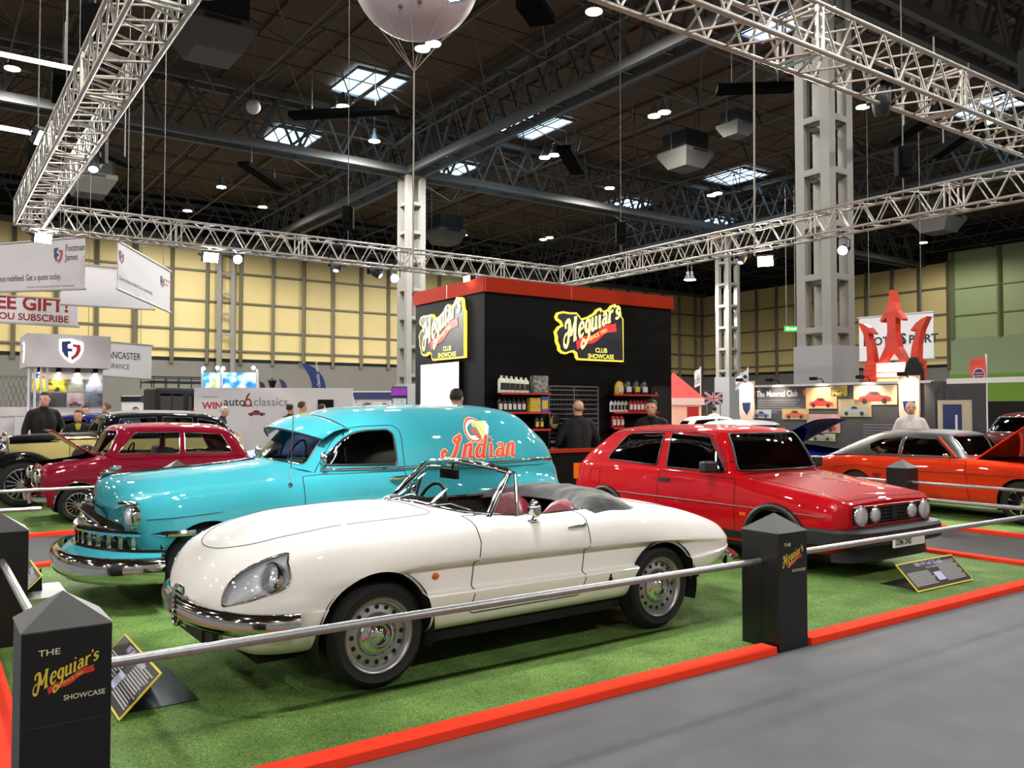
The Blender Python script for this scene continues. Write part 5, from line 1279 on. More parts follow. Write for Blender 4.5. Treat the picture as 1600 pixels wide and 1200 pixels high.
    skb, skc, _ = car_body(r, red, st, cb, [(0, .295, .335, 1), (2.475, .305, .325, 1)], wins, ws, rw, door, pane=m_dark_pane, bonnet=bon, side_y=.62)
    arch_well(r, 0, .295, .35, .81, .45); arch_well(r, 2.475, .305, .34, .81, .45)
    b = MB(); b.box((-.55, -.55, .2), (2.9, .55, .4)); b.box((.35, -.76, .2), (2.1, .76, .3)); b.build('underbody', m_inner, r)
    cabin_kit(r, .62, 2.9, .70, .32, .90, [(1.45, -.36, .5, .62), (1.45, .36, .5, .62), (2.25, 0, 1.2, .5)], mat('charcoal_cloth', (.10, .10, .105), .9), .36)
    for sg in (-1, 1):
        for cx, cz, rr in ((0, .295, .345), (2.475, .305, .335)):
            b = MB()
            P = [sk for sk in [skb.side(cx + rr * math.cos(t), cz + rr * math.sin(t), sg, .012) for t in [math.radians(2 + 176 * k / 28) for k in range(29)]] if sk]
            b.tube(P, .034, 8); b.build('arch_flare', m_trim, r, 60)
        b = MB(); L = side_line(skb, [(.37, .27), (1.2, .27), (2.11, .27)], sg, .004); L2 = side_line(skb, [(.37, .345), (1.2, .345), (2.11, .345)], sg, .008); n = min(len(L), len(L2)); b.add(L[:n] + L2[:n], [(i, i + 1, n + i + 1, n + i) for i in range(n - 1)]); b.tube(L2, .007, 5); b.build('sill_moulding', m_trim, r)
        b = MB(); b.tube(side_line(skb, [(-.55, .585), (.0, .60), (1.0, .605), (2.0, .61), (3.0, .61)], sg, .003), .0075, 6); b.build('side_strip', mat('strip_grey', (.42, .30, .30), .4), r)
        b = MB(); a = skb.side(1.42, .80, sg, .012); c = skb.side(1.58, .80, sg, .012); b.box((a.x, min(a.y, a.y - sg * .03), a.z - .022), (c.x, max(a.y, a.y - sg * .03), a.z + .022)); b.build('door_handle', m_trim, r)
        a = skc.side(.74, .945, sg, 0); b = MB(); b.bar(a, a + Vector((.02, sg * .09, .01)), .04); b.box((a.x - .02, min(a.y + sg * .07, a.y + sg * .25), a.z - .02), (a.x + .08, max(a.y + sg * .07, a.y + sg * .25), a.z + .10)); o = b.build('door_mirror', m_trim, r); bev(o, .02)
        b = MB(); a = skb.side(.385, .53, sg, .003); b.box((a.x - .04, min(a.y, a.y - sg * .01), a.z - .018), (a.x + .04, max(a.y, a.y - sg * .01), a.z + .018)); b.build('side_repeater', m_amber, r)
        b = MB(); b.prism([(-.09, 0), (.03, 0), (.03, .2), (-.05, .2)], (3.14, sg * .67, .70), (1, 0, 0), (0, 0, 1), .10 * -sg); b.build('tail_lamp', m_amber if 1 else m_tail, r)
        b = MB(); a = [skb.side(2.70 + dx, .77 + dz, sg, .002) for dx, dz in ((-.09, -.09), (.09, -.09), (.09, .09), (-.09, .09))]; b.tube(a, .003, 4, closed=True); b.build('fuel_flap', m_gap, r)
        # roof gutter
        b = MB(); b.tube([p for p in [skc.side(x, z, sg, .004) for x, z in ((.70, 1.02), (.80, 1.15), (.92, 1.31), (1.2, 1.335), (1.8, 1.34), (2.35, 1.325), (2.56, 1.29))] if p], .009, 6); b.build('roof_gutter', m_trim, r)
    # front panel
    b = MB(); b.box((-.728, -.665, .485), (-.708, .665, .685)); b.build('front_panel', red, r)
    b = MB(); b.box((-.736, -.655, .515), (-.729, .655, .675)); g = b.build('grille_panel', m_inner, r); b = MB()
    for z in (.535, .565, .60, .635, .665): b.box((-.752, -.40, z - .006), (-.735, .40, z + .006))
    b.box((-.755, -.04, .53), (-.735, .04, .67)); b.build('grille_bars', m_trim, g)
    b = MB(); b.tube([(-.742, -.65, .683), (-.742, .65, .683)], .006, 5); b.tube([(-.742, -.65, .507), (-.742, .65, .507)], .005, 5); b.build('grille_strip', mat('bright_red_strip', (.75, .1, .1), .4), g)
    for sg in (-1, 1):
        for y, rr in ((.54, .095), (.315, .078)):
            b = MB(); b.lathe([(rr + .006, .0), (rr + .006, -.016), (rr, -.02), (rr - .004, -.008)], 28, 'x', (-.735, sg * y, .597)); h = b.build('headlamp_ring', m_chrome, r, 60)
            b = MB(); b.lathe([(rr - .003, -.010), (rr * .7, -.026), (rr * .3, -.032), (0, -.034)], 24, 'x', (-.735, sg * y, .597)); b.build('headlamp', m_lampglass, h, 60)
    bp = both([(-.86, 0), (-.855, .40), (-.83, .66), (-.74, .80), (-.60, .85), (-.36, .86)])
    sweep(bp, [(-.14, .06), (-.01, .055), (.015, .03), (.015, -.09), (-.02, -.11), (-.14, -.11)], 1, .425).build('front_bumper', m_trim, r, 40)
    sp = both([(-.76, 0), (-.75, .4), (-.70, .62), (-.56, .74)]); sweep(sp, [(-.05, .18), (.0, .18), (.02, 0), (-.05, 0)], 1, .17).build('front_spoiler', m_trim, r, 40)
    for sg in (-1, 1): b = MB(); b.box((-.876, sg * .60 - .06, .375), (-.845, sg * .60 + .06, .42)); b.build('indicator', m_amber, r)
    b = MB(); b.box((-.905, -.26, .30), (-.885, .26, .41)); p = b.build('number_plate', m_plate_w, r); b = MB(); plate_text(b, 'D346 DND', (-.907, .235, .322), (0, -1, 0), .082, 0, .66); b.build('plate_lettering', m_char_b, p); b = MB(); b.box((-.886, -.2, .33), (-.84, .2, .37)); b.build('plate_bracket', m_trim, r)
    rb = both([(3.26, 0), (3.25, .45), (3.22, .68), (3.12, .80), (2.95, .845), (2.82, .85)]); sweep(rb, [(-.12, .06), (-.01, .055), (.015, .03), (.015, -.10), (-.12, -.10)], 1, .47).build('rear_bumper', m_trim, r, 40)
    b = MB()
    for y0 in (-.40, .22): b.tube([(.50, y0, .935), (.58, y0 + .12, .985), (.64, y0 + .34, 1.03)], .008, 5); b.tube([(.53, y0 + .02, .965), (.66, y0 + .48, 1.045)], .006, 5)
    b.build('wiper', m_trim, r)
    for x in (0, 2.475):
        for sg in (-1, 1): wheel(r, x, sg * .80, .29, .185, .19, 'alloy', sg)
    return r
hatchback()
# ================================================================ the maroon estate, the orange coupe and the cars behind
def open_bonnet(name, piece, hinge_x, hinge_z, deg, m, parent, thick=.02):
    R = Matrix.Translation((hinge_x, 0, hinge_z)) @ Matrix.Rotation(math.radians(deg), 4, 'Y') @ Matrix.Translation((-hinge_x, 0, -hinge_z))
    for v in piece.verts: v.co = R @ v.co
    o = bm_obj(name, piece, m, parent, 40); md = o.modifiers.new('s', 'SOLIDIFY'); md.thickness = thick
    return o
def maroon_estate():
    r = thing('estate_car', 'small maroon estate car with its bonnet raised, behind the turquoise van', 'car', uv(1.85, 13.87, .014), AU)
    col = paint('maroon_paint', (.50, .05, .15), .2)
    st = [[(-.40,.5,.25),(-.42,.58,.28),(-.45,.62,.42),(-.46,.62,.58),(-.455,.58,.70),(-.445,.4,.76),(-.44,0,.78)],
          [(-.34,.55,.22),(-.36,.65,.24),(-.385,.685,.42),(-.39,.685,.60),(-.385,.65,.75),(-.38,.45,.815),(-.38,0,.835)],
          [(0,.58,.2),(0,.665,.22),(0,.69,.45),(0,.69,.64),(0,.665,.80),(0,.5,.865),(0,0,.885)],
          [(.35,.58,.2),(.35,.665,.22),(.35,.69,.45),(.35,.69,.64),(.35,.672,.83),(.35,.55,.915),(.35,0,.935)],
          [(1.0,.58,.2),(1.0,.665,.22),(1.0,.69,.45),(1.0,.69,.64),(1.0,.68,.83),(1.0,.62,.91),(1.0,0,.92)],
          [(2.0,.58,.2),(2.0,.665,.22),(2.0,.69,.45),(2.0,.69,.64),(2.0,.68,.82),(2.0,.62,.90),(2.0,0,.91)],
          [(2.33,.55,.25),(2.35,.62,.28),(2.37,.66,.45),(2.38,.665,.65),(2.37,.65,.80),(2.37,.58,.88),(2.37,0,.89)],
          [(2.42,.48,.3),(2.45,.55,.34),(2.47,.60,.46),(2.48,.60,.65),(2.47,.57,.78),(2.46,.48,.84),(2.46,0,.85)]]
    cb = [[(.46,.655,.88),(.42,.62,.91),(.37,.55,.925),(.32,.4,.935),(.28,.2,.94),(.27,0,.94)],
          [(.66,.67,.88),(.67,.62,1.06),(.66,.55,1.27),(.62,.47,1.33),(.585,.25,1.355),(.575,0,1.36)],
          [(1.2,.675,.88),(1.2,.635,1.06),(1.2,.575,1.28),(1.2,.50,1.34),(1.2,.28,1.38),(1.2,0,1.39)],
          [(1.9,.67,.88),(1.9,.63,1.06),(1.9,.57,1.25),(1.9,.50,1.31),(1.9,.28,1.355),(1.9,0,1.365)],
          [(2.22,.655,.88),(2.19,.61,1.05),(2.12,.55,1.22),(2.10,.48,1.27),(2.10,.27,1.31),(2.10,0,1.32)],
          [(2.38,.60,.87),(2.36,.55,.95),(2.33,.50,1.04),(2.31,.43,1.08),(2.30,.25,1.12),(2.30,0,1.13)],
          [(2.43,.54,.86),(2.43,.5,.88),(2.43,.45,.89),(2.43,.35,.90),(2.43,.2,.905),(2.43,0,.91)]]
    wins = [rounded([(.50, .95), (.745, 1.245), (1.365, 1.25), (1.35, .93)], .03), rounded([(1.435, .93), (1.43, 1.245), (1.98, 1.21, .06), (2.14, .93)], .04)]
    ws = rounded([(-.56, .96), (.56, .96), (.49, 1.28), (-.49, 1.28)], .06)
    bon = rounded([(-.42, -.40), (-.42, .40), (.27, .50), (.27, -.50)], .06)
    skb, skc, piece = car_body(r, col, st, cb, [(0, .27, .295, 1), (2.0, .27, .285, 1)], wins, ws, rounded([(-.46, .98), (.46, .98), (.42, 1.22), (-.42, 1.22)], .05), [(.42, .25), (1.39, .25), (1.39, .88), (.42, .88)], pane=m_pane, trim=m_chrome, bonnet=bon, keep_bonnet=False, trim_r=.008, side_y=.52)
    open_bonnet('bonnet', piece, .27, .935, 42, col, r)
    arch_well(r, 0, .27, .305, .67, .4); arch_well(r, 2.0, .27, .295, .67, .4)
    b = MB(); b.box((-.32, -.38, .3), (.26, .38, .74)); b.box((.3, -.6, .2), (1.68, .6, .3)); b.box((1.68, -.39, .22), (2.35, .39, .4)); b.build('engine_bay', m_inner, r)
    b = MB(); b.box((-.3, -.3, .74), (.1, .2, .80)); b.lathe([(0, .06), (.11, .06), (.11, 0)], 16, 'z', (0, .05, .79)); b.build('engine', m_grey_metal, r)
    cabin_kit(r, .45, 2.3, .60, .28, .90, [(1.15, -.32, .45, .5), (1.15, .32, .45, .5), (1.85, 0, 1.1, .40)], mat('grey_vinyl', (.24, .23, .23), .6), .3)
    for sg in (-1, 1):
        b = MB(); b.lathe([(.09, .05), (.095, .0), (.088, -.02), (.08, -.015)], 20, 'x', (-.495, sg * .50, .665)); h = b.build('headlamp_ring', m_chrome, r, 60)
        b = MB(); b.lathe([(.082, -.012), (.05, -.035), (0, -.045)], 20, 'x', (-.495, sg * .50, .665)); b.build('headlamp', m_lampglass, h, 60)
        b = MB(); b.tube([p for p in [skb.side(.305 * math.cos(t), .27 + .305 * math.sin(t), sg, .006) for t in [math.radians(5 + 170 * k / 22) for k in range(23)]] if p], .014, 6); b.build('arch_trim', m_chrome, r, 60)
        b = MB(); a = skb.side(.30, .86, sg, 0); b.tube([a, a + Vector((0, sg * .05, .07))], .008, 6); b.ball(tuple(a + Vector((0, sg * .06, .10))), .045, 10, 8, 0, (.5, .8, 1)); b.build('wing_mirror', m_chrome, r, 60)
    b = MB()
    for k in range(7): b.tube([(-.475, -.30 + .0 * k, .50 + k * .03), (-.478, 0, .50 + k * .03), (-.475, .30, .50 + k * .03)], .007, 5)
    b.tube([(-.47, -.33, .48), (-.47, -.33, .70), (-.46, 0, .73), (-.47, .33, .70), (-.47, .33, .48)], .014, 6, closed=True); b.build('grille', m_chrome, r, 60)
    sweep(both([(-.53, 0), (-.525, .35), (-.48, .58), (-.38, .68)]), [(-.01, .045), (.025, .03), (.03, 0), (.02, -.035), (-.01, -.045)], 1, .35).build('front_bumper', m_chrome, r, 50)
    for sg in (-1, 1): b = MB(); b.tube([(-.55, sg * .30, .28), (-.57, sg * .30, .36), (-.55, sg * .30, .46)], .03, 8); b.build('overrider', m_chrome, r, 60)
    for x in (0, 2.0):
        for sg in (-1, 1): wheel(r, x, sg * .69, .258, .15, .165, 'wire', sg)
maroon_estate()
def coupe():
    r = thing('coupe_car', 'orange-red fastback coupe with black vinyl roof and raised bonnet', 'car', uv(13.2, 5.5, .014), AU + PI / 2)
    col = paint('orange_paint', (.80, .20, .07), .2); vin = mat('vinyl_roof', (.17, .17, .17), .45, bump=(80, .2, .002))
    st = [[(-.74,.55,.28),(-.76,.64,.32),(-.80,.70,.44),(-.81,.71,.56),(-.81,.71,.63),(-.79,.68,.70),(-.78,.45,.735),(-.78,0,.74)],
          [(-.55,.62,.22),(-.58,.74,.26),(-.62,.79,.42),(-.63,.80,.58),(-.63,.80,.65),(-.62,.76,.75),(-.61,.55,.785),(-.61,0,.79)],
          [(0,.65,.2),(0,.76,.24),(0,.805,.42),(0,.815,.61),(0,.82,.67),(0,.78,.79),(0,.66,.83),(0,0,.845)],
          [(.75,.65,.2),(.75,.76,.24),(.75,.805,.42),(.75,.80,.60),(.75,.82,.665),(.75,.79,.80),(.75,.72,.86),(.75,0,.885)],
          [(1.6,.65,.2),(1.6,.76,.24),(1.6,.805,.42),(1.6,.80,.60),(1.6,.82,.66),(1.6,.79,.79),(1.6,.73,.86),(1.6,0,.87)],
          [(2.3,.65,.2),(2.3,.76,.24),(2.3,.805,.42),(2.3,.81,.60),(2.3,.825,.66),(2.3,.79,.79),(2.3,.72,.86),(2.3,0,.87)],
          [(2.9,.62,.24),(2.9,.73,.28),(2.9,.78,.44),(2.9,.79,.60),(2.9,.80,.65),(2.9,.76,.77),(2.9,.68,.835),(2.9,0,.85)],
          [(3.22,.55,.3),(3.24,.64,.34),(3.27,.70,.46),(3.28,.71,.60),(3.28,.71,.65),(3.27,.68,.75),(3.26,.58,.80),(3.26,0,.81)]]
    cb = [[(.90,.73,.84),(.86,.69,.865),(.83,.63,.875),(.79,.5,.88),(.75,.3,.885),(.73,0,.89)],
          [(1.24,.74,.84),(1.23,.67,1.03),(1.21,.585,1.175),(1.18,.5,1.22),(1.14,.3,1.24),(1.12,0,1.245)],
          [(1.65,.745,.84),(1.65,.69,1.04),(1.65,.60,1.20),(1.65,.52,1.245),(1.65,.3,1.27),(1.65,0,1.28)],
          [(2.1,.74,.84),(2.1,.69,1.03),(2.1,.60,1.175),(2.1,.52,1.23),(2.1,.3,1.26),(2.1,0,1.27)],
          [(2.6,.72,.83),(2.58,.67,.95),(2.56,.58,1.05),(2.55,.50,1.10),(2.55,.3,1.14),(2.55,0,1.15)],
          [(3.0,.69,.81),(2.99,.64,.86),(2.98,.57,.90),(2.97,.5,.92),(2.97,.3,.945),(2.97,0,.95)],
          [(3.2,.62,.78),(3.2,.58,.80),(3.2,.52,.81),(3.2,.45,.815),(3.2,.3,.82),(3.2,0,.825)]]
    wins = [rounded([(.98, .895), (1.265, 1.145), (1.745, 1.165), (1.77, .89)], .03), rounded([(1.82, .89), (1.80, 1.165), (2.12, 1.13, .1), (2.37, 1.02, .1), (2.22, .89, .12)], .03)]
    ws = rounded([(-.58, .91), (.58, .91), (.52, 1.19), (-.52, 1.19)], .05)
    bon = rounded([(-.76, -.52), (-.76, .52), (.70, .64), (.70, -.64)], .04)
    skb, skc, piece = car_body(r, col, st, cb, [(0, .30, .335, 1), (2.52, .30, .325, 1)], wins, ws, rounded([(-.5, .90), (.5, .90), (.44, 1.16), (-.44, 1.16)], .05), [(.72, .26), (1.80, .26), (1.78, .84), (.76, .84)], pane=m_dark_pane, trim=m_chrome, bonnet=bon, keep_bonnet=False, trim_r=.009, cab_col=vin, side_y=.62)
    open_bonnet('bonnet', piece, .70, .875, 40, col, r)
    arch_well(r, 0, .30, .345, .79, .4); arch_well(r, 2.52, .30, .335, .79, .4)
    b = MB(); b.box((-.6, -.4, .3), (.7, .4, .66)); b.box((.4, -.7, .2), (2.1, .7, .3)); b.build('engine_bay', m_inner, r)
    cabin_kit(r, .95, 2.7, .64, .3, .87, [(1.75, -.34, .5, .5), (1.75, .34, .5, .5), (2.35, 0, 1.1, .36)], mat('black_vinyl', (.05, .05, .05), .5), .33)
    for sg in (-1, 1):
        b = MB(); b.tube(side_line(skb, [(-.6, .655), (.75, .662), (1.9, .66), (2.1, .672), (2.5, .70), (2.85, .66), (2.95, .60)], sg, .003), .006, 5); b.build('side_crease', mat('dark_orange', (.55, .12, .05), .4), r)
        b = MB(); b.tube(side_line(skb, [(.42, .255), (2.1, .255)], sg, .004), .011, 6); b.build('sill_trim', m_chrome, r)
        b = MB(); b.tube(side_line(skc, [(2.30, .86), (2.6, .855), (3.0, .84)], sg, .006), .007, 5); b.build('vinyl_edge', m_chrome, r)
        b = MB(); P = [skc.side(x, z, sg, .004) for x, z in ((.93, .88), (1.06, 1.0), (1.17, 1.105), (1.24, 1.165))]; P = [p for p in P if p]; b.tube(P, .016, 6); b.build('screen_pillar', col, r, 60)
        a = skb.side(.98, .835, sg, 0); b = MB(); b.tube([a, a + Vector((.02, sg * .06, .05))], .01, 6); b.ball(tuple(a + Vector((.03, sg * .09, .07))), .055, 12, 8, 0, (.7, 1, .75)); b.build('door_mirror', m_chrome, r, 60)
        b = MB()
        for k in range(5): 
            q = side_line(skb, [(2.05 + .012 * k, .585 - .018 * k), (2.22 - .01 * k, .585 - .018 * k)], sg, .004); b.tube(q, .005, 4)
        b.build('side_vent', m_chrome, r)
        b = MB(); b.box((-.83, sg * .55 - .13, .52), (-.80, sg * .55 + .13, .66)); b.build('headlamp', m_lampglass, r)
        b = MB(); a = skb.side(.5, .34, sg, .003); b.box((a.x - .03, a.y - .004, a.z - .01), (a.x + .03, a.y + .004, a.z + .01)); b.build('side_lamp', m_amber, r)
    b = MB(); b.box((-.825, -.42, .53), (-.80, .42, .65)); b.build('grille', m_trim, r)
    sweep(both([(-.87, 0), (-.86, .5), (-.80, .76), (-.55, .82)]), [(-.02, .05), (.02, .03), (.02, -.03), (-.02, -.05)], 1, .42).build('front_bumper', m_chrome, r, 50)
    sweep(both([(3.34, 0), (3.33, .5), (3.24, .72), (3.0, .80)]), [(-.02, .05), (.02, .03), (.02, -.03), (-.02, -.05)], 1, .46).build('rear_bumper', m_chrome, r, 50)
    for x in (0, 2.52):
        for sg in (-1, 1): wheel(r, x, sg * .81, .305, .18, .19, 'spoke', sg)
coupe()
def saloon(name, label, loc, rz, col, roof=None, L=4.0, wd=1.6, ht=1.4, bonnet_deg=0, boot=True, cat='car', pane=None, simple=True):
    """an ordinary three-box car in scaled proportions"""
    r = thing(name, label, cat, loc, rz); sx, sy, sz = L / 4.0, wd / 1.6, ht / 1.4
    K = lambda S: [[(x * sx, y * sy, z * sz) for x, y, z in s] for s in S]
    st = K([[(-.66,.55,.28),(-.70,.66,.36),(-.72,.68,.52),(-.71,.66,.68),(-.68,.5,.76),(-.68,0,.78)], [(-.5,.62,.22),(-.52,.75,.28),(-.54,.78,.50),(-.54,.76,.70),(-.53,.58,.80),(-.53,0,.83)],
            [(.0,.65,.2),(.0,.77,.26),(.0,.80,.50),(.0,.785,.74),(.0,.66,.85),(.0,0,.88)], [(.7,.65,.2),(.7,.77,.26),(.7,.80,.50),(.7,.785,.78),(.7,.72,.90),(.7,0,.92)],
            [(1.6,.65,.2),(1.6,.77,.26),(1.6,.80,.50),(1.6,.79,.78),(1.6,.73,.90),(1.6,0,.91)], [(2.5,.65,.2),(2.5,.77,.26),(2.5,.80,.50),(2.5,.785,.78),(2.5,.70,.88),(2.5,0,.90)],
            [(3.05,.6,.26),(3.07,.70,.32),(3.10,.74,.52),(3.10,.72,.74),(3.09,.6,.83),(3.09,0,.85)], [(3.22,.5,.34),(3.25,.6,.4),(3.27,.63,.54),(3.27,.61,.70),(3.25,.5,.76),(3.25,0,.78)]])
    e = 2.55 if boot else 2.95
    cb = K([[(.80,.74,.87),(.76,.69,.895),(.72,.6,.905),(.67,.4,.915),(.65,0,.92)], [(1.12,.75,.87),(1.12,.69,1.08),(1.10,.60,1.28),(1.05,.40,1.345),(1.02,0,1.36)],
            [(1.6,.755,.87),(1.6,.70,1.1),(1.6,.62,1.305),(1.6,.42,1.38),(1.6,0,1.40)], [(e - .5,.75,.87),(e - .5,.70,1.1),(e - .5,.61,1.28),(e - .5,.42,1.355),(e - .5,0,1.375)],
            [(e - .12,.74,.87),(e - .16,.68,1.05),(e - .24,.58,1.20),(e - .26,.40,1.26),(e - .27,0,1.28)], [(e + .1,.66,.86),(e + .1,.6,.875),(e + .1,.52,.885),(e + .1,.36,.89),(e + .1,0,.895)]])
    q = lambda P: [(x * sx, z * sz) for x, z in P]; qy = lambda P: [(x * sy, z * sz) for x, z in P]
    wins = [rounded(q([(.88, .93), (1.16, 1.26), (1.66, 1.29), (1.66, .93)]), .03), rounded(q([(1.75, .93), (1.75, 1.29), (e - .42, 1.245), (e - .16, .95)]), .04)]
    skb, skc, piece = car_body(r, col, st, cb, [(0, .30, .34, sx), (2.35 * sx, .30, .33, sx)], wins, rounded(qy([(-.58, .94), (.58, .94), (.52, 1.28), (-.52, 1.28)]), .05), rounded(qy([(-.5, .95), (.5, .95), (.44, 1.22), (-.44, 1.22)]), .05), None, pane=pane or m_dark_pane, trim=m_chrome, nx=4, ny=3, cab_col=roof, trim_r=.012,
                               bonnet=rounded([(-.64 * sx, -.5 * sy), (-.64 * sx, .5 * sy), (.60 * sx, .62 * sy), (.60 * sx, -.62 * sy)], .05), keep_bonnet=not bonnet_deg)
    if bonnet_deg: open_bonnet('bonnet', piece, .60 * sx, .91 * sz, bonnet_deg, col, r)
    for x in (0, 2.35 * sx): arch_well(r, x, .3, .35, .77 * sy, .4)
    b = MB(); b.box((-.5, -.5 * sy, .2), (3.0 * sx, .5 * sy, .6)); b.box((.75 * sx, -.66 * sy, .3), (2.4 * sx, .66 * sy, .85 * sz)); b.build('underbody', m_inner, r)
    sweep(both([(-.79 * sx, 0), (-.78 * sx, .45 * sy), (-.68 * sx, .72 * sy), (-.45 * sx, .80 * sy)]), [(-.02, .06), (.02, .03), (.02, -.03), (-.02, -.06)], 1, .42).build('front_bumper', m_chrome, r, 50)
    sweep(both([(3.34 * sx, 0), (3.33 * sx, .4 * sy), (3.2 * sx, .66 * sy), (3.0 * sx, .76 * sy)]), [(-.02, .06), (.02, .03), (.02, -.03), (-.02, -.06)], 1, .44).build('rear_bumper', m_chrome, r, 50)
    for sg in (-1, 1):
        b = MB(); b.lathe([(.10, .06), (.105, 0), (.09, -.02), (0, -.04)], 16, 'x', (-.71 * sx, sg * .52 * sy, .62 * sz)); b.build('headlamp', m_lampglass, r, 60)
        b = MB(); b.tube(side_line(skb, [(-.5 * sx, .70 * sz), (3.0 * sx, .72 * sz)], sg, .004), .008, 5); b.build('side_strip', m_chrome, r)
    b = MB(); b.box((-.735 * sx, -.4 * sy, .52 * sz), (-.70 * sx, .4 * sy, .70 * sz)); b.build('grille', m_trim, r)
    for x in (0, 2.35 * sx):
        for sg in (-1, 1): wheel(r, x, sg * .78 * sy, .30, .17, .19, 'steel', sg)
    return r
def vintage():
    """cream and black thirties saloon"""
    r = thing('vintage_car', 'cream and black vintage saloon with chrome radiator, behind the maroon estate', 'car', uv(.9, 16.45, .014), AU); r.scale = (1.08, 1.06, 1.06)
    cream = paint('cream_paint', (.82, .76, .48), .25); blk = paint('black_paint', (.025, .025, .05), .15); top = mat('roof_fabric', (.42, .42, .40), .8)
    st = [[(.30,.22,.45),(.30,.24,.62),(.30,.24,.80),(.30,.22,.98),(.30,.10,1.06),(.30,0,1.07)], [(.8,.32,.42),(.8,.36,.62),(.8,.37,.82),(.8,.35,1.0),(.8,.18,1.09),(.8,0,1.10)], [(1.5,.55,.38),(1.5,.62,.58),(1.5,.64,.82),(1.5,.62,1.01),(1.5,.4,1.10),(1.5,0,1.12)],
          [(2.2,.58,.36),(2.2,.66,.56),(2.2,.68,.82),(2.2,.665,1.03),(2.2,.6,1.05),(2.2,0,1.05)], [(3.2,.58,.36),(3.2,.66,.56),(3.2,.68,.82),(3.2,.66,1.03),(3.2,.6,1.05),(3.2,0,1.05)], [(3.75,.45,.42),(3.78,.54,.56),(3.80,.56,.80),(3.74,.54,1.0),(3.7,.45,1.02),(3.7,0,1.02)]]
    cb = [[(1.50,.62,1.0),(1.50,.60,1.03),(1.50,.55,1.06),(1.48,.4,1.09),(1.48,0,1.10)], [(1.66,.64,1.0),(1.66,.60,1.2),(1.66,.54,1.37),(1.65,.4,1.41),(1.64,0,1.43)], [(2.3,.665,1.0),(2.3,.62,1.2),(2.3,.56,1.40),(2.3,.42,1.455),(2.3,0,1.475)],
          [(3.0,.66,1.0),(3.0,.62,1.2),(3.0,.55,1.385),(3.0,.42,1.44),(3.0,0,1.46)], [(3.50,.62,1.0),(3.45,.58,1.16),(3.40,.50,1.31),(3.38,.38,1.36),(3.37,0,1.38)], [(3.70,.52,.99),(3.70,.48,1.02),(3.69,.4,1.04),(3.68,.3,1.06),(3.68,0,1.07)]]
    wins = [rounded([(1.74, 1.08), (1.80, 1.34), (2.35, 1.37), (2.35, 1.07)], .03), rounded([(2.44, 1.07), (2.44, 1.37), (2.92, 1.35), (2.92, 1.07)], .03), rounded([(3.0, 1.08), (3.0, 1.34), (3.34, 1.27, .1), (3.46, 1.10, .08)], .03)]
    skb, skc, _ = car_body(r, cream, st, cb, [], wins, rounded([(-.5, 1.13), (.5, 1.13), (.46, 1.36), (-.46, 1.36)], .03), None, None, pane=m_pane, trim=m_trim, cab_col=blk, nx=5, ny=4)
    bt = [[(x, y * 1.01 + .003, z) for x, y, z in s] for s in [[(.31,.235,.96),(.31,.20,1.02),(.31,.10,1.07),(.31,0,1.08)], [(.8,.36,.98),(.8,.30,1.05),(.8,.18,1.10),(.8,0,1.115)], [(1.48,.62,1.0),(1.48,.52,1.07),(1.48,.35,1.115),(1.48,0,1.13)]]]
    bm_obj('bonnet_top', net_surface(bt, 5, 4), blk, r)
    tp = [[(1.68,.46,1.40),(1.68,.3,1.435),(1.68,0,1.45)], [(2.3,.50,1.44),(2.3,.3,1.478),(2.3,0,1.49)], [(3.0,.49,1.425),(3.0,.3,1.465),(3.0,0,1.475)], [(3.34,.40,1.37),(3.34,.25,1.39),(3.34,0,1.40)]]
    bm_obj('sliding_roof', net_surface(tp, 4, 3), top, r)
    b = MB(); b.prism([(-.25, 0), (-.24, .5), (-.15, .62), (0, .66), (.15, .62), (.24, .5), (.25, 0)], (.22, 0, .42), (0, -1, 0), (0, 0, 1), .09); g = b.build('radiator_shell', m_chrome, r, 40)
    b = MB()
    for k in range(13): b.box((.19, -.20 + k * .033, .48), (.215, -.185 + k * .033, .98))
    b.build('radiator_slats', m_chrome, g); b = MB(); b.ball((.25, 0, 1.11), .035, 10, 8); b.build('radiator_cap', m_chrome, g, 60)
    for sg in (-1, 1):
        b = MB(); b.ball((.16, sg * .40, .86), .13, 18, 12, 0, (.9, 1, 1)); h = b.build('headlamp', m_chrome, r, 60); b = MB(); b.lathe([(.115, .0), (.07, -.03), (0, -.04)], 18, 'x', (.06, sg * .40, .86)); b.build('headlamp_lens', m_lampglass, h, 60)
        # wings: swept tops over front and rear wheels, joined by the running board
        P = [(-.05, .45), (.0, .62), (.15, .76), (.38, .82), (.62, .80), (.85, .68), (1.1, .50), (1.35, .37), (1.6, .33)]; P = spline2(P, 4); vs = []
        for i, (x, z) in enumerate(P):
            for y, dz in ((.36, -.05), (.44, .02), (.58, .03), (.70, -.02), (.735, -.12)): vs.append((x, sg * y, z + dz))
        b = MB(); b.add(vs, [(i * 5 + j, (i + 1) * 5 + j, (i + 1) * 5 + j + 1, i * 5 + j + 1) for i in range(len(P) - 1) for j in range(4)]); o = b.build('front_wing', blk, r, 60); md = o.modifiers.new('s', 'SOLIDIFY'); md.thickness = .01
        P = spline2([(2.75, .34), (2.85, .55), (3.05, .74), (3.3, .80), (3.55, .74), (3.8, .55), (3.95, .38)], 4); vs = []
        for x, z in P:
            for y, dz in ((.56, .02), (.66, .03), (.74, -.02), (.76, -.12)): vs.append((x, sg * y, z + dz))
        b = MB(); b.add(vs, [(i * 4 + j, (i + 1) * 4 + j, (i + 1) * 4 + j + 1, i * 4 + j + 1) for i in range(len(P) - 1) for j in range(3)]); o = b.build('rear_wing', blk, r, 60); md = o.modifiers.new('s', 'SOLIDIFY'); md.thickness = .01
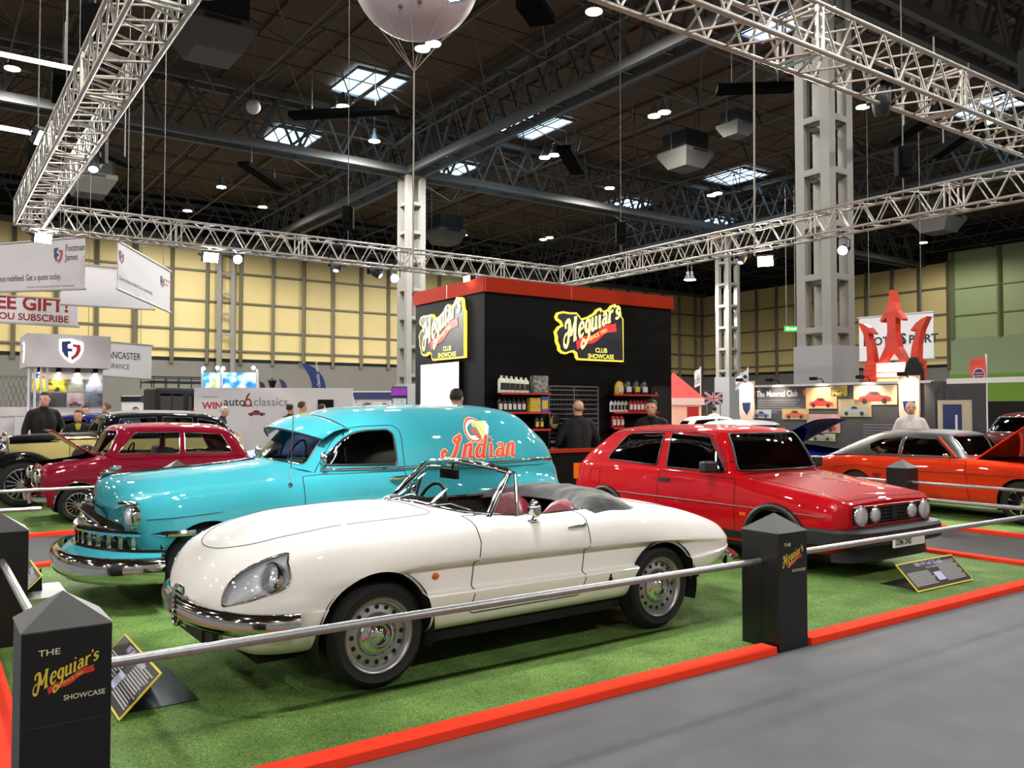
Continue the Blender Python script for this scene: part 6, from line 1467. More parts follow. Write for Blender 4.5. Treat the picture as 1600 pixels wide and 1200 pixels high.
        b = MB(); b.box((1.5, min(sg * .6, sg * .74), .30), (2.8, max(sg * .6, sg * .74), .34)); b.build('running_board', blk, r)
        b = MB(); p = skc.side(1.62, 1.06, sg, 0); q = skb.side(1.8, .95, sg, .004); b.box((q.x - .06, q.y - .01, q.z - .01), (q.x + .06, q.y + .01, q.z + .01)); b.build('door_handle', m_chrome, r)
        b = MB()
        for x in (1.1, 1.72, 2.40): b.tube(side_line(skb, [(x, .98), (x, .55)], sg, .002), .005, 4)
        b.build('door_gap', m_gap, r); b = MB()
        b.tube(side_line(skb, [(.4, 1.0), (1.0, 1.02), (1.6, 1.03), (3.6, 1.035)], sg, .004), .014, 5); b.build('waist_band', blk, r)
        for x in (.45, 3.35): wheel(r, x, sg * .73, .36, .14, .24, 'wire', sg)
        b = MB(); b.ball((1.30, sg * .66, .74), .20, 20, 12, 0, (1, .35, 1)); b.build('spare_wheel', m_rubber, r, 60)
    b = MB(); b.box((.3, -.55, .3), (3.6, .55, .45)); b.box((1.7, -.6, .45), (3.6, .6, .62)); b.build('underbody', m_inner, r)
    sweep(both([(-.12, 0), (-.11, .4), (-.05, .68)]), [(-.01, .05), (.02, .03), (.02, -.03), (-.01, -.05)], 1, .42).build('front_bumper', m_chrome, r, 50)
    cabin_kit(r, 1.75, 3.5, .58, .5, 1.08, [(2.5, 0, 1.1, .42), (3.3, 0, 1.1, .42)], mat('brown_leather', (.22, .12, .08), .5), .3)
vintage()
navy = paint('navy_paint', (.03, .06, .42), .15); white_p = paint('ivory_paint', (.90, .90, .90), .25); dred = paint('dark_red_paint', (.36, .03, .06), .2); slate = paint('slate_blue_paint', (.20, .22, .34), .35); blackp = paint('black_car_paint', (.03, .03, .035), .15); redp = paint('bright_red_paint', (.80, .10, .10), .2); silver = paint('silver_paint', (.62, .64, .66), .25)
p = uv(13.9, 11.6) + Vector((1.1, -.86, 0)); saloon('saloon_car', 'dark blue saloon with white roof and raised bonnet, behind the red hatchback', (p.x, p.y, .006), math.radians(127), navy, white_p, 4.0, 1.6, 1.39, 30, True)
saloon('sports_car', 'slate blue car roof showing between the black booth and the red tent', (4.1, 20.6, .006), PI, slate, None, 4.2, 1.65, 1.42)
p = at(1128, 650, 30); saloon('small_car', 'distant small red car with white roof left of the club stand', (p.x + 1.0, p.y, 0), AU + PI - .5, redp, white_p, 3.4, 1.45, 1.38, 0, False)
saloon('classic_car', 'dark red classic car parked beyond the navy one at the right edge', (11.5, 20.6, .0), .3, dred, None, 4.4, 1.7, 1.55)
saloon('navy_car', 'navy blue car just behind the orange coupe at the right edge', (12.0, 15.3, .006), PI - .2, slate, None, 4.0, 1.65, 1.40)
p = at(1500, 650, 30); saloon('far_car', 'distant silver car with dark windows beyond the man in the white shirt', (p.x, p.y, 0), AU + 2.2, silver, None, 4.2, 1.65, 1.4)
saloon('blue_car', 'dark blue old car behind the man in the dark jacket', (-10.55, 18.0, .006), .05, paint('royal_blue_paint', (.08, .12, .40), .15), None, 4.2, 1.6, 1.52)
saloon('red_car', 'bright red car bonnet showing at the left edge behind the chrome radiator', (-12.5, 15.4, .006), 0, redp, None, 4.2, 1.65, 1.35)
p = at(428, 655, 24); saloon('black_car', 'black car roof showing between the blue cover and the turquoise van', (p.x - 1.8, p.y, 0), AU, blackp, None, 4.2, 1.65, 1.42)
# the covered car
def covered():
    r = thing('covered_car', 'car hidden under a light blue dust cover behind the maroon estate', 'car', uv(4.45, 14.72, .014), AU)
    cl = mat('dust_cover', (.42, .52, .86), .6, bump=(6, .8, .05)); st = []
    rr = random.Random(4)
    for x, w, h in [(-.05, .5, .5), (0, .7, .72), (.4, .80, .86), (.9, .82, .95), (1.3, .80, 1.25), (1.8, .80, 1.42), (2.5, .80, 1.44), (3.1, .80, 1.30), (3.6, .80, .98), (4.0, .74, .85), (4.1, .55, .5)]:
        j = lambda a: rr.uniform(-a, a)
        st.append([(x, w * 1.05 + j(.03), .05), (x + j(.03), w * 1.03 + j(.03), h * .4), (x + j(.03), w + j(.03), h * .7), (x + j(.03), w * .85 + j(.02), h * .9 + j(.02)), (x, w * .5, h * .985 + j(.012)), (x, 0, h)])
    bm_obj('dust_cover', net_surface(st, 6, 5, ends=(True, True)), cl, r, 80)
    for x in (.75, 3.2):
        for sg in (-1, 1): wheel(r, x, sg * .72, .3, .16, .19, 'steel', sg)
covered()
# black off-roader with roof rack
def offroader():
    r = thing('off_roader', 'black off-roader with roof rack in front of the far wall', 'car', at(170, 650, 27) - Vector((0, 0, 1.14)), AU); blk = mat('truck_black', (.035, .035, .04), .4)
    b = MB(); b.box((0, -.9, .5), (1.2, .9, 1.15)); b.box((1.2, -.9, .5), (4.0, .9, 2.05)); o = b.build('body', blk, r); bev(o, .08, 3)
    b = MB()
    for x0, x1 in ((1.35, 2.1), (2.2, 2.95), (3.05, 3.85)): b.box((x0, -.915, 1.25), (x1, -.905, 1.85))
    b.build('side_window', m_dark_pane, r)
    b = MB()
    for y in (-.8, .8): b.bar((1.1, y, 2.25), (4.0, y, 2.25), .05); b.bar((1.1, y, 2.4), (4.0, y, 2.4), .04)
    for k in range(8): b.bar((1.1 + k * .41, -.8, 2.25), (1.1 + k * .41, .8, 2.25), .04); b.bar((1.1 + k * .41, -.8, 2.05), (1.1 + k * .41, -.8, 2.4), .03); b.bar((1.1 + k * .41, .8, 2.05), (1.1 + k * .41, .8, 2.4), .03)
    b.build('roof_rack', blk, r)
    for x in (.8, 3.2):
        for sg in (-1, 1): wheel(r, x, sg * .93, .42, .24, .22, 'steel', sg)
offroader()
# ================================================================ the black product booth
m_booth = mat('booth_black', (.03, .03, .033), .8, spec=.15); m_fascia = mat('booth_red', (.62, .17, .08), .85, spec=.1); m_shelf = mat('shelf_red', (.70, .13, .10), .4); m_seam = mat('fascia_seam', (.85, .35, .33), .4)
BU, BV, BL, BD, BH = 6.9, 10.55, 3.93, 2.14, 3.58
booth = thing('product_booth', 'tall black product booth with a red fascia band in the middle of the stand', 'booth', uv(BU, BV, .006), AU)
b = MB(); b.box((0, 0, 0), (BL, BD, BH - .22)); b.build('booth_walls', m_booth, booth)
b = MB(); b.box((-.03, -.03, BH - .22), (BL + .03, BD + .03, BH)); f = b.build('fascia', m_fascia, booth)
b = MB()
for x in (BL * .42, -.005): b.box((x - .006, -.034, BH - .22), (x + .006, -.029, BH))
b.box((-.034, BD * .49 - .006, BH - .22), (-.029, BD * .49 + .006, BH)); b.build('fascia_seam', m_seam, f)
b = MB(); b.box((3.42, -.012, .0), (3.46, .0, 2.0)); b.box((3.86, -.012, 0), (3.9, 0, 2.0)); b.box((3.42, -.012, 1.97), (3.9, 0, 2.0)); b.box((3.46, -.006, 0), (3.86, 0, 1.97)); dr = b.build('booth_door', mat('door_black', (.06, .06, .062), .4), booth)
b = MB(); b.box((3.50, -.035, 1.62), (3.545, -.012, 1.72)); b.box((3.505, -.035, 1.85), (3.54, -.012, 1.9)); b.build('door_keypad', m_grey_metal, dr)
# the two backlit logo signs
m_syel = mat('sign_yellow_rim', (.95, .86, .30), .4, emit=(1, .88, .30, .85)); m_sblk = mat('sign_charcoal', (.10, .10, .12), .4, emit=(.30, .30, .34, .12)); m_sgold = mat('sign_gold', (.95, .90, .55), .4, emit=(1, .95, .62, 1.0)); m_sred = mat('sign_ribbon', (.85, .20, .22), .4, emit=(1, .22, .25, .6)); m_swht = mat('sign_letters', (.95, .88, .40), .4, emit=(1, .92, .42, .8))
SIGN = [(.02, .42), (.0, .52), (.05, .62), (.11, .66), (.085, .70), (.03, .74), (.01, .80), (.04, .88), (.12, .91), (.22, .90), (.33, .91), (.38, .85), (.40, .80), (.52, .85), (.62, .93), (.66, 1.0), (.72, 1.04), (.76, .98), (.85, 1.02), (.90, 1.10), (.95, 1.13), (.985, 1.10), (1.02, 1.12), (1.05, 1.08), (1.06, .98), (1.07, .90), (1.10, .86), (1.10, .02), (.36, .02), (.33, .06), (.32, .14), (.28, .17), (.22, .15), (.17, .12), (.11, .13), (.06, .18), (.05, .26), (.02, .34)]
def logo_sign(o, ax, label):
    ax = Vector(ax); up = Vector((0, 0, 1)); w = 1.45 / 1.1
    r = thing('logo_sign', label, 'sign', o); o = Vector((0, 0, 0)); nn = ax.cross(up)
    pts = [(x * w, y * .86) for x, y in SIGN]; P = [(p[0], p[1], 0) for p in pts]
    b = MB(); b.prism(pts, o, ax, up, .05); b.build('sign_panel', m_syel, r)
    c = (sum(p[0] for p in pts) / len(pts), sum(p[1] for p in pts) / len(pts)); n = len(pts); inn = []
    for i in range(n):
        a, q, d = Vector(pts[i - 1]), Vector(pts[i]), Vector(pts[(i + 1) % n]); t = (d - a).normalized(); nr = Vector((-t.y, t.x)); inn.append(tuple(q + nr * (.03 if True else 0)))
    area = sum(pts[i][0] * pts[(i + 1) % n][1] - pts[(i + 1) % n][0] * pts[i][1] for i in range(n))
    if area < 0: inn = [tuple(Vector(pts[i]) * 2 - Vector(q)) for i, q in enumerate(inn)]
    b = MB(); b.prism(inn, o + nn * .045, ax, up, .012); b.build('sign_ground', m_sblk, r)
    b = MB(); logo(b, o + ax * (.12 * w) + up * .26 + nn * .06, ax, up, 1.13 * w * .82, 0, 1, 2, .006, .03)
    b.text('CLUB', o + ax * (.62 * w) + up * .155 + nn * .06, ax, up, .105, 2, bold=.02); b.text('SHOWCASE', o + ax * (.50 * w) + up * .055 + nn * .06, ax, up, .105, 2, bold=.02); b.build('sign_lettering', [m_sgold, m_sred, m_swht], r)
logo_sign(uv(BU + 1.30, BV - .004, 2.38), uv(1, 0), 'backlit logo sign on the wide right face of the black booth')
logo_sign(uv(BU - .004, BV + 1.93, 2.38), uv(0, -1), 'backlit logo sign on the narrow left face of the black booth')
def picture_mat(name, stops, scale=3.0, emit=0.0, seed=0.0, detail=4):
    """a printed picture of soft colour patches"""
    m = bpy.data.materials.new(name); m.use_nodes = True; nt = m.node_tree; bs = nt.nodes['Principled BSDF']
    tc = nt.nodes.new('ShaderNodeTexCoord'); mp = nt.nodes.new('ShaderNodeMapping'); mp.inputs['Location'].default_value = (seed, seed * .7, seed * 1.3); nz = nt.nodes.new('ShaderNodeTexNoise'); r = nt.nodes.new('ShaderNodeValToRGB')
    nz.inputs['Scale'].default_value = scale; nz.inputs['Detail'].default_value = detail
    nt.links.new(tc.outputs['Object'], mp.inputs[0]); nt.links.new(mp.outputs[0], nz.inputs['Vector']); nt.links.new(nz.outputs['Fac'], r.inputs['Fac'])
    el = r.color_ramp.elements
    while len(el) < len(stops): el.new(.5)
    for i, c in enumerate(stops): el[i].position = .28 + .44 * i / max(1, len(stops) - 1); el[i].color = (*[(x / 12.92 if x <= .04045 else ((x + .055) / 1.055) ** 2.4) for x in c], 1)
    nt.links.new(r.outputs['Color'], bs.inputs['Base Color']); bs.inputs['Roughness'].default_value = .45
    if emit: nt.links.new(r.outputs['Color'], bs.inputs['Emission Color']); bs.inputs['Emission Strength'].default_value = emit
    return m
# lightbox poster
r = thing('lightbox_poster', 'glowing white lightbox poster below the left logo sign', 'poster', uv(BU, BV + 1.25, .9), AU)
b = MB(); b.box((-.05, -.62, 0), (0, .62, 1.46)); b.build('lightbox_case', m_booth, r)
b = MB(); b.box((-.056, -.60, .58), (-.051, .60, 1.44)); b.build('bright_sheet', mat('lightbox_white', (1, 1, 1), .4, emit=(1, .99, .96, 2.2)), r)
b = MB(); b.box((-.056, -.60, .02), (-.051, .60, .56)); p = b.build('printed_sheet', picture_mat('lightbox_print', [(.75, .5, .36), (.95, .78, .62), (1, .93, .84), (.85, .55, .42)], 9, .8), r)
b = MB()
for z in (.2, .38, .54): b.box((-.059, -.60, z), (-.056, .60, z + .012))
b.build('printed_shelves', mat('print_brown', (.62, .34, .24), .5, emit=(.6, .32, .22, .5)), p)
# counter
r = thing('sales_counter', 'black sales counter with a red top edge in front of the booth', 'counter', uv(7.15, 9.87, .006), AU)
b = MB(); b.box((0, 0, 0), (3.5, .2, .95)); b.build('counter_front', m_booth, r); b = MB(); b.box((-.03, -.03, .952), (3.53, .23, 1.0)); b.build('counter_top', m_fascia, r)
# shelves
def shelf(u0, u1, z, label):
    r = thing('wall_shelf', label, 'shelf', uv(BU, BV, z), AU); x0, x1 = u0 - BU, u1 - BU
    b = MB(); b.box((x0, -.22, -.02), (x1, -.003, 0)); b.build('shelf_board', m_booth, r); b = MB(); b.box((x0, -.226, -.025), (x1, -.221, .006)); b.build('shelf_edge', m_shelf, r)
for z, nm in ((1.85, 'upper'), (1.56, 'middle'), (1.30, 'lower')):
    shelf(7.05, 7.98, z, nm + ' red-edged shelf at the left of the booth wall'); shelf(9.28, 10.30, z, nm + ' red-edged shelf at the right of the booth wall')
r = thing('slat_grid', 'grey wire display grid on the booth wall behind the bald man', 'display grid', uv(BU, BV, .95), AU); b = MB(); x0, x1 = 8.09 - BU, 9.12 - BU
b.box((x0, -.03, 0), (x0 + .02, -.012, 1.03)); b.box((x1 - .02, -.03, 0), (x1, -.012, 1.03)); b.box(((x0 + x1) / 2 - .01, -.03, 0), ((x0 + x1) / 2 + .01, -.012, 1.03)); b.box((x0, -.03, 1.01), (x1, -.012, 1.03)); b.build('grid_frame', mat('grid_grey', (.40, .40, .40), .4, .3), r)
b = MB()
for k in range(13): b.box((x0, -.028, .04 + k * .076), (x1, -.012, .056 + k * .076))
for k in range(22): b.box((x0 + .02 + k * .046, -.014, 0), (x0 + .024 + k * .046, -.010, 1.02))
b.build('grid_wires', mat('grid_grey', (.4, .4, .4)), r)
# goods
pl_w = mat('plastic_white', (.88, .88, .80), .35); pl_k = mat('plastic_black', (.06, .06, .06), .3); pl_r = mat('plastic_red', (.62, .05, .08), .3); pl_y = mat('pack_yellow', (.80, .66, .15), .5); pl_b = mat('pack_blue', (.22, .36, .70), .5); lab_w = mat('label_white', (.8, .78, .75), .5); lab_k = mat('label_black', (.05, .05, .05), .5)
def bottle_parts(r, h, w, body, label, cap, flat=.7):
    b = MB(); b.M = Matrix.Diagonal((1, flat, 1, 1)); b.lathe([(0, 0), (w * .5, 0), (w * .5, h * .68), (w * .42, h * .80), (w * .18, h * .88), (w * .17, h * .92)], 14); b.build('bottle_body', body, r, 50)
    b = MB(); b.M = Matrix.Diagonal((1, flat, 1, 1)); b.lathe([(w * .2, h * .92), (w * .2, h), (0, h)], 12); b.build('cap', cap, r, 50)
    b = MB(); b.box((-w * .32, -w * .5 * flat - .002, h * .18), (w * .32, -w * .5 * flat * .8, h * .58)); b.build('bottle_label', label, r)
def goods(proto, places, label, group):
    for i, (u, z, s) in enumerate(places):
        p = uv(u, BV - .115, z + .001)
        if i == 0: proto.location = p; proto.rotation_euler = (0, 0, AU); o = proto
        else: o = copy_tree(proto, p, AU)
        o.scale = (s, s, s); o['label'] = label; o['group'] = group
def proto(name, cat): return thing(name, '', cat)
q = proto('bottle', 'bottle'); bottle_parts(q, .26, .125, pl_w, lab_k, pl_w); goods(q, [(7.13 + .09 * k, 1.85, 1 - .02 * k) for k in range(6)], 'white polish bottle in the row on the upper left shelf', 'white bottles on the upper left shelf')
q = proto('bottle', 'bottle'); bottle_parts(q, .22, .085, pl_k, lab_w, pl_k); goods(q, [(7.10 + .085 * k, 1.56, 1) for k in range(6)], 'small black bottle on the middle left shelf', 'black bottles on the middle left shelf')
q = proto('bottle', 'bottle'); bottle_parts(q, .22, .085, pl_r, lab_w, pl_k); goods(q, [(9.74 + .085 * k, 1.56, 1) for k in range(6)], 'red bottle on the middle right shelf', 'red bottles on the middle right shelf')
q = proto('bottle', 'bottle'); bottle_parts(q, .20, .075, lab_w, pl_k, pl_k); goods(q, [(9.32 + .08 * k, 1.56, 1) for k in range(5)], 'black-capped pale bottle on the middle right shelf', 'pale bottles on the middle right shelf')
q = proto('bottle', 'bottle'); bottle_parts(q, .24, .09, pl_r, lab_w, pl_r); goods(q, [(9.36 + .09 * k, 1.30, 1) for k in range(3)], 'red bottle on the lower right shelf', 'red bottles on the lower right shelf')
q = proto('bottle', 'bottle'); bottle_parts(q, .2, .085, pl_k, pl_y, pl_k); goods(q, [(7.78 + .09 * k, 1.30, 1) for k in range(2)], 'dark bottle with yellow label on the lower left shelf', 'dark bottles on the lower left shelf')
def jug(label, u, body, lab):
    r = thing('jug', label, 'bottle', uv(u, BV - .12, 1.851), AU, 'jugs on the upper right shelf'); b = MB(); b.M = Matrix.Diagonal((1, .65, 1, 1)); b.lathe([(0, 0), (.085, 0), (.09, .04), (.085, .14), (.05, .20), (.03, .22)], 14); b.build('jug_body', body, r, 50)
    b = MB(); b.tube([(.045, 0, .20), (.085, 0, .19), (.09, 0, .13)], .012, 6); b.build('handle', body, r, 50); b = MB(); b.lathe([(.034, .22), (.034, .25), (0, .25)], 12); b.build('cap', pl_k, r); b = MB(); b.box((-.05, -.062, .04), (.05, -.045, .13)); b.build('bottle_label', lab, r)
jug('large gold-labelled jug, leftmost on the upper right shelf', 9.48, pl_y, lab_w); jug('black jug second from left on the upper right shelf', 9.66, pl_k, lab_w); jug('yellow-labelled jug third from left on the upper right shelf', 9.85, pl_k, pl_y); jug('black jug at the right of the upper right shelf', 10.03, pl_k, lab_w)
def pack(name, label, u, z, w, h, m1, m2, d=.12):
    r = thing(name, label, 'package', uv(u, BV - .12, z + .001), AU); b = MB(); b.box((-w / 2, -d / 2, 0), (w / 2, d / 2, h)); o = b.build('carton', m1, r); bev(o, .012); b = MB(); b.box((-w * .4, -d / 2 - .003, h * .2), (w * .4, -d / 2, h * .75)); b.build('printed_front', m2, r)
pack('tool_bag', 'grey patterned kit bag beside the white bottles', 7.83, 1.85, .28, .27, picture_mat('bag_print', [(.12, .12, .12), (.6, .6, .58), (.3, .3, .3), (.75, .74, .7)], 14), picture_mat('bag_print', [(.7, .7, .68), (.15, .15, .15)], 18))
pack('yellow_pack', 'yellow packet on the middle left shelf', 7.72, 1.56, .20, .22, pl_y, picture_mat('pack_print', [(.1, .1, .1), (.8, .7, .2), (.7, .3, .1)], 16)); pack('blue_pack', 'blue and yellow packet at the right of the middle left shelf', 7.90, 1.56, .14, .24, pl_b, pl_y)
for k, (u, z) in enumerate(((8.17, 1.12), (8.36, 1.12), (8.17, 1.02), (8.36, 1.02))):
    r = thing('blister_pack', 'black and white blister pack low on the wire grid', 'package', uv(u, BV - .05, z - .06), AU, 'blister packs on the wire grid'); b = MB(); b.box((-.085, -.012, 0), (.085, .012, .085)); b.build('card', pl_k, r); b = MB(); b.box((-.07, -.03, .015), (.07, -.012, .055)); b.build('blister', picture_mat('blister_print', [(.1, .1, .1), (.8, .8, .8)], 20), r)
r = thing('wash_mitt', 'round yellow wash mitt hanging at the left of the wire grid', 'mitt', uv(8.16, BV - .07, 1.40), AU); b = MB(); b.ball((0, 0, .0), .10, 16, 12, 0, (.85, .5, 1.05)); b.build('mitt', mat('mitt_fleece', (.72, .60, .34), .9, bump=(60, .6, .01)), r, 60); b = MB(); b.box((-.06, -.055, -.02), (.06, -.045, .10)); b.build('header_card', pl_k, r); b = MB(); b.tube([(0, .04, .1), (0, .0, .13), (0, .05, .15)], .004, 5); b.build('hang_loop', m_grey_metal, r)
# flood on the fascia
r = thing('fascia_light', 'small bright light on top of the red fascia', 'light', uv(BU - .02, BV + .32, BH), AU); b = MB(); b.box((-.09, -.07, 0), (.02, .07, .05)); b.build('housing', m_body, r); b = MB(); b.box((-.1, -.08, -.03), (-.085, .08, .05)); b.build('lens', m_par, r)
# ---------------------------------------------------------------- the display boards on the turf
m_brd = mat('board_black', (.06, .06, .065), .35); m_brdy = mat('board_yellow', (.88, .80, .25), .4); m_line = mat('board_text', (.66, .66, .66), .5); m_ttl = mat('board_title', (.80, .78, .92), .4)
def board(o, rz, title, sub, label, wdt=.94, dark_base=True, photo=True):
    """leans back from its lower front edge; local x along the edge, y backwards"""
    r = thing('display_board', label, 'sign', o, rz); a = math.radians(45); ay = Vector((0, math.cos(a), math.sin(a))); ax = Vector((1, 0, 0)); h = .29; z0 = Vector((0, 0, .006)); nn = ax.cross(ay)
    b = MB(); b.prism([(0, 0), (wdt, 0), (wdt, h), (0, h)], z0, ax, ay, .008); b.build('board_panel', m_brdy, r)
    g = .011; b = MB(); b.prism([(g, g), (wdt - g, g), (wdt - g, h - g), (g, h - g)], z0 + nn * .008, ax, ay, .001); fp = b.build('printed_face', m_brd, r)
    t = MB(); t.text(title, z0 + nn * .0095 + ax * (wdt * .5) + ay * (h * .80), ax, ay, .052, 0, bold=.02, align='CENTER', sx=.9, lift=.001); t.text(sub, z0 + nn * .0095 + ax * (wdt * .5) + ay * (h * .69), ax, ay, .028, 0, align='CENTER', lift=.001); t.build('board_title', m_ttl, fp)
    t = MB(); rr = random.Random(len(title))
    for cx0, cx1, n, y1 in ((.04, .46, 9, .60), (.60, .97, 13, .82)):
        for k in range(n):
            y = h * (y1 - k * .055); e = cx1 - rr.random() * .06
            if y < .02: break
            t.add([z0 + nn * .0096 + ax * (wdt * x) + ay * yy for x, yy in ((cx0, y), (e, y), (e, y + h * .028), (cx0, y + h * .028))], [(0, 1, 2, 3)])
    t.build('printed_lines', m_line, fp)
    if photo: 
        t = MB(); t.add([z0 + nn * .0097 + ax * (wdt * x) + ay * (h * y) for x, y in ((.46, .22), (.59, .22), (.59, .52), (.46, .52))], [(0, 1, 2, 3)]); t.build('printed_photo', mat('board_photo', (.72, .74, .85), .4), fp)
    b = MB(); b.box((wdt * .12, .02, 0), (wdt * .88, .42, .004)); b.build('base_plate', m_brd if dark_base else mat('board_base_white', (.74, .74, .74), .5), r)
    b = MB(); b.prism([(0, 0), (.2, 0), (.19, .2)], Vector((wdt * .5, .05, .004)), (0, 1, 0), (0, 0, 1), .008); b.build('strut', m_brd, r)
board(uv(7.09, 4.0, .014), AU, '1988 VW Golf GTI mk2', 'Class of Eighties', 'black display board with yellow border in front of the red hatchback')
board(uv(.86, 5.63, .014), AU - PI / 2, '1967 Alfa Romeo Spider', 'Duetto', 'black display board with yellow border half hidden by the nearest post')
board(uv(.66, 8.9, .014), AU - PI / 2, '1951 Pontiac', 'Sedan Delivery', 'display board with pale base beside the post at the left edge', .9, False)
# ================================================================ people
m_skin = mat('skin', (.80, .60, .50), .5); m_eye = mat('eye_dark', (.05, .04, .04), .3); m_lip = mat('lips', (.62, .36, .33), .5); m_shoe = mat('shoe_black', (.04, .035, .03), .4)
def blob(name, m, parent, chains, vox=.016, smooth=4):
    """a continuous figure surface grown over tapering limb chains"""
    b = MB()
    for ch in chains:
        pts = spline2([tuple(p) for p in ch], 4) if len(ch) > 2 else [tuple(p) for p in ch]
        b.tube([p[:3] for p in pts], [p[3] for p in pts], 12)
        for e in (ch[0], ch[-1]): b.ball(tuple(e[:3]), e[3], 12, 8)
    o = b.build(name, m, parent)
    md = o.modifiers.new('r', 'REMESH'); md.mode = 'VOXEL'; md.voxel_size = vox; md.use_smooth_shade = True
    ms = o.modifiers.new('s', 'SMOOTH'); ms.iterations = smooth; ms.factor = .5
    return o
ARMS = {'down': ((.155, .02, .61), (.165, -.04, .46)), 'front': ((.17, -.03, .62), (.09, -.22, .60)), 'fold': ((.175, -.02, .61), (.03, -.16, .63)), 'reach': ((.17, -.10, .66), (.15, -.28, .68)), 'clasp': ((.165, -.01, .61), (.03, -.16, .53))}
def person(label, loc, rz, H=1.75, coat=(.05, .05, .055), legs=(.08, .08, .1), hair=(.12, .09, .07), arms=('down', 'down'), lean=0.0, turn=0.0, bald=False, vest=None, wide=1.0, collar=None):
    r = thing('person', label, 'person', loc, rz)
    def J(x, y, z):                       # height units to metres, leaning forward above the hips
        z0 = .52; k = max(0, z - z0); return (x * H * (wide if z > .4 and abs(x) > .01 else 1), (y - math.sin(lean) * k) * H, (z - (1 - math.cos(lean)) * k) * H)
    def P(x, y, z, rad): return J(x, y, z) + (rad * H,)
    mc = mat('cloth_%d_%d_%d' % tuple(int(c * 99) for c in coat), coat, .85); ml = mat('cloth_%d_%d_%d' % tuple(int(c * 99) for c in legs), legs, .85); mh = mat('hair_%d_%d_%d' % tuple(int(c * 99) for c in hair), hair, .7)
    hc = Vector(J(0, -.012, .928)); R = Matrix.Rotation(turn, 3, 'Z')
    def Hd(x, y, z): return tuple(hc + R @ Vector((x, y, z)) * H)
    el, wr = {}, {}
    for s, a in zip((-1, 1), arms):
        e, w = ARMS[a]; el[s] = (e[0] * s, e[1], e[2]); wr[s] = (w[0] * s, w[1], w[2])
    body = [[P(0, .0, .80, .04), P(0, -.002, .85, .034), Hd(0, .0, -.03) + (.042 * H,)], [Hd(0, .008, .022) + (.050 * H,), Hd(0, -.004, -.005) + (.048 * H,), Hd(0, -.018, -.035) + (.036 * H,)], [Hd(0, -.045, .0) + (.008 * H,), Hd(0, -.056, -.014) + (.009 * H,)],
            [Hd(-.046, .005, .004) + (.011 * H,), Hd(-.046, .006, -.014) + (.008 * H,)], [Hd(.046, .005, .004) + (.011 * H,), Hd(.046, .006, -.014) + (.008 * H,)], [P(0, 0, .54, .07), P(0, 0, .66, .055), P(0, .006, .78, .036)]]
    for s in (-1, 1): body += [[P(.10 * s, 0, .79, .03), P(*el[s], .023), P(*wr[s], .016)], [P(.05 * s, 0, .52, .05), P(.055 * s, -.005, .29, .034), P(.055 * s, .01, .05, .022)], [P(0, 0, .79, .04), P(.10 * s, 0, .79, .03)]]
    blob('body', m_skin, r, body, .013)
    top = [[P(-.03, 0, .50, .082), P(-.032, 0, .58, .080), P(-.042, .0, .70, .082), P(-.04, .005, .77, .066)], [P(.03, 0, .50, .082), P(.032, 0, .58, .080), P(.042, .0, .70, .082), P(.04, .005, .77, .066)], [P(-.105, .004, .785, .043), P(0, .01, .80, .052), P(.105, .004, .785, .043)], [P(0, .004, .80, .050), P(0, -.004, .842, .043)]]
    for s in (-1, 1): top.append([P(.112 * s, .004, .775, .042), P(*el[s], .034), P(wr[s][0] * .97 + el[s][0] * .03, wr[s][1] * .94 + el[s][1] * .06, wr[s][2] * .94 + el[s][2] * .06, .026)])
    blob('jacket', mc, r, top)
    tr = []
    for s in (-1, 1): tr.append([P(.045 * s, 0, .52, .07), P(.052 * s, 0, .42, .060), P(.057 * s, -.004, .28, .043), P(.057 * s, .01, .06, .034)])
    blob('trousers', ml, r, tr)
    for s in (-1, 1):
        b = MB(); f = Vector(J(.057 * s, .012, .02)); b.ball((f.x, f.y - .05 * H * .6, .035), .055, 12, 8, 0, (.85, 2.2, .65)); b.build('shoe', m_shoe, r, 60)
        w = Vector(J(*wr[s])); e = Vector(J(*el[s])); d = (w - e).normalized(); sd = d.cross(Vector((0, 0, 1))).normalized() if abs(d.z) < .95 else Vector((0, 1, 0)); up = sd.cross(d); k = H / 1.75
        b = MB(); b.ball(tuple(w + d * .045 * k), .043 * k, 12, 8, 0, (1, 1, 1)); b.tube([w, w + d * .07 * k], [.028 * k, .038 * k], 10)
        for i in range(4):
            q = w + d * .075 * k + sd * (i - 1.5) * .02 * k; L = (.068, .078, .074, .058)[i] * k; b.tube([q, q + d * L * .5 - up * .006, q + d * L * .85 - up * .024], [.0095 * k, .009 * k, .0075 * k], 7)
        q = w + d * .03 * k + sd * .035 * k * (1 if s < 0 else -1); b.tube([q, q + d * .03 * k + sd * .02 * k * (1 if s < 0 else -1), q + d * .06 * k + sd * .018 * k * (1 if s < 0 else -1)], [.012 * k, .0105 * k, .008 * k], 7); b.build('hand', m_skin, r, 60)
    b = MB()
    for s in (-1, 1): b.ball(Hd(.019 * s, -.0455, .006), .0065 * H, 8, 6)
    b.build('eyes', m_eye, r); b = MB(); b.tube([Hd(-.016, -.047, -.036), Hd(0, -.052, -.037), Hd(.016, -.047, -.036)], .0035 * H, 6); b.build('mouth', m_lip, r)
    b = MB()
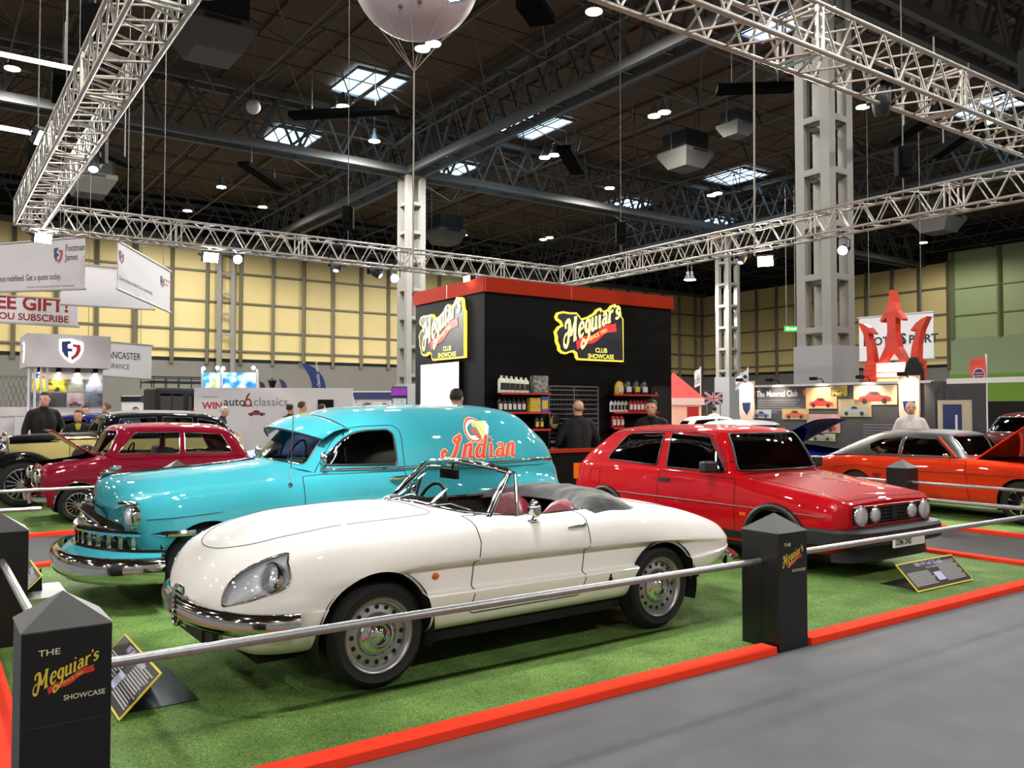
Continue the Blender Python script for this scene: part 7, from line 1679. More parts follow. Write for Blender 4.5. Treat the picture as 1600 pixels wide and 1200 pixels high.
    if not bald:
        vs = [];
        for i in range(9):
            ph = math.radians(-28 + 118 * i / 8)
            for j in range(20):
                t = 2 * PI * j / 20; rr = .0605 if ph > .3 else .056; x, y, z = rr * .92 * math.cos(ph) * math.cos(t), rr * 1.08 * math.cos(ph) * math.sin(t) + .012, rr * 1.02 * math.sin(ph) + .022
                if y < -.008 and z < .052: x, y, z = x * .80, y * .35, max(z, .048)
                vs.append(Hd(x, y, z))
        b.add(vs, [(i * 20 + j, i * 20 + (j + 1) % 20, (i + 1) * 20 + (j + 1) % 20, (i + 1) * 20 + j) for i in range(8) for j in range(20)])
    else:
        for s in (-1, 1): b.tube([Hd(.044 * s, .0, .012), Hd(.046 * s, .025, .0), Hd(.03 * s, .05, -.01), Hd(0, .056, -.012)], .009 * H, 7)
    b.build('hair', mh, r, 70)
    if vest:
        b = [[P(-.04, 0, .56, .088), P(-.044, 0, .70, .089), P(-.04, .004, .78, .072)], [P(.04, 0, .56, .088), P(.044, 0, .70, .089), P(.04, .004, .78, .072)]]; blob('vest', mat('hi_vis', (.80, .72, .12), .6), r, b)
    if collar: blob('shirt_collar', mat('collar_pale', collar, .8), r, [[P(0, -.03, .78, .035), P(0, -.012, .83, .040)]])
    return r
def stand_at(px, d, z=.006): p = at(px, 640, d); return (p.x, p.y, z)
person('man in a dark zipped jacket standing left behind the vintage car', stand_at(68, 16.75), .9, 1.93, (.045, .045, .05), (.06, .06, .07), (.07, .055, .05), ('down', 'front'), .03, -.75, wide=1.1)
person('woman in dark clothes with a yellow scarf leaning over the vintage car', stand_at(122, 16.6), .5, 1.60, (.05, .05, .055), (.06, .06, .07), (.28, .17, .10), ('front', 'down'), .25, -.4, collar=(.70, .72, .2))
person('dark-haired visitor just behind the woman with the yellow scarf', stand_at(134, 20.0), .3, 1.68, (.06, .06, .07), (.1, .1, .12), (.06, .045, .04))
person('grey-haired man in a grey jacket in front of the black off-roader', stand_at(172, 20.6), -.8, 1.76, (.24, .24, .25), (.1, .1, .12), (.42, .33, .26), ('down', 'down'), .1, -.5)
person('visitor with brown hair before the off-roader, right of the grey-haired man', stand_at(212, 24), .2, 1.66, (.1, .1, .12), (.1, .1, .12), (.25, .18, .12))
person('white-haired man in a dark top beside the vintage car tail', stand_at(341, 20.5), 1.6, 1.68, (.13, .15, .19), (.1, .1, .12), (.80, .78, .74), ('front', 'front'), .2)
person('visitor half hidden behind the white-haired man', stand_at(331, 22), 1.2, 1.70, (.12, .12, .14), (.1, .1, .12), (.16, .1, .08))
person('man in black standing before the long white display wall', stand_at(453, 21.3), 2.6, 1.72, (.04, .04, .045), (.05, .05, .06), (.06, .05, .05), ('front', 'down'))
person('steward in a yellow high-visibility vest near the wall screen', stand_at(472, 20.1), 2.2, 1.78, (.75, .68, .14), (.05, .05, .06), (.30, .2, .12), ('fold', 'fold'), vest=True)
person('man with brown hair right of the wall screen', stand_at(503, 21), 2.0, 1.72, (.10, .10, .12), (.1, .1, .12), (.22, .14, .1))
person('man with short grey hair behind the turquoise van roof', stand_at(574, 18.6), 3.0, 1.75, (.3, .3, .32), (.1, .1, .12), (.50, .40, .32))
person('visitor in a black cap behind the turquoise van roof', stand_at(601, 19), 2.8, 1.72, (.04, .04, .045), (.1, .1, .12), (.03, .03, .035))
person('dark-haired man seen from behind in front of the glowing poster', stand_at(711, 11.9), 2.75, 1.88, (.04, .04, .045), (.05, .05, .06), (.055, .045, .04), ('front', 'front'), .05, collar=(.32, .34, .4))
pm = person('bald man in a black shirt facing the booth wall behind the counter', uv(8.47, 10.26, .006), AU + PI - .35, 1.74, (.035, .035, .04), (.05, .05, .06), (.45, .38, .33), ('fold', 'fold'), 0, .2, True, wide=1.05)
person('man in a dark printed hoodie bending over the counter at the right of the booth', uv(10.02, 10.22, .006), AU - .8, 1.78, (.045, .045, .05), (.05, .05, .06), (.07, .055, .05), ('front', 'front'), .3, -.2)
person('distant visitor in a white top left of the grey column foot', stand_at(1116, 33), 2.6, 1.70, (.85, .83, .80), (.3, .3, .3), (.05, .04, .04))
person('bald man in a white shirt with a lanyard behind the orange coupe', uv(15.35, 8.75, .014), AU - PI / 2 + .5, 1.74, (.86, .84, .82), (.12, .12, .14), (.65, .6, .56), ('clasp', 'clasp'), .06, .1, True)
# ================================================================ stands and banners round about
m_wht = mat('banner_white', (.86, .85, .86), .6); m_wall = mat('stand_white', (.84, .82, .82), .6); m_navy = mat('shield_blue', (.13, .17, .40), .5); m_sred2 = mat('shield_red', (.72, .18, .18), .5); m_txt = mat('print_dark', (.14, .14, .18), .6); m_gtx = mat('print_grey', (.45, .45, .48), .6); m_crim = mat('print_crimson', (.60, .08, .08), .6)
Z = Vector((0, 0, 1))
def shield(b, o, ax, s, blue, red, white=None, lift=.004):
    """the split shield: a blue F on the left, a red J on the right"""
    nn = Vector(ax).cross(Z)
    def poly(pts, mi, l): b.add([o + Vector(ax) * (x * s) + Z * (y * s) + nn * l for x, y in pts], [tuple(range(len(pts)))], mi)
    if white is not None: poly([(-.56, .56), (.0, .62), (.56, .44), (.58, .0), (.42, -.36), (.05, -.68), (-.3, -.46), (-.54, -.1)], white, lift * .5)
    poly([(-.46, .46), (-.05, .50), (.0, .34), (-.16, .32), (-.16, .12), (.06, .10), (.06, -.06), (-.14, -.06), (-.12, -.44), (-.3, -.3), (-.44, -.04)], blue, lift)
    poly([(.06, .34), (.44, .32), (.46, .0), (.34, -.28), (.04, -.54), (-.02, -.36), (.16, -.2), (.24, .0), (.24, .16), (.08, .18)], red, lift)
def hang_banner(a, b_, d0, d1, h, label, draw=None, rods=True, mat_=None, drop=8.0, wires=True):
    """a cloth banner between two upper pixels at distances d0, d1, hanging h metres"""
    p, q = at(*a, d0), at(*b_, d1); r = thing('hanging_banner', label, 'banner', p); ax = (q - p); ax.z = 0; L = ax.length; ax.normalize(); sl = (q.z - p.z) / L; axs = (q - p).normalized(); nn = ax.cross(Z)
    m = MB(); c = q - p; m.add([Vector((0, 0, 0)), c, c - Z * h, -Z * h, nn * -.02, c - nn * .02, c - nn * .02 - Z * h, -nn * .02 - Z * h], [(3, 2, 1, 0), (4, 5, 6, 7), (0, 1, 5, 4), (2, 3, 7, 6), (1, 2, 6, 5), (3, 0, 4, 7)]); m.build('banner_cloth', mat_ or m_wht, r)
    if rods: m = MB(); m.bar(-axs * .05, c + axs * .05, .05, n=8); m.bar(-axs * .05 - Z * h, c + axs * .05 - Z * h, .05, n=8); m.build('banner_rod', m_alu, r)
    if wires:
        m = MB()
        for t in (.15, .85): m.bar(c * t, c * t + Z * drop, .012, n=4)
        m.build('suspension_wire', m_cable, r)
    if draw: m = MB(); draw(m, Vector((0, 0, 0)), axs, L / max(1e-6, math.cos(math.atan(sl))), nn); m.build('printed_lettering', [m_txt, m_navy, m_sred2, m_gtx, m_crim], r)
    return r
def dr1(m, o, ax, L, nn):
    o = o + nn * .004; u = -Z
    shield(m, o + ax * (L - .86) - Z * .34, ax, .32, 1, 2); m.text('Footman', o + ax * (L - .62) - Z * .27, ax, Z, .20, 0, sx=.9); m.text('James', o + ax * (L - .62) - Z * .46, ax, Z, .20, 0, sx=.9); m.text('Classic insurance redefined. Get a quote today.', o + ax * (L - .75) - Z * .84, ax, Z, .19, 0, sx=.85, align='RIGHT'); m.text('Classic Cars, 4x4 Car, Collection, Classic Motor, Trade, Household', o + ax * (L - .3) - Z * 1.0, ax, Z, .06, 3, align='RIGHT')
hang_banner((-60, 386), (132, 370), 19.2, 17.0, 1.06, 'white insurance banner with shield logo cut off by the left edge', dr1)
hang_banner((96, 410), (240, 424), 19.5, 21.5, .98, 'plain back of a white banner between the two insurance banners')
def dr2(m, o, ax, L, nn):
    o = o + nn * .004; shield(m, o + ax * .16 - Z * .30, ax, .26, 1, 2); shield(m, o + ax * (L - .52) - Z * .36, ax, .26, 1, 2); m.text('Footman', o + ax * (L - .38) - Z * .30, ax, Z, .10, 4); m.text('James', o + ax * (L - .38) - Z * .41, ax, Z, .10, 4)
    m.text('Classic insurance redefined. Get a quote today.', o + ax * .05 - Z * .78, ax, Z, .12, 0, sx=.80); m.text('Classic Cars, Collection, Classic Motor, Trade', o + ax * .06 - Z * 1.0, ax, Z, .05, 3)
hang_banner((185, 377), (266, 424), 17.5, 20.5, 1.0, 'white insurance banner seen at a slant, right of the others', dr2)
def dr3(m, o, ax, L, nn):
    o = o + nn * .004; m.text('FREE GIFT!', o + ax * (L - .22) - Z * .34, ax, Z, .50, 4, bold=.03, align='RIGHT'); m.text('WHEN YOU SUBSCRIBE', o + ax * (L - .22) - Z * .62, ax, Z, .25, 4, bold=.02, align='RIGHT', sx=1.05)
hang_banner((-80, 456), (122, 469), 22, 22.5, .72, 'white banner promising a free gift in dark red letters', dr3)
def dr4(m, o, ax, L, nn):
    o = o + nn * .004; m.text('LANCASTER', o + ax * (L - .28) - Z * .44, ax, Z, .27, 0, align='RIGHT', sx=.62, bold=.006); m.text('INSURANCE', o + ax * (L - .56) - Z * .72, ax, Z, .20, 0, align='RIGHT', sx=.68)
hang_banner((120, 530), (237, 540), 23, 23.6, .95, 'white banner with black capitals half hidden behind the shield header', dr4)
# the insurance stand
ax = uv(1, 0); yv = uv(0, 1); dS = 20.0
o0 = at(40, 640, dS); o0.z = 0
r = thing('insurance_stand', 'white insurance stand with a lit shield header and car photographs', 'stand', o0, AU)
def pxr(px, d0=dS):            # distance along the stand's front for a pixel column
    k = (px - 800) / 1320; return (k * o0.y - o0.x) / (math.cos(AU) - k * math.sin(AU))
W = pxr(172); b = MB(); b.box((0, 0, 2.62), (W, 1.6, 3.42)); b.build('header_box', m_wall, r)
x1 = pxr(164); b = MB(); b.box((pxr(52), .35, .0), (x1, .45, 2.62)); b.build('back_wall', m_wall, r)
b = MB(); s = .46; c = Vector((pxr(110), -.005, 3.04)); X = Vector((1, 0, 0)); shield(b, c, X, s, 0, 1, 2, .012); b.build('shield_logo', [mat('lit_blue', (.13, .17, .45), .4), mat('lit_red', (.75, .17, .17), .4), mat('lit_white', (1, 1, 1), .4, emit=(1, 1, 1, 2.0))], r)
b = MB(); c = Vector((-.006, .35, 3.0)); shield(b, c + Vector((0, .3, 0)), Vector((0, -1, 0)), .4, 0, 1, 2, .012); b.build('side_logo', [MATS['lit_blue'], MATS['lit_red'], MATS['lit_white']], r)
b = MB()
for k in range(4): b.bar((.06 + k * .13, .1 + .0 * k, 0), (.06 + k * .13, .1, 2.62), .05)
b.build('corner_posts', m_wht, r)
xs = [pxr(p) for p in (64, 93, 123, 151)]
for k, x in enumerate(xs):
    b = MB(); b.box((x - .05, .18, 2.50), (x + .05, .30, 2.62)); d = b.build('downlight', m_body, r); b = MB(); b.box((x - .035, .20, 2.494), (x + .035, .28, 2.499)); b.build('downlight_lens', m_lens, d)
    w = Matrix.Rotation(AU, 4, 'Z') @ Vector((x, .24, 2.48)) + o0; t = Matrix.Rotation(AU, 4, 'Z') @ Vector((x, .35, 2.05)) + o0; lamp('SPOT', w, t, 26, (1, 1, 1), .03, 75, .4)
b = MB(); shield(b, Vector((pxr(64), .346, 2.36)), X, .22, 0, 1, None, .004); b.build('wall_shield', [m_navy, m_sred2], r)
pics = [(52, 108, 592, 612, [(.16, .15, .12), (.75, .68, .15), (.2, .2, .18)], 'yellow'), (109, 136, 592, 612, [(.2, .25, .2), (.5, .5, .45), (.7, .3, .25)], 0), (137, 164, 592, 612, [(.3, .35, .42), (.6, .62, .66), (.15, .15, .18)], 0), (50, 78, 614, 636, [(.2, .25, .35), (.5, .52, .55)], 0), (79, 107, 614, 636, [(.05, .05, .06), (.3, .3, .32)], 0), (108, 135, 614, 636, [(.72, .66, .66), (.5, .3, .35)], 'maroon'), (136, 164, 614, 636, [(.15, .18, .24), (.45, .48, .52)], 0)]
def flat_car(b, o, axx, w, mi_col, mi_dark, nn):
    """the outline of a car in a printed photograph"""
    s = w
    def P(pts, mi, l): b.add([o + axx * (x * s) + Z * (y * s) + nn * l for x, y in pts], [tuple(range(len(pts)))], mi)
    P([(.02, .06), (.98, .06), (.97, .16), (.86, .20), (.70, .22), (.60, .33), (.36, .34), (.24, .22), (.05, .18)], mi_col, .003)
    P([(.38, .23), (.64, .23), (.58, .31), (.40, .315)], mi_dark, .005)
    for cx in (.2, .78): P([(cx + .075 * math.cos(t), .07 + .075 * math.sin(t)) for t in [2 * PI * k / 14 for k in range(14)]], mi_dark, .006)
for k, (xa, xb, ya, yb, st, car) in enumerate(pics):
    a, c = pxr(xa), pxr(xb); dd = 20.6; za, zb = 1.6 + (640 - yb) * dd / 1320, 1.6 + (640 - ya) * dd / 1320
    q = thing('car_photograph', ['large photograph of a yellow car on the insurance stand', 'engine photograph with a red disc, upper middle of the insurance stand', 'photograph at the upper right of the insurance stand wall', 'blue photograph at the lower left of the insurance stand wall', 'dark interior photograph behind the man in the dark jacket', 'pale photograph of a maroon car on the insurance stand', 'dark photograph at the lower right of the insurance stand wall'][k], 'picture', o0, AU)
    b = MB(); b.box((a, .335, za), (c, .348, zb)); b.build('photo_sheet', picture_mat('photo_print', st, 4, 0, k * 3.1), q)
    if car: b = MB(); flat_car(b, Vector((a + .08 * (c - a), .334, za + .02)), X, (c - a) * .82, 0, 1, Vector((0, -1, 0))); b.build('printed_car', [mat('print_yellow', (.74, .66, .12), .5) if car == 'yellow' else mat('print_maroon', (.45, .14, .2), .5), m_txt], q)
def counter(px0, px1, d, h, label, text=None, mt=None):
    a, c = at(px0, 640, d), at(px1, 640, d + 1); a.z = c.z = 0; q = thing('white_counter', label, 'counter', a, math.atan2(c.y - a.y, c.x - a.x)); L = (c - a).length
    b = MB(); b.box((0, 0, 0), (L, .5, h)); o = b.build('counter_body', mt or m_wall, q); bev(o, .01)
    if text:
        b = MB(); b.text(text, (L * .94, -.004, h - .25), X, Z, .09, 0, align='RIGHT'); b.build('counter_lettering', m_gtx, q)
    return q
counter(-40, 44, 19.2, 1.66, 'white counter at the left edge before the insurance stand', 'specialist cover')
counter(52, 100, 19.6, 1.42, 'white plinth under the photographs of the insurance stand')
# fencing panel behind the insurance stand
q = thing('lattice_screen', 'grey lattice screen at the left edge behind the white counter', 'screen', at(-30, 600, 23) , AU); b = MB()
for k in range(14): b.bar((k * .12, 0, -.9), (k * .12 + .35, 0, .2), .02); b.bar((k * .12 + .35, .02, -.9), (k * .12, .02, .2), .02)
b.bar((0, 0, .22), (1.9, 0, .22), .06); b.bar((0, 0, -1.4), (0, 0, .22), .05); b.bar((1.9, 0, -1.4), (1.9, 0, .22), .05); b.build('lattice', m_grey_metal, q)
# auto classics wall
a = at(303, 640, 21.5); a.z = 0; rz = AU * .25; q = thing('display_wall', 'long white display wall with dark lettering behind the blue covered car', 'wall', a, rz); L = 3.98; H = 2.16
b = MB(); b.box((0, 0, 0), (L, .08, H)); b.build('wall_panel', m_wall, q)
b = MB(); b.text('auto', (.72, -.003, 1.70), X, Z, .30, 0, bold=.008); b.text('classics', (1.46, -.003, 1.70), X, Z, .30, 1)
b.tube([(1.33 + .075 * math.cos(t), -.004, 1.78 + .085 * math.sin(t)) for t in [2 * PI * k / 20 for k in range(20)]], .02, 6, 2, True); b.tube([(1.27, -.004, 1.83), (1.30, -.004, 1.93), (1.36, -.004, 2.02)], .02, 6, 2); b.tube([(1.18, -.004, 1.70), (1.25, -.004, 1.70), (1.29, -.004, 1.74)], .018, 6, 2); b.tube([(1.38, -.004, 1.72), (1.44, -.004, 1.69)], .018, 6, 2)
b.text('WIN', (.20, -.003, 1.62), X, Z, .24, 3, bold=.03); b.text('ENTER TODAY', (.20, -.003, 1.90), X, Z, .06, 1); b.build('wall_lettering', [m_txt, m_gtx, m_crim, mat('print_red', (.75, .12, .12), .5)], q)
b = MB(); flat_car(b, Vector((1.32, -.002, 1.43)), X, .45, 0, 1, Vector((0, -1, 0))); b.build('printed_car', [mat('print_rust', (.55, .22, .2), .5), m_txt], q)
sc = thing('wall_screen', 'black screen on the right part of the long white display wall', 'screen', Vector(a) + Matrix.Rotation(rz, 3, 'Z') @ Vector((3.08, -.05, 1.60)), rz); b = MB(); b.box((0, 0, 0), (.40, .048, .26)); o = b.build('bezel', m_body, sc); b = MB(); b.box((.015, -.002, .015), (.385, 0, .245)); b.build('display', mat('screen_black', (.02, .02, .02), .1), sc)
# blue picture light boxes, feather flags, lantern
def lightbox(px0, px1, y0, y1, d, label, st, seed):
    a, c = at(px0, y1, d), at(px1, y0, d); q = thing('picture_lightbox', label, 'light box', a); b = MB(); b.box((0, 0, 0), (c.x - a.x, .12, c.z - a.z)); b.build('picture_face', picture_mat('lightbox_picture', st, 2.6, .9, seed, 2), q)
    b = MB()
    for x in (0, c.x - a.x): b.bar((x, -.02, -1.9), (x, -.02, c.z - a.z + .1), .05)
    b.build('side_posts', m_wht, q); b = MB(); b.ball((.05, -.06, c.z - a.z + .12), .06, 8, 6); b.ball((c.x - a.x - .1, -.06, c.z - a.z + .14), .06, 8, 6); b.build('spot_bulbs', m_par, q)
lightbox(316, 346, 582, 607, 26, 'left glowing blue reef picture above the long white display wall', [(.10, .35, .62), (.25, .60, .85), (.85, .95, 1), (.65, .75, .3)], 1.0); lightbox(347, 402, 582, 607, 26.2, 'right glowing blue reef picture above the long white display wall', [(.10, .30, .58), (.22, .55, .82), (.8, .92, 1), (.75, .6, .3)], 5.0)
def feather(px, y0, y1, d, w, label, m, mt=None, txt=None, lean=.35):
    base = at(px, y1, d); top = at(px, y0, d); H = top.z; q = thing('feather_flag', label, 'flag', (base.x, base.y, .006)); P = []
    z0 = base.z
    for k in range(13):
        t = k / 12; P.append((lean * (t ** 2) * -1.0 * w, z0 + (H - z0) * t))
    L = [(x, z) for x, z in P]; R = [(x + w * (1 - .05 * t) * (math.sqrt(max(0, 1 - ((i / 12) ** 5)))), z) for i, ((x, z), t) in enumerate(zip(P, [k / 12 for k in range(13)]))]
    b = MB(); vs = [(x, 0, z) for x, z in L] + [(x, 0, z) for x, z in R]; b.add(vs, [(i, 13 + i, 14 + i, i + 1) for i in range(12)]); o = b.build('flag_cloth', m, q); md = o.modifiers.new('s', 'SOLIDIFY'); md.thickness = .01
    b = MB(); b.tube([(0, 0, 0), (0, 0, z0)] + [(x, 0, z) for x, z in P], .02, 6); b.build('flag_pole', m_grey_metal, q)
    if txt: b = MB(); b.text(txt, (w * .62, -.008, z0 + (H - z0) * .12), (-.12, 0, 1), (-1, 0, -.12), w * .38, 0); b.build('flag_lettering', mt, q)
m_fblue = mat('flag_blue', (.10, .20, .44), .6)
feather(487, 567, 610, 27, .46, 'large dark blue feather flag behind the long white display wall', m_fblue, m_wht, 'classic cover', .9); feather(439, 592, 608, 30, .22, 'small purple feather flag left of the large blue one', mat('flag_purple', (.22, .16, .36), .6), lean=.6); feather(406, 596, 608, 31, .2, 'small dark flag beside the reef light boxes', mat('flag_plum', (.2, .1, .22), .6), lean=.3)
q = thing('street_lantern', 'black street lantern standing above the long white display wall', 'lantern', (at(425, 640, 26).x, 26, .006)); zt = at(425, 592, 26).z; b = MB(); b.bar((0, 0, 0), (0, 0, zt - .34), .06, n=8); b.build('post', m_body, q); b = MB(); b.lathe([(.05, 0), (.13, .26), (.16, .27), (.02, .36), (0, .38)], 4, 'z', (0, 0, zt - .34)); b.build('lantern_head', m_body, q)
# distant shell-scheme stalls between the wall and the booth
def stall(px0, px1, y0, d, label, col, st=None, band=None, seed=0):
    a, c = at(px0, 640, d), at(px1, 640, d); q = thing('market_stall', label, 'stall', (a.x, a.y, .0)); Lw = c.x - a.x; H = 1.6 + (640 - y0) * d / 1320
    b = MB(); b.box((0, 0, 0), (Lw, .1, H)); b.build('back_wall', col, q)
    if band: b = MB(); b.box((-.02, -.06, H - .32), (Lw + .02, -.01, H - .05)); b.build('fascia_board', band, q)
    if st: b = MB(); b.box((Lw * .06, -.04, 1.35), (Lw * .94, -.01, H - .42)); b.build('goods_display', picture_mat('stall_goods', st, 3.5, 0, seed, 5), q)
    b = MB(); b.box((0, -1.2, 0), (Lw, -.7, .9)); b.build('stall_table', m_wall, q)
stall(541, 626, 611, 33, 'far white stall with blue name boards left of the booth', m_wall, [(.2, .2, .22), (.85, .82, .82), (.5, .5, .55)], mat('name_board_blue', (.16, .19, .36), .5), 2); stall(527, 552, 620, 28, 'stall with a pink poster behind the turquoise van roof', m_wall, [(.9, .35, .42), (.95, .55, .6)], None, 4)
stall(612, 636, 604, 30, 'stall with a purple screen beside the booth', mat('stall_purple', (.24, .16, .34), .5), [(.15, .15, .18), (.8, .85, .9), (.3, .4, .3)], mat('stall_violet', (.45, .2, .55), .4, emit=(.5, .15, .6, .4)), 6)
stall(222, 305, 616, 34, 'far pale stall with an arched display behind the vintage car roof', m_wall, [(.5, .5, .62), (.85, .82, .85), (.35, .35, .5)], mat('name_board_blue', (.16, .19, .36), .5), 8)
stall(190, 300, 618, 44, 'distant row of white stall walls under the far wall', m_wall, None, m_black, 9)
# ---------------------------------------------------------------- right side: tent, flags, club stand
q = thing('gazebo_tent', 'red gazebo with pale side walls right of the black booth', 'tent', (at(1030, 640, 34).x, 34, .0)); Lw = at(1100, 640, 34).x - at(1030, 640, 34).x; zt = at(1060, 598, 34).z; ze = at(1060, 622, 34).z
m_tent = mat('tent_red', (.85, .22, .20), .6); m_tw = mat('tent_wall', (.93, .72, .62), .7, emit=(1, .7, .55, .15))
b = MB(); b.add([(-.1, -.1, ze), (Lw, -.1, ze), (Lw, Lw, ze), (-.1, Lw, ze), (Lw * .42, Lw * .5, zt + .45)], [(0, 1, 4), (1, 2, 4), (2, 3, 4), (3, 0, 4)]); b.build('tent_roof', m_tent, q); b = MB(); b.box((-.1, -.11, ze - .28), (Lw, -.09, ze)); b.build('tent_valance', mat('tent_valance', (.92, .80, .74), .6), q); b = MB(); b.box((0, 0, 0), (Lw - .1, Lw - .1, ze - .2)); b.build('tent_walls', m_tw, q); b = MB(); b.box((Lw * .62, -.02, .5), (Lw * .88, -.001, ze - .35)); b.build('wall_banner', mat('tent_banner', (.75, .12, .12), .6), q)
q = thing('flag_poster', 'union flag poster beside the red gazebo', 'poster', at(1101, 632, 35)); Lw = .9; b = MB(); b.box((0, 0, 0), (.75, .03, .5)); b.build('poster_ground', mat('flag_navy', (.08, .1, .3), .6), q); b = MB()
for (p0, p1, w_, mi, l) in [((0, 0), (.75, .5), .12, 0, .004), ((0, .5), (.75, 0), .12, 0, .005), ((0, 0), (.75, .5), .05, 1, .007), ((0, .5), (.75, 0), .05, 1, .008), ((.375, 0), (.375, .5), .14, 0, .009), ((0, .25), (.75, .25), .14, 0, .010), ((.375, 0), (.375, .5), .08, 1, .012), ((0, .25), (.75, .25), .08, 1, .013)]:
    b.bar((p0[0], -l, p0[1]), (p1[0], -l, p1[1]), .001, w_ * .7, mi) if p0[0] != p1[0] else b.box((p0[0] - w_ * .35, -l - .0005, 0), (p0[0] + w_ * .35, -l, .5), mi)
b.build('flag_print', [m_wht, m_sred2], q); b = MB(); b.bar((.1, .015, -1.85), (.1, .015, 0), .04); b.bar((.65, .015, -1.85), (.65, .015, 0), .04); b.build('poster_legs', m_grey_metal, q)
def flag(px, y0, y1, d, w, label, m, draw=None, pole=True, sh=.0):
    p = at(px, y1, d); t = at(px, y0, d); q = thing('banner_flag', label, 'flag', (p.x, p.y, .006)); z0, z1 = p.z, t.z
    b = MB(); n = 7; vs = []
    for i in range(n):
        for j in (0, 1): vs.append((-w * j + .0, .03 * math.sin(i * 1.3 + j), z0 + (z1 - z0) * i / (n - 1) - (.12 * j)))
    b.add(vs, [(2 * i, 2 * i + 1, 2 * i + 3, 2 * i + 2) for i in range(n - 1)]); o = b.build('flag_cloth', m, q); md = o.modifiers.new('s', 'SOLIDIFY'); md.thickness = .01
    if draw: b = MB(); draw(b, w, z0, z1); b.build('flag_print', [m_wht, m_navy, m_gtx, m_sred2], q)
    b = MB(); b.bar((.02, 0, 0), (.02, 0, z1 + .08), .05, n=8); b.build('flag_pole', m_wht, q)
flag(1094, 576, 602, 36, .24, 'narrow white flag on a pole above the red gazebo', m_wht, lambda b, w, z0, z1: b.text('CLASSICS', (-w * .3, -.05, z0 + .05), (0, 0, 1), (-1, 0, 0), .11, 2))
flag(1168, 578, 604, 30, .2, 'white feather flag with a small badge left of the club shield', m_wht, lambda b, w, z0, z1: b.prism(disc(-w * .5, z1 - .25, .07, 12), (0, -.05, 0), (1, 0, 0), (0, 0, 1), -.004, 1)); flag(1157, 586, 606, 34, .2, 'pale flag partly hidden behind the white feather flag', m_wht)
def round_logo(b, w, z0, z1):
    zc = z0 + (z1 - z0) * .56; b.prism(disc(-w / 2, zc, w * .40, 20), (0, -.05, 0), (1, 0, 0), (0, 0, 1), -.005, 0); b.prism(disc(-w / 2, zc, w * .34, 20), (0, -.056, 0), (1, 0, 0), (0, 0, 1), -.005, 1)
    for k in range(5): b.prism([(-w * .78, zc + w * (.18 - k * .09)), (-w * .22, zc + w * (.20 - k * .09)), (-w * .22, zc + w * (.16 - k * .09)), (-w * .78, zc + w * (.13 - k * .09))], (0, -.062, 0), (1, 0, 0), (0, 0, 1), -.004, 0 if k % 2 else 3)
    b.text('CLUB', (-w * .75, -.06, zc - w * .75), X, Z, w * .28, 0); b.text('owners', (-w * .8, -.06, z0 + .06), X, Z, w * .25, 0)
flag(1541, 557, 621, 28, .52, 'tall orange-red flag with a round badge before the green wall', mat('flag_orange', (.86, .30, .24), .6), round_logo)
# column-mounted exit sign and the washroom sign on the green wall
q = thing('exit_sign', 'green exit sign hanging left of the nearest lattice column', 'sign', at(1226, 518, 40)); b = MB(); b.box((0, 0, 0), (.62, .08, .26)); b.build('sign_box', mat('exit_green', (.10, .45, .18), .4, emit=(.15, .75, .30, .8)), q); b = MB(); b.text('EXIT', (.28, -.004, .07), X, Z, .15, 0, bold=.01); b.box((.08, -.004, .06), (.12, -.001, .2)); b.box((.16, -.004, .05), (.22, -.001, .21)); b.build('sign_symbols', mat('exit_white', (1, 1, 1), .4, emit=(.9, 1, .9, 1)), q); b = MB(); b.bar((.1, .04, .26), (.1, .04, 7), .02); b.bar((.52, .04, .26), (.52, .04, 7), .02); b.build('sign_hanger', m_cable, q)
vv = 27.2; o = uv(UR - .12, vv, 4.15); q = thing('washroom_sign', 'orange washroom sign with a white woman symbol at the right edge', 'sign', o, AU - PI / 2); b = MB(); b.box((0, -.08, 0), (3.2, 0, 2.75)); b.build('sign_panel', mat('sign_orange', (.80, .28, .12), .5), q); b = MB(); b.prism(disc(.75, 2.1, .17, 16), (0, -.085, 0), (1, 0, 0), (0, 0, 1), -.01); b.prism([(.6, 1.9), (.9, 1.9), (1.15, 1.3), (1.05, 1.25), (.92, 1.5), (1.1, .95), (.9, .95), (.9, .4), (.78, .4), (.78, .95), (.72, .95), (.72, .4), (.6, .4), (.6, .95), (.4, .95), (.58, 1.5), (.45, 1.25), (.35, 1.3)], (0, -.085, 0), (1, 0, 0), (0, 0, 1), -.01); b.build('woman_symbol', m_wht, q)
# the club stand
CUu = 16.07; z2 = 2.15
q = thing('club_stand', 'dark grey club wall with car photographs', 'stand', uv(CUu, 13.34, .0), AU - PI / 2)   # local x runs towards the camera's right, y into the stand
Lc = 13.34 - 8.75
m_cl = mat('club_grey', (.27, .26, .27), .6); b = MB(); b.box((0, 0, 0), (Lc, .1, z2)); b.box((Lc, 0, 0), (Lc + .08, 2.0, z2)); b.build('wall_panel', m_cl, q)
b = MB(); b.box((0, -.03, z2 - .03), (Lc, .13, z2 + .02)); b.build('top_rail', m_wht, q)
b = MB(); b.text('The Maserati Club', (.42, -.004, 1.90), X, Z, .19, 0, bold=.012, sx=.80)
for k in range(6): b.box((.42, -.004, 1.80 - k * .055), (1.62 - .06 * (k % 3) - (.5 if k == 5 else 0), -.002, 1.825 - k * .055), 1)
for k in range(9): b.box((3.15, -.004, 1.28 - k * .06), (4.1 - .1 * (k % 3), -.002, 1.30 - k * .06), 1)
b.build('wall_lettering', [m_wht, m_gtx], q)
m_or = mat('club_orange', (.85, .35, .28), .5)
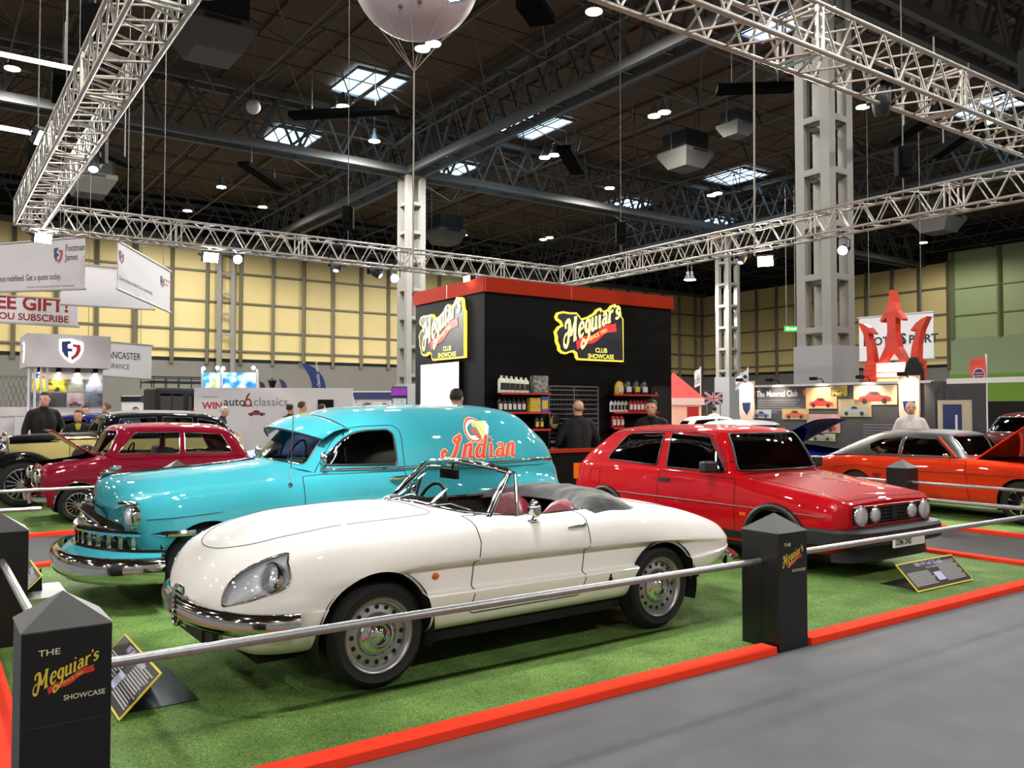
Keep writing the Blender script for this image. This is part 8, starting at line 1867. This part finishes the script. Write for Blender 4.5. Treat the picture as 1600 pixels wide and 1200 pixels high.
b = MB(); b.box((-.06, -.02, 1.93), (.0, .0, 2.05)); b.box((.30, -.004, 1.92), (.40, -.002, 2.04)); b.box((1.70, -.004, 1.92), (1.78, -.002, 2.04)); b.build('orange_tabs', m_or, q)
for k, (x0, x1, zz0, zz1, st, cc, lab) in enumerate([(.30, .85, 1.40, 1.68 - .08, [(.55, .58, .66), (.7, .72, .76)], (.36, .38, .5), 'blue-grey front view photograph low on the left of the club wall'), (1.15, 1.85, 1.38, 1.62, [(.62, .58, .35), (.75, .65, .45)], (.70, .36, .28), 'photograph of an orange-red coupe in the middle of the club wall'),
    (1.78, 2.55, 1.62, 2.08, [(.70, .55, .40), (.85, .68, .5)], (.75, .2, .18), 'photograph of a red open car on sand'), (1.80, 2.62, 1.10, 1.50, [(.62, .50, .48), (.75, .6, .58)], (.66, .16, .2), 'photograph of a red spyder below the sand picture'), (2.58, 3.35, 1.45, 1.82, [(.72, .66, .52), (.55, .5, .4)], (.55, .60, .62), 'photograph of a silver racing car'),
    (2.95, 3.90, 1.70, 2.10, [(.92, .76, .58), (.96, .84, .68)], (.72, .22, .18), 'large photograph of a red berlinetta at the upper right of the club wall'), (2.40, 2.80, 1.88, 2.11, [(.85, .74, .3), (.3, .28, .25)], (.85, .75, .2), 'small photograph of a yellow car at the top of the club wall'), (1.85, 2.5, .92, 1.08, [(.6, .65, .5), (.7, .72, .6)], (.6, .6, .55), 'pale landscape photograph at the bottom of the club wall')]):
    d = thing('wall_photograph', lab, 'picture', q.location, q.rotation_euler.z); b = MB(); b.box((x0, -.022, zz0), (x1, -.004 - .0 * k, zz1)); b.build('photo_sheet', picture_mat('club_photo', st, 3, 0, k * 2.3, 2), d); b = MB(); flat_car(b, Vector((x0 + .1 * (x1 - x0), -.0225 - .0005 * k, zz0 + .06 * (zz1 - zz0))), X, (x1 - x0) * .8, 0, 1, Vector((0, -1, 0))); b.build('printed_car', [mat('print_car_%d' % k, cc, .5), m_txt], d)
def oval_plaque(x0, lab):
    d = thing('shield_plaque', lab, 'plaque', q.location, q.rotation_euler.z); w, zt, zb = .42, z2 + .12, 1.22
    P = [(x0, zt), (x0, zb + .35)] + [(x0 + w / 2 - w / 2 * math.cos(t), zb + .35 - .35 * math.sin(t)) for t in [PI * k / 14 for k in range(1, 14)]] + [(x0 + w, zb + .35), (x0 + w, zt)]
    b = MB(); b.prism(P, (0, -.03, 0), (1, 0, 0), (0, 0, 1), .05); b.build('plaque_board', mat('plaque_cream', (.90, .80, .70), .5), d)
    P2 = [(x0 + .08, zb + .55), (x0 + w - .08, zb + .55), (x0 + w - .10, zb + .38), (x0 + w / 2, zb + .24), (x0 + .10, zb + .38)]; b = MB(); b.prism(P2, (0, -.08, 0), (1, 0, 0), (0, 0, 1), .004); b.build('plaque_shield', m_navy, d); b = MB(); b.tube([(x, -.084, z) for x, z in P2], .008, 5, closed=True); b.build('plaque_rim', m_wht, d)
    b = MB(); b.tube([(x0 + w / 2, -.05, zt - .05), (x0 + w / 2, -.30, zt + .05)], .012, 6); b.box((x0 + w / 2 - .08, -.36, zt - .01), (x0 + w / 2 + .08, -.28, zt + .06)); b.build('arm_light', m_body, d)
    M = Matrix.Rotation(q.rotation_euler.z, 4, 'Z'); lamp('SPOT', q.location + M @ Vector((x0 + w / 2, -.33, zt - .03)), q.location + M @ Vector((x0 + w / 2, 0, zt - .35)), 40, (1, .86, .66), .03, 100, .7)
oval_plaque(-.02, 'rounded shield plaque lit from above at the left end of the club wall'); oval_plaque(3.98, 'rounded shield plaque beside the man in the white shirt')
M = Matrix.Rotation(q.rotation_euler.z, 4, 'Z')
for x in (1.05, 2.2, 3.3):
    d = thing('arm_spotlight', 'small arm spotlight along the top of the club wall', 'light', q.location + M @ Vector((x, 0, z2 + .02)), q.rotation_euler.z, 'arm spotlights on the club wall'); b = MB(); b.tube([(0, .05, 0), (0, -.05, .10), (0, -.30, .10)], .012, 6); b.build('arm', m_body, d); b = MB(); b.box((-.06, -.40, .06), (.06, -.28, .13)); b.build('lamp_head', m_body, d); lamp('SPOT', q.location + M @ Vector((x, -.34, z2 + .06)), q.location + M @ Vector((x, 0, z2 - .5)), 40, (1, .86, .66), .03, 110, .7)
d = thing('club_door_panel', 'blue and cream panel at the right end of the club wall', 'panel', uv(CUu + .0, 8.62, .0), AU - PI / 2); b = MB(); b.box((0, 0, 0), (.62, .06, 1.78)); b.build('panel_frame', mat('panel_cream', (.72, .68, .58), .5), d); b = MB(); b.box((.10, -.004, .2), (.46, 0, 1.70)); b.build('panel_face', m_navy, d); b = MB(); b.box((.34, -.01, .6), (.38, -.004, 1.5)); b.build('panel_stripe', m_wht, d)
d = thing('shell_rail', 'white top rail running from the club stand to the right edge', 'rail', uv(CUu + .3, 8.6, 2.1), AU - PI / 2); b = MB(); b.box((0, 0, 0), (3.4, .07, .10)); b.build('rail_bar', m_wht, d); b = MB(); b.box((3.33, 0, -2.09), (3.4, .07, 0)); b.build('rail_post', m_wht, d)
# the trident emblem on its pedestal
m_tri = mat('trident_orange', (.90, .26, .17), .4); tu, tv = 16.75, 9.95
d = thing('trident_emblem', 'large orange-red trident emblem with lit bands on a white pedestal', 'emblem', uv(tu, tv, .0), AU - PI / 2); yv0 = .0
def tp(pts, nm, th=.2, m=m_tri): b = MB(); b.prism([(x * .76, z) for x, z in pts], (0, th, 0), (1, 0, 0), (0, 0, 1), th); o = b.build(nm, m, d); return o
S2 = 1.0
mid = [(-.04, 4.12), (.06, 4.12), (.12, 3.82), (.20, 3.66), (.33, 3.50), (.30, 3.46), (.14, 3.56), (.12, 3.54), (.14, 3.25), (.20, 2.95), (.40, 2.60), (.30, 2.58), (.06, 2.84), (.0, 2.60), (-.06, 2.60), (-.08, 2.84), (-.28, 2.58), (-.38, 2.60), (-.20, 2.95), (-.14, 3.25), (-.12, 3.54), (-.14, 3.56), (-.30, 3.44), (-.33, 3.47), (-.20, 3.66), (-.12, 3.82)]
mid = [(-.04, 4.12), (.05, 4.12), (.10, 3.86), (.18, 3.68), (.34, 3.50), (.31, 3.46), (.13, 3.56), (.12, 3.25), (.20, 2.92), (.42, 2.60), (.26, 2.60), (.04, 2.82), (-.04, 2.82), (-.26, 2.60), (-.42, 2.60), (-.20, 2.92), (-.12, 3.25), (-.13, 3.56), (-.31, 3.46), (-.34, 3.50), (-.18, 3.68), (-.10, 3.86)]
tp(mid, 'centre_prong')
for sg, nm in ((-1, 'side_prong'), (1, 'side_prong')):
    sp = [(.52, 2.58), (.74, 2.58), (.76, 2.95), (.86, 3.25), (1.02, 3.50), (.86, 3.46), (.70, 3.38), (.54, 3.24), (.58, 3.22), (.70, 3.26), (.66, 3.10), (.58, 2.90)]
    tp([(sg * x, z) for x, z in (sp if sg > 0 else sp)], nm)
b = MB()
for sg in (-1, 1):
    for z in (2.54, 2.44, 2.34, 2.22): b.box((min(sg * .33, sg * .62), -.05, z), (max(sg * .33, sg * .62), .25, z + .07))
    b.box((min(sg * .40, sg * .59), -.04, 2.08), (max(sg * .40, sg * .59), .23, 2.56))
b.build('prong_bases', m_tri, d)
b = MB()
for z in (2.50, 2.40, 2.29): b.box((-.325, -.04, z), (.325, .22, z + .085))
b.build('lit_bands', mat('trident_light', (1, .8, .75), .4, emit=(1, .62, .55, 2.2)), d)
b = MB(); b.prism([(-.40, 2.26), (.40, 2.26), (.26, 2.10), (.22, 1.95), (.26, 1.86), (.26, 1.70), (.12, 1.68), (.10, 1.78), (-.10, 1.78), (-.12, 1.68), (-.26, 1.70), (-.26, 1.86), (-.22, 1.95), (-.26, 2.10)], (0, .26, 0), (1, 0, 0), (0, 0, 1), .26); b.build('pedestal_neck', mat('pedestal_lit', (.95, .85, .70), .5, emit=(1, .8, .5, .8)), d)
b = MB(); b.box((-.35, .02, 0), (.35, .5, 1.69)); b.build('pedestal', m_cl, d)
d2 = thing('cloth_bag', 'black cloth bag hung at the right of the trident pedestal', 'bag', uv(tu - .1, tv - .50, z2 + .03), AU - PI / 2); b = MB(); b.prism([(-.2, 0), (.2, 0), (.19, .2), (.15, .36), (.06, .5), (-.06, .5), (-.15, .36), (-.19, .2)], (0, .14, 0), (1, 0, 0), (0, 0, 1), .14); o = b.build('bag_cloth', mat('bag_black', (.07, .055, .06), .8, bump=(14, .5, .02)), d2); bev(o, .04, 3)
def ms(m, o, ax_, L, nn):
    o = o + nn * .004; m.text('M', o + ax_ * .14 - Z * .92, ax_, Z, .46, 0, bold=.03); m.text('OTOR', o + ax_ * .50 - Z * .92, ax_, Z, .36, 0, bold=.03); m.text('S', o + ax_ * 1.36 - Z * .92, ax_, Z, .46, 0, bold=.03); m.text('PORT', o + ax_ * 1.64 - Z * .92, ax_, Z, .36, 0, bold=.03)
hang_banner((1342, 497), (1458, 487), 27.5, 25.6, 1.42, 'white banner with black lettering hanging behind the trident', ms)
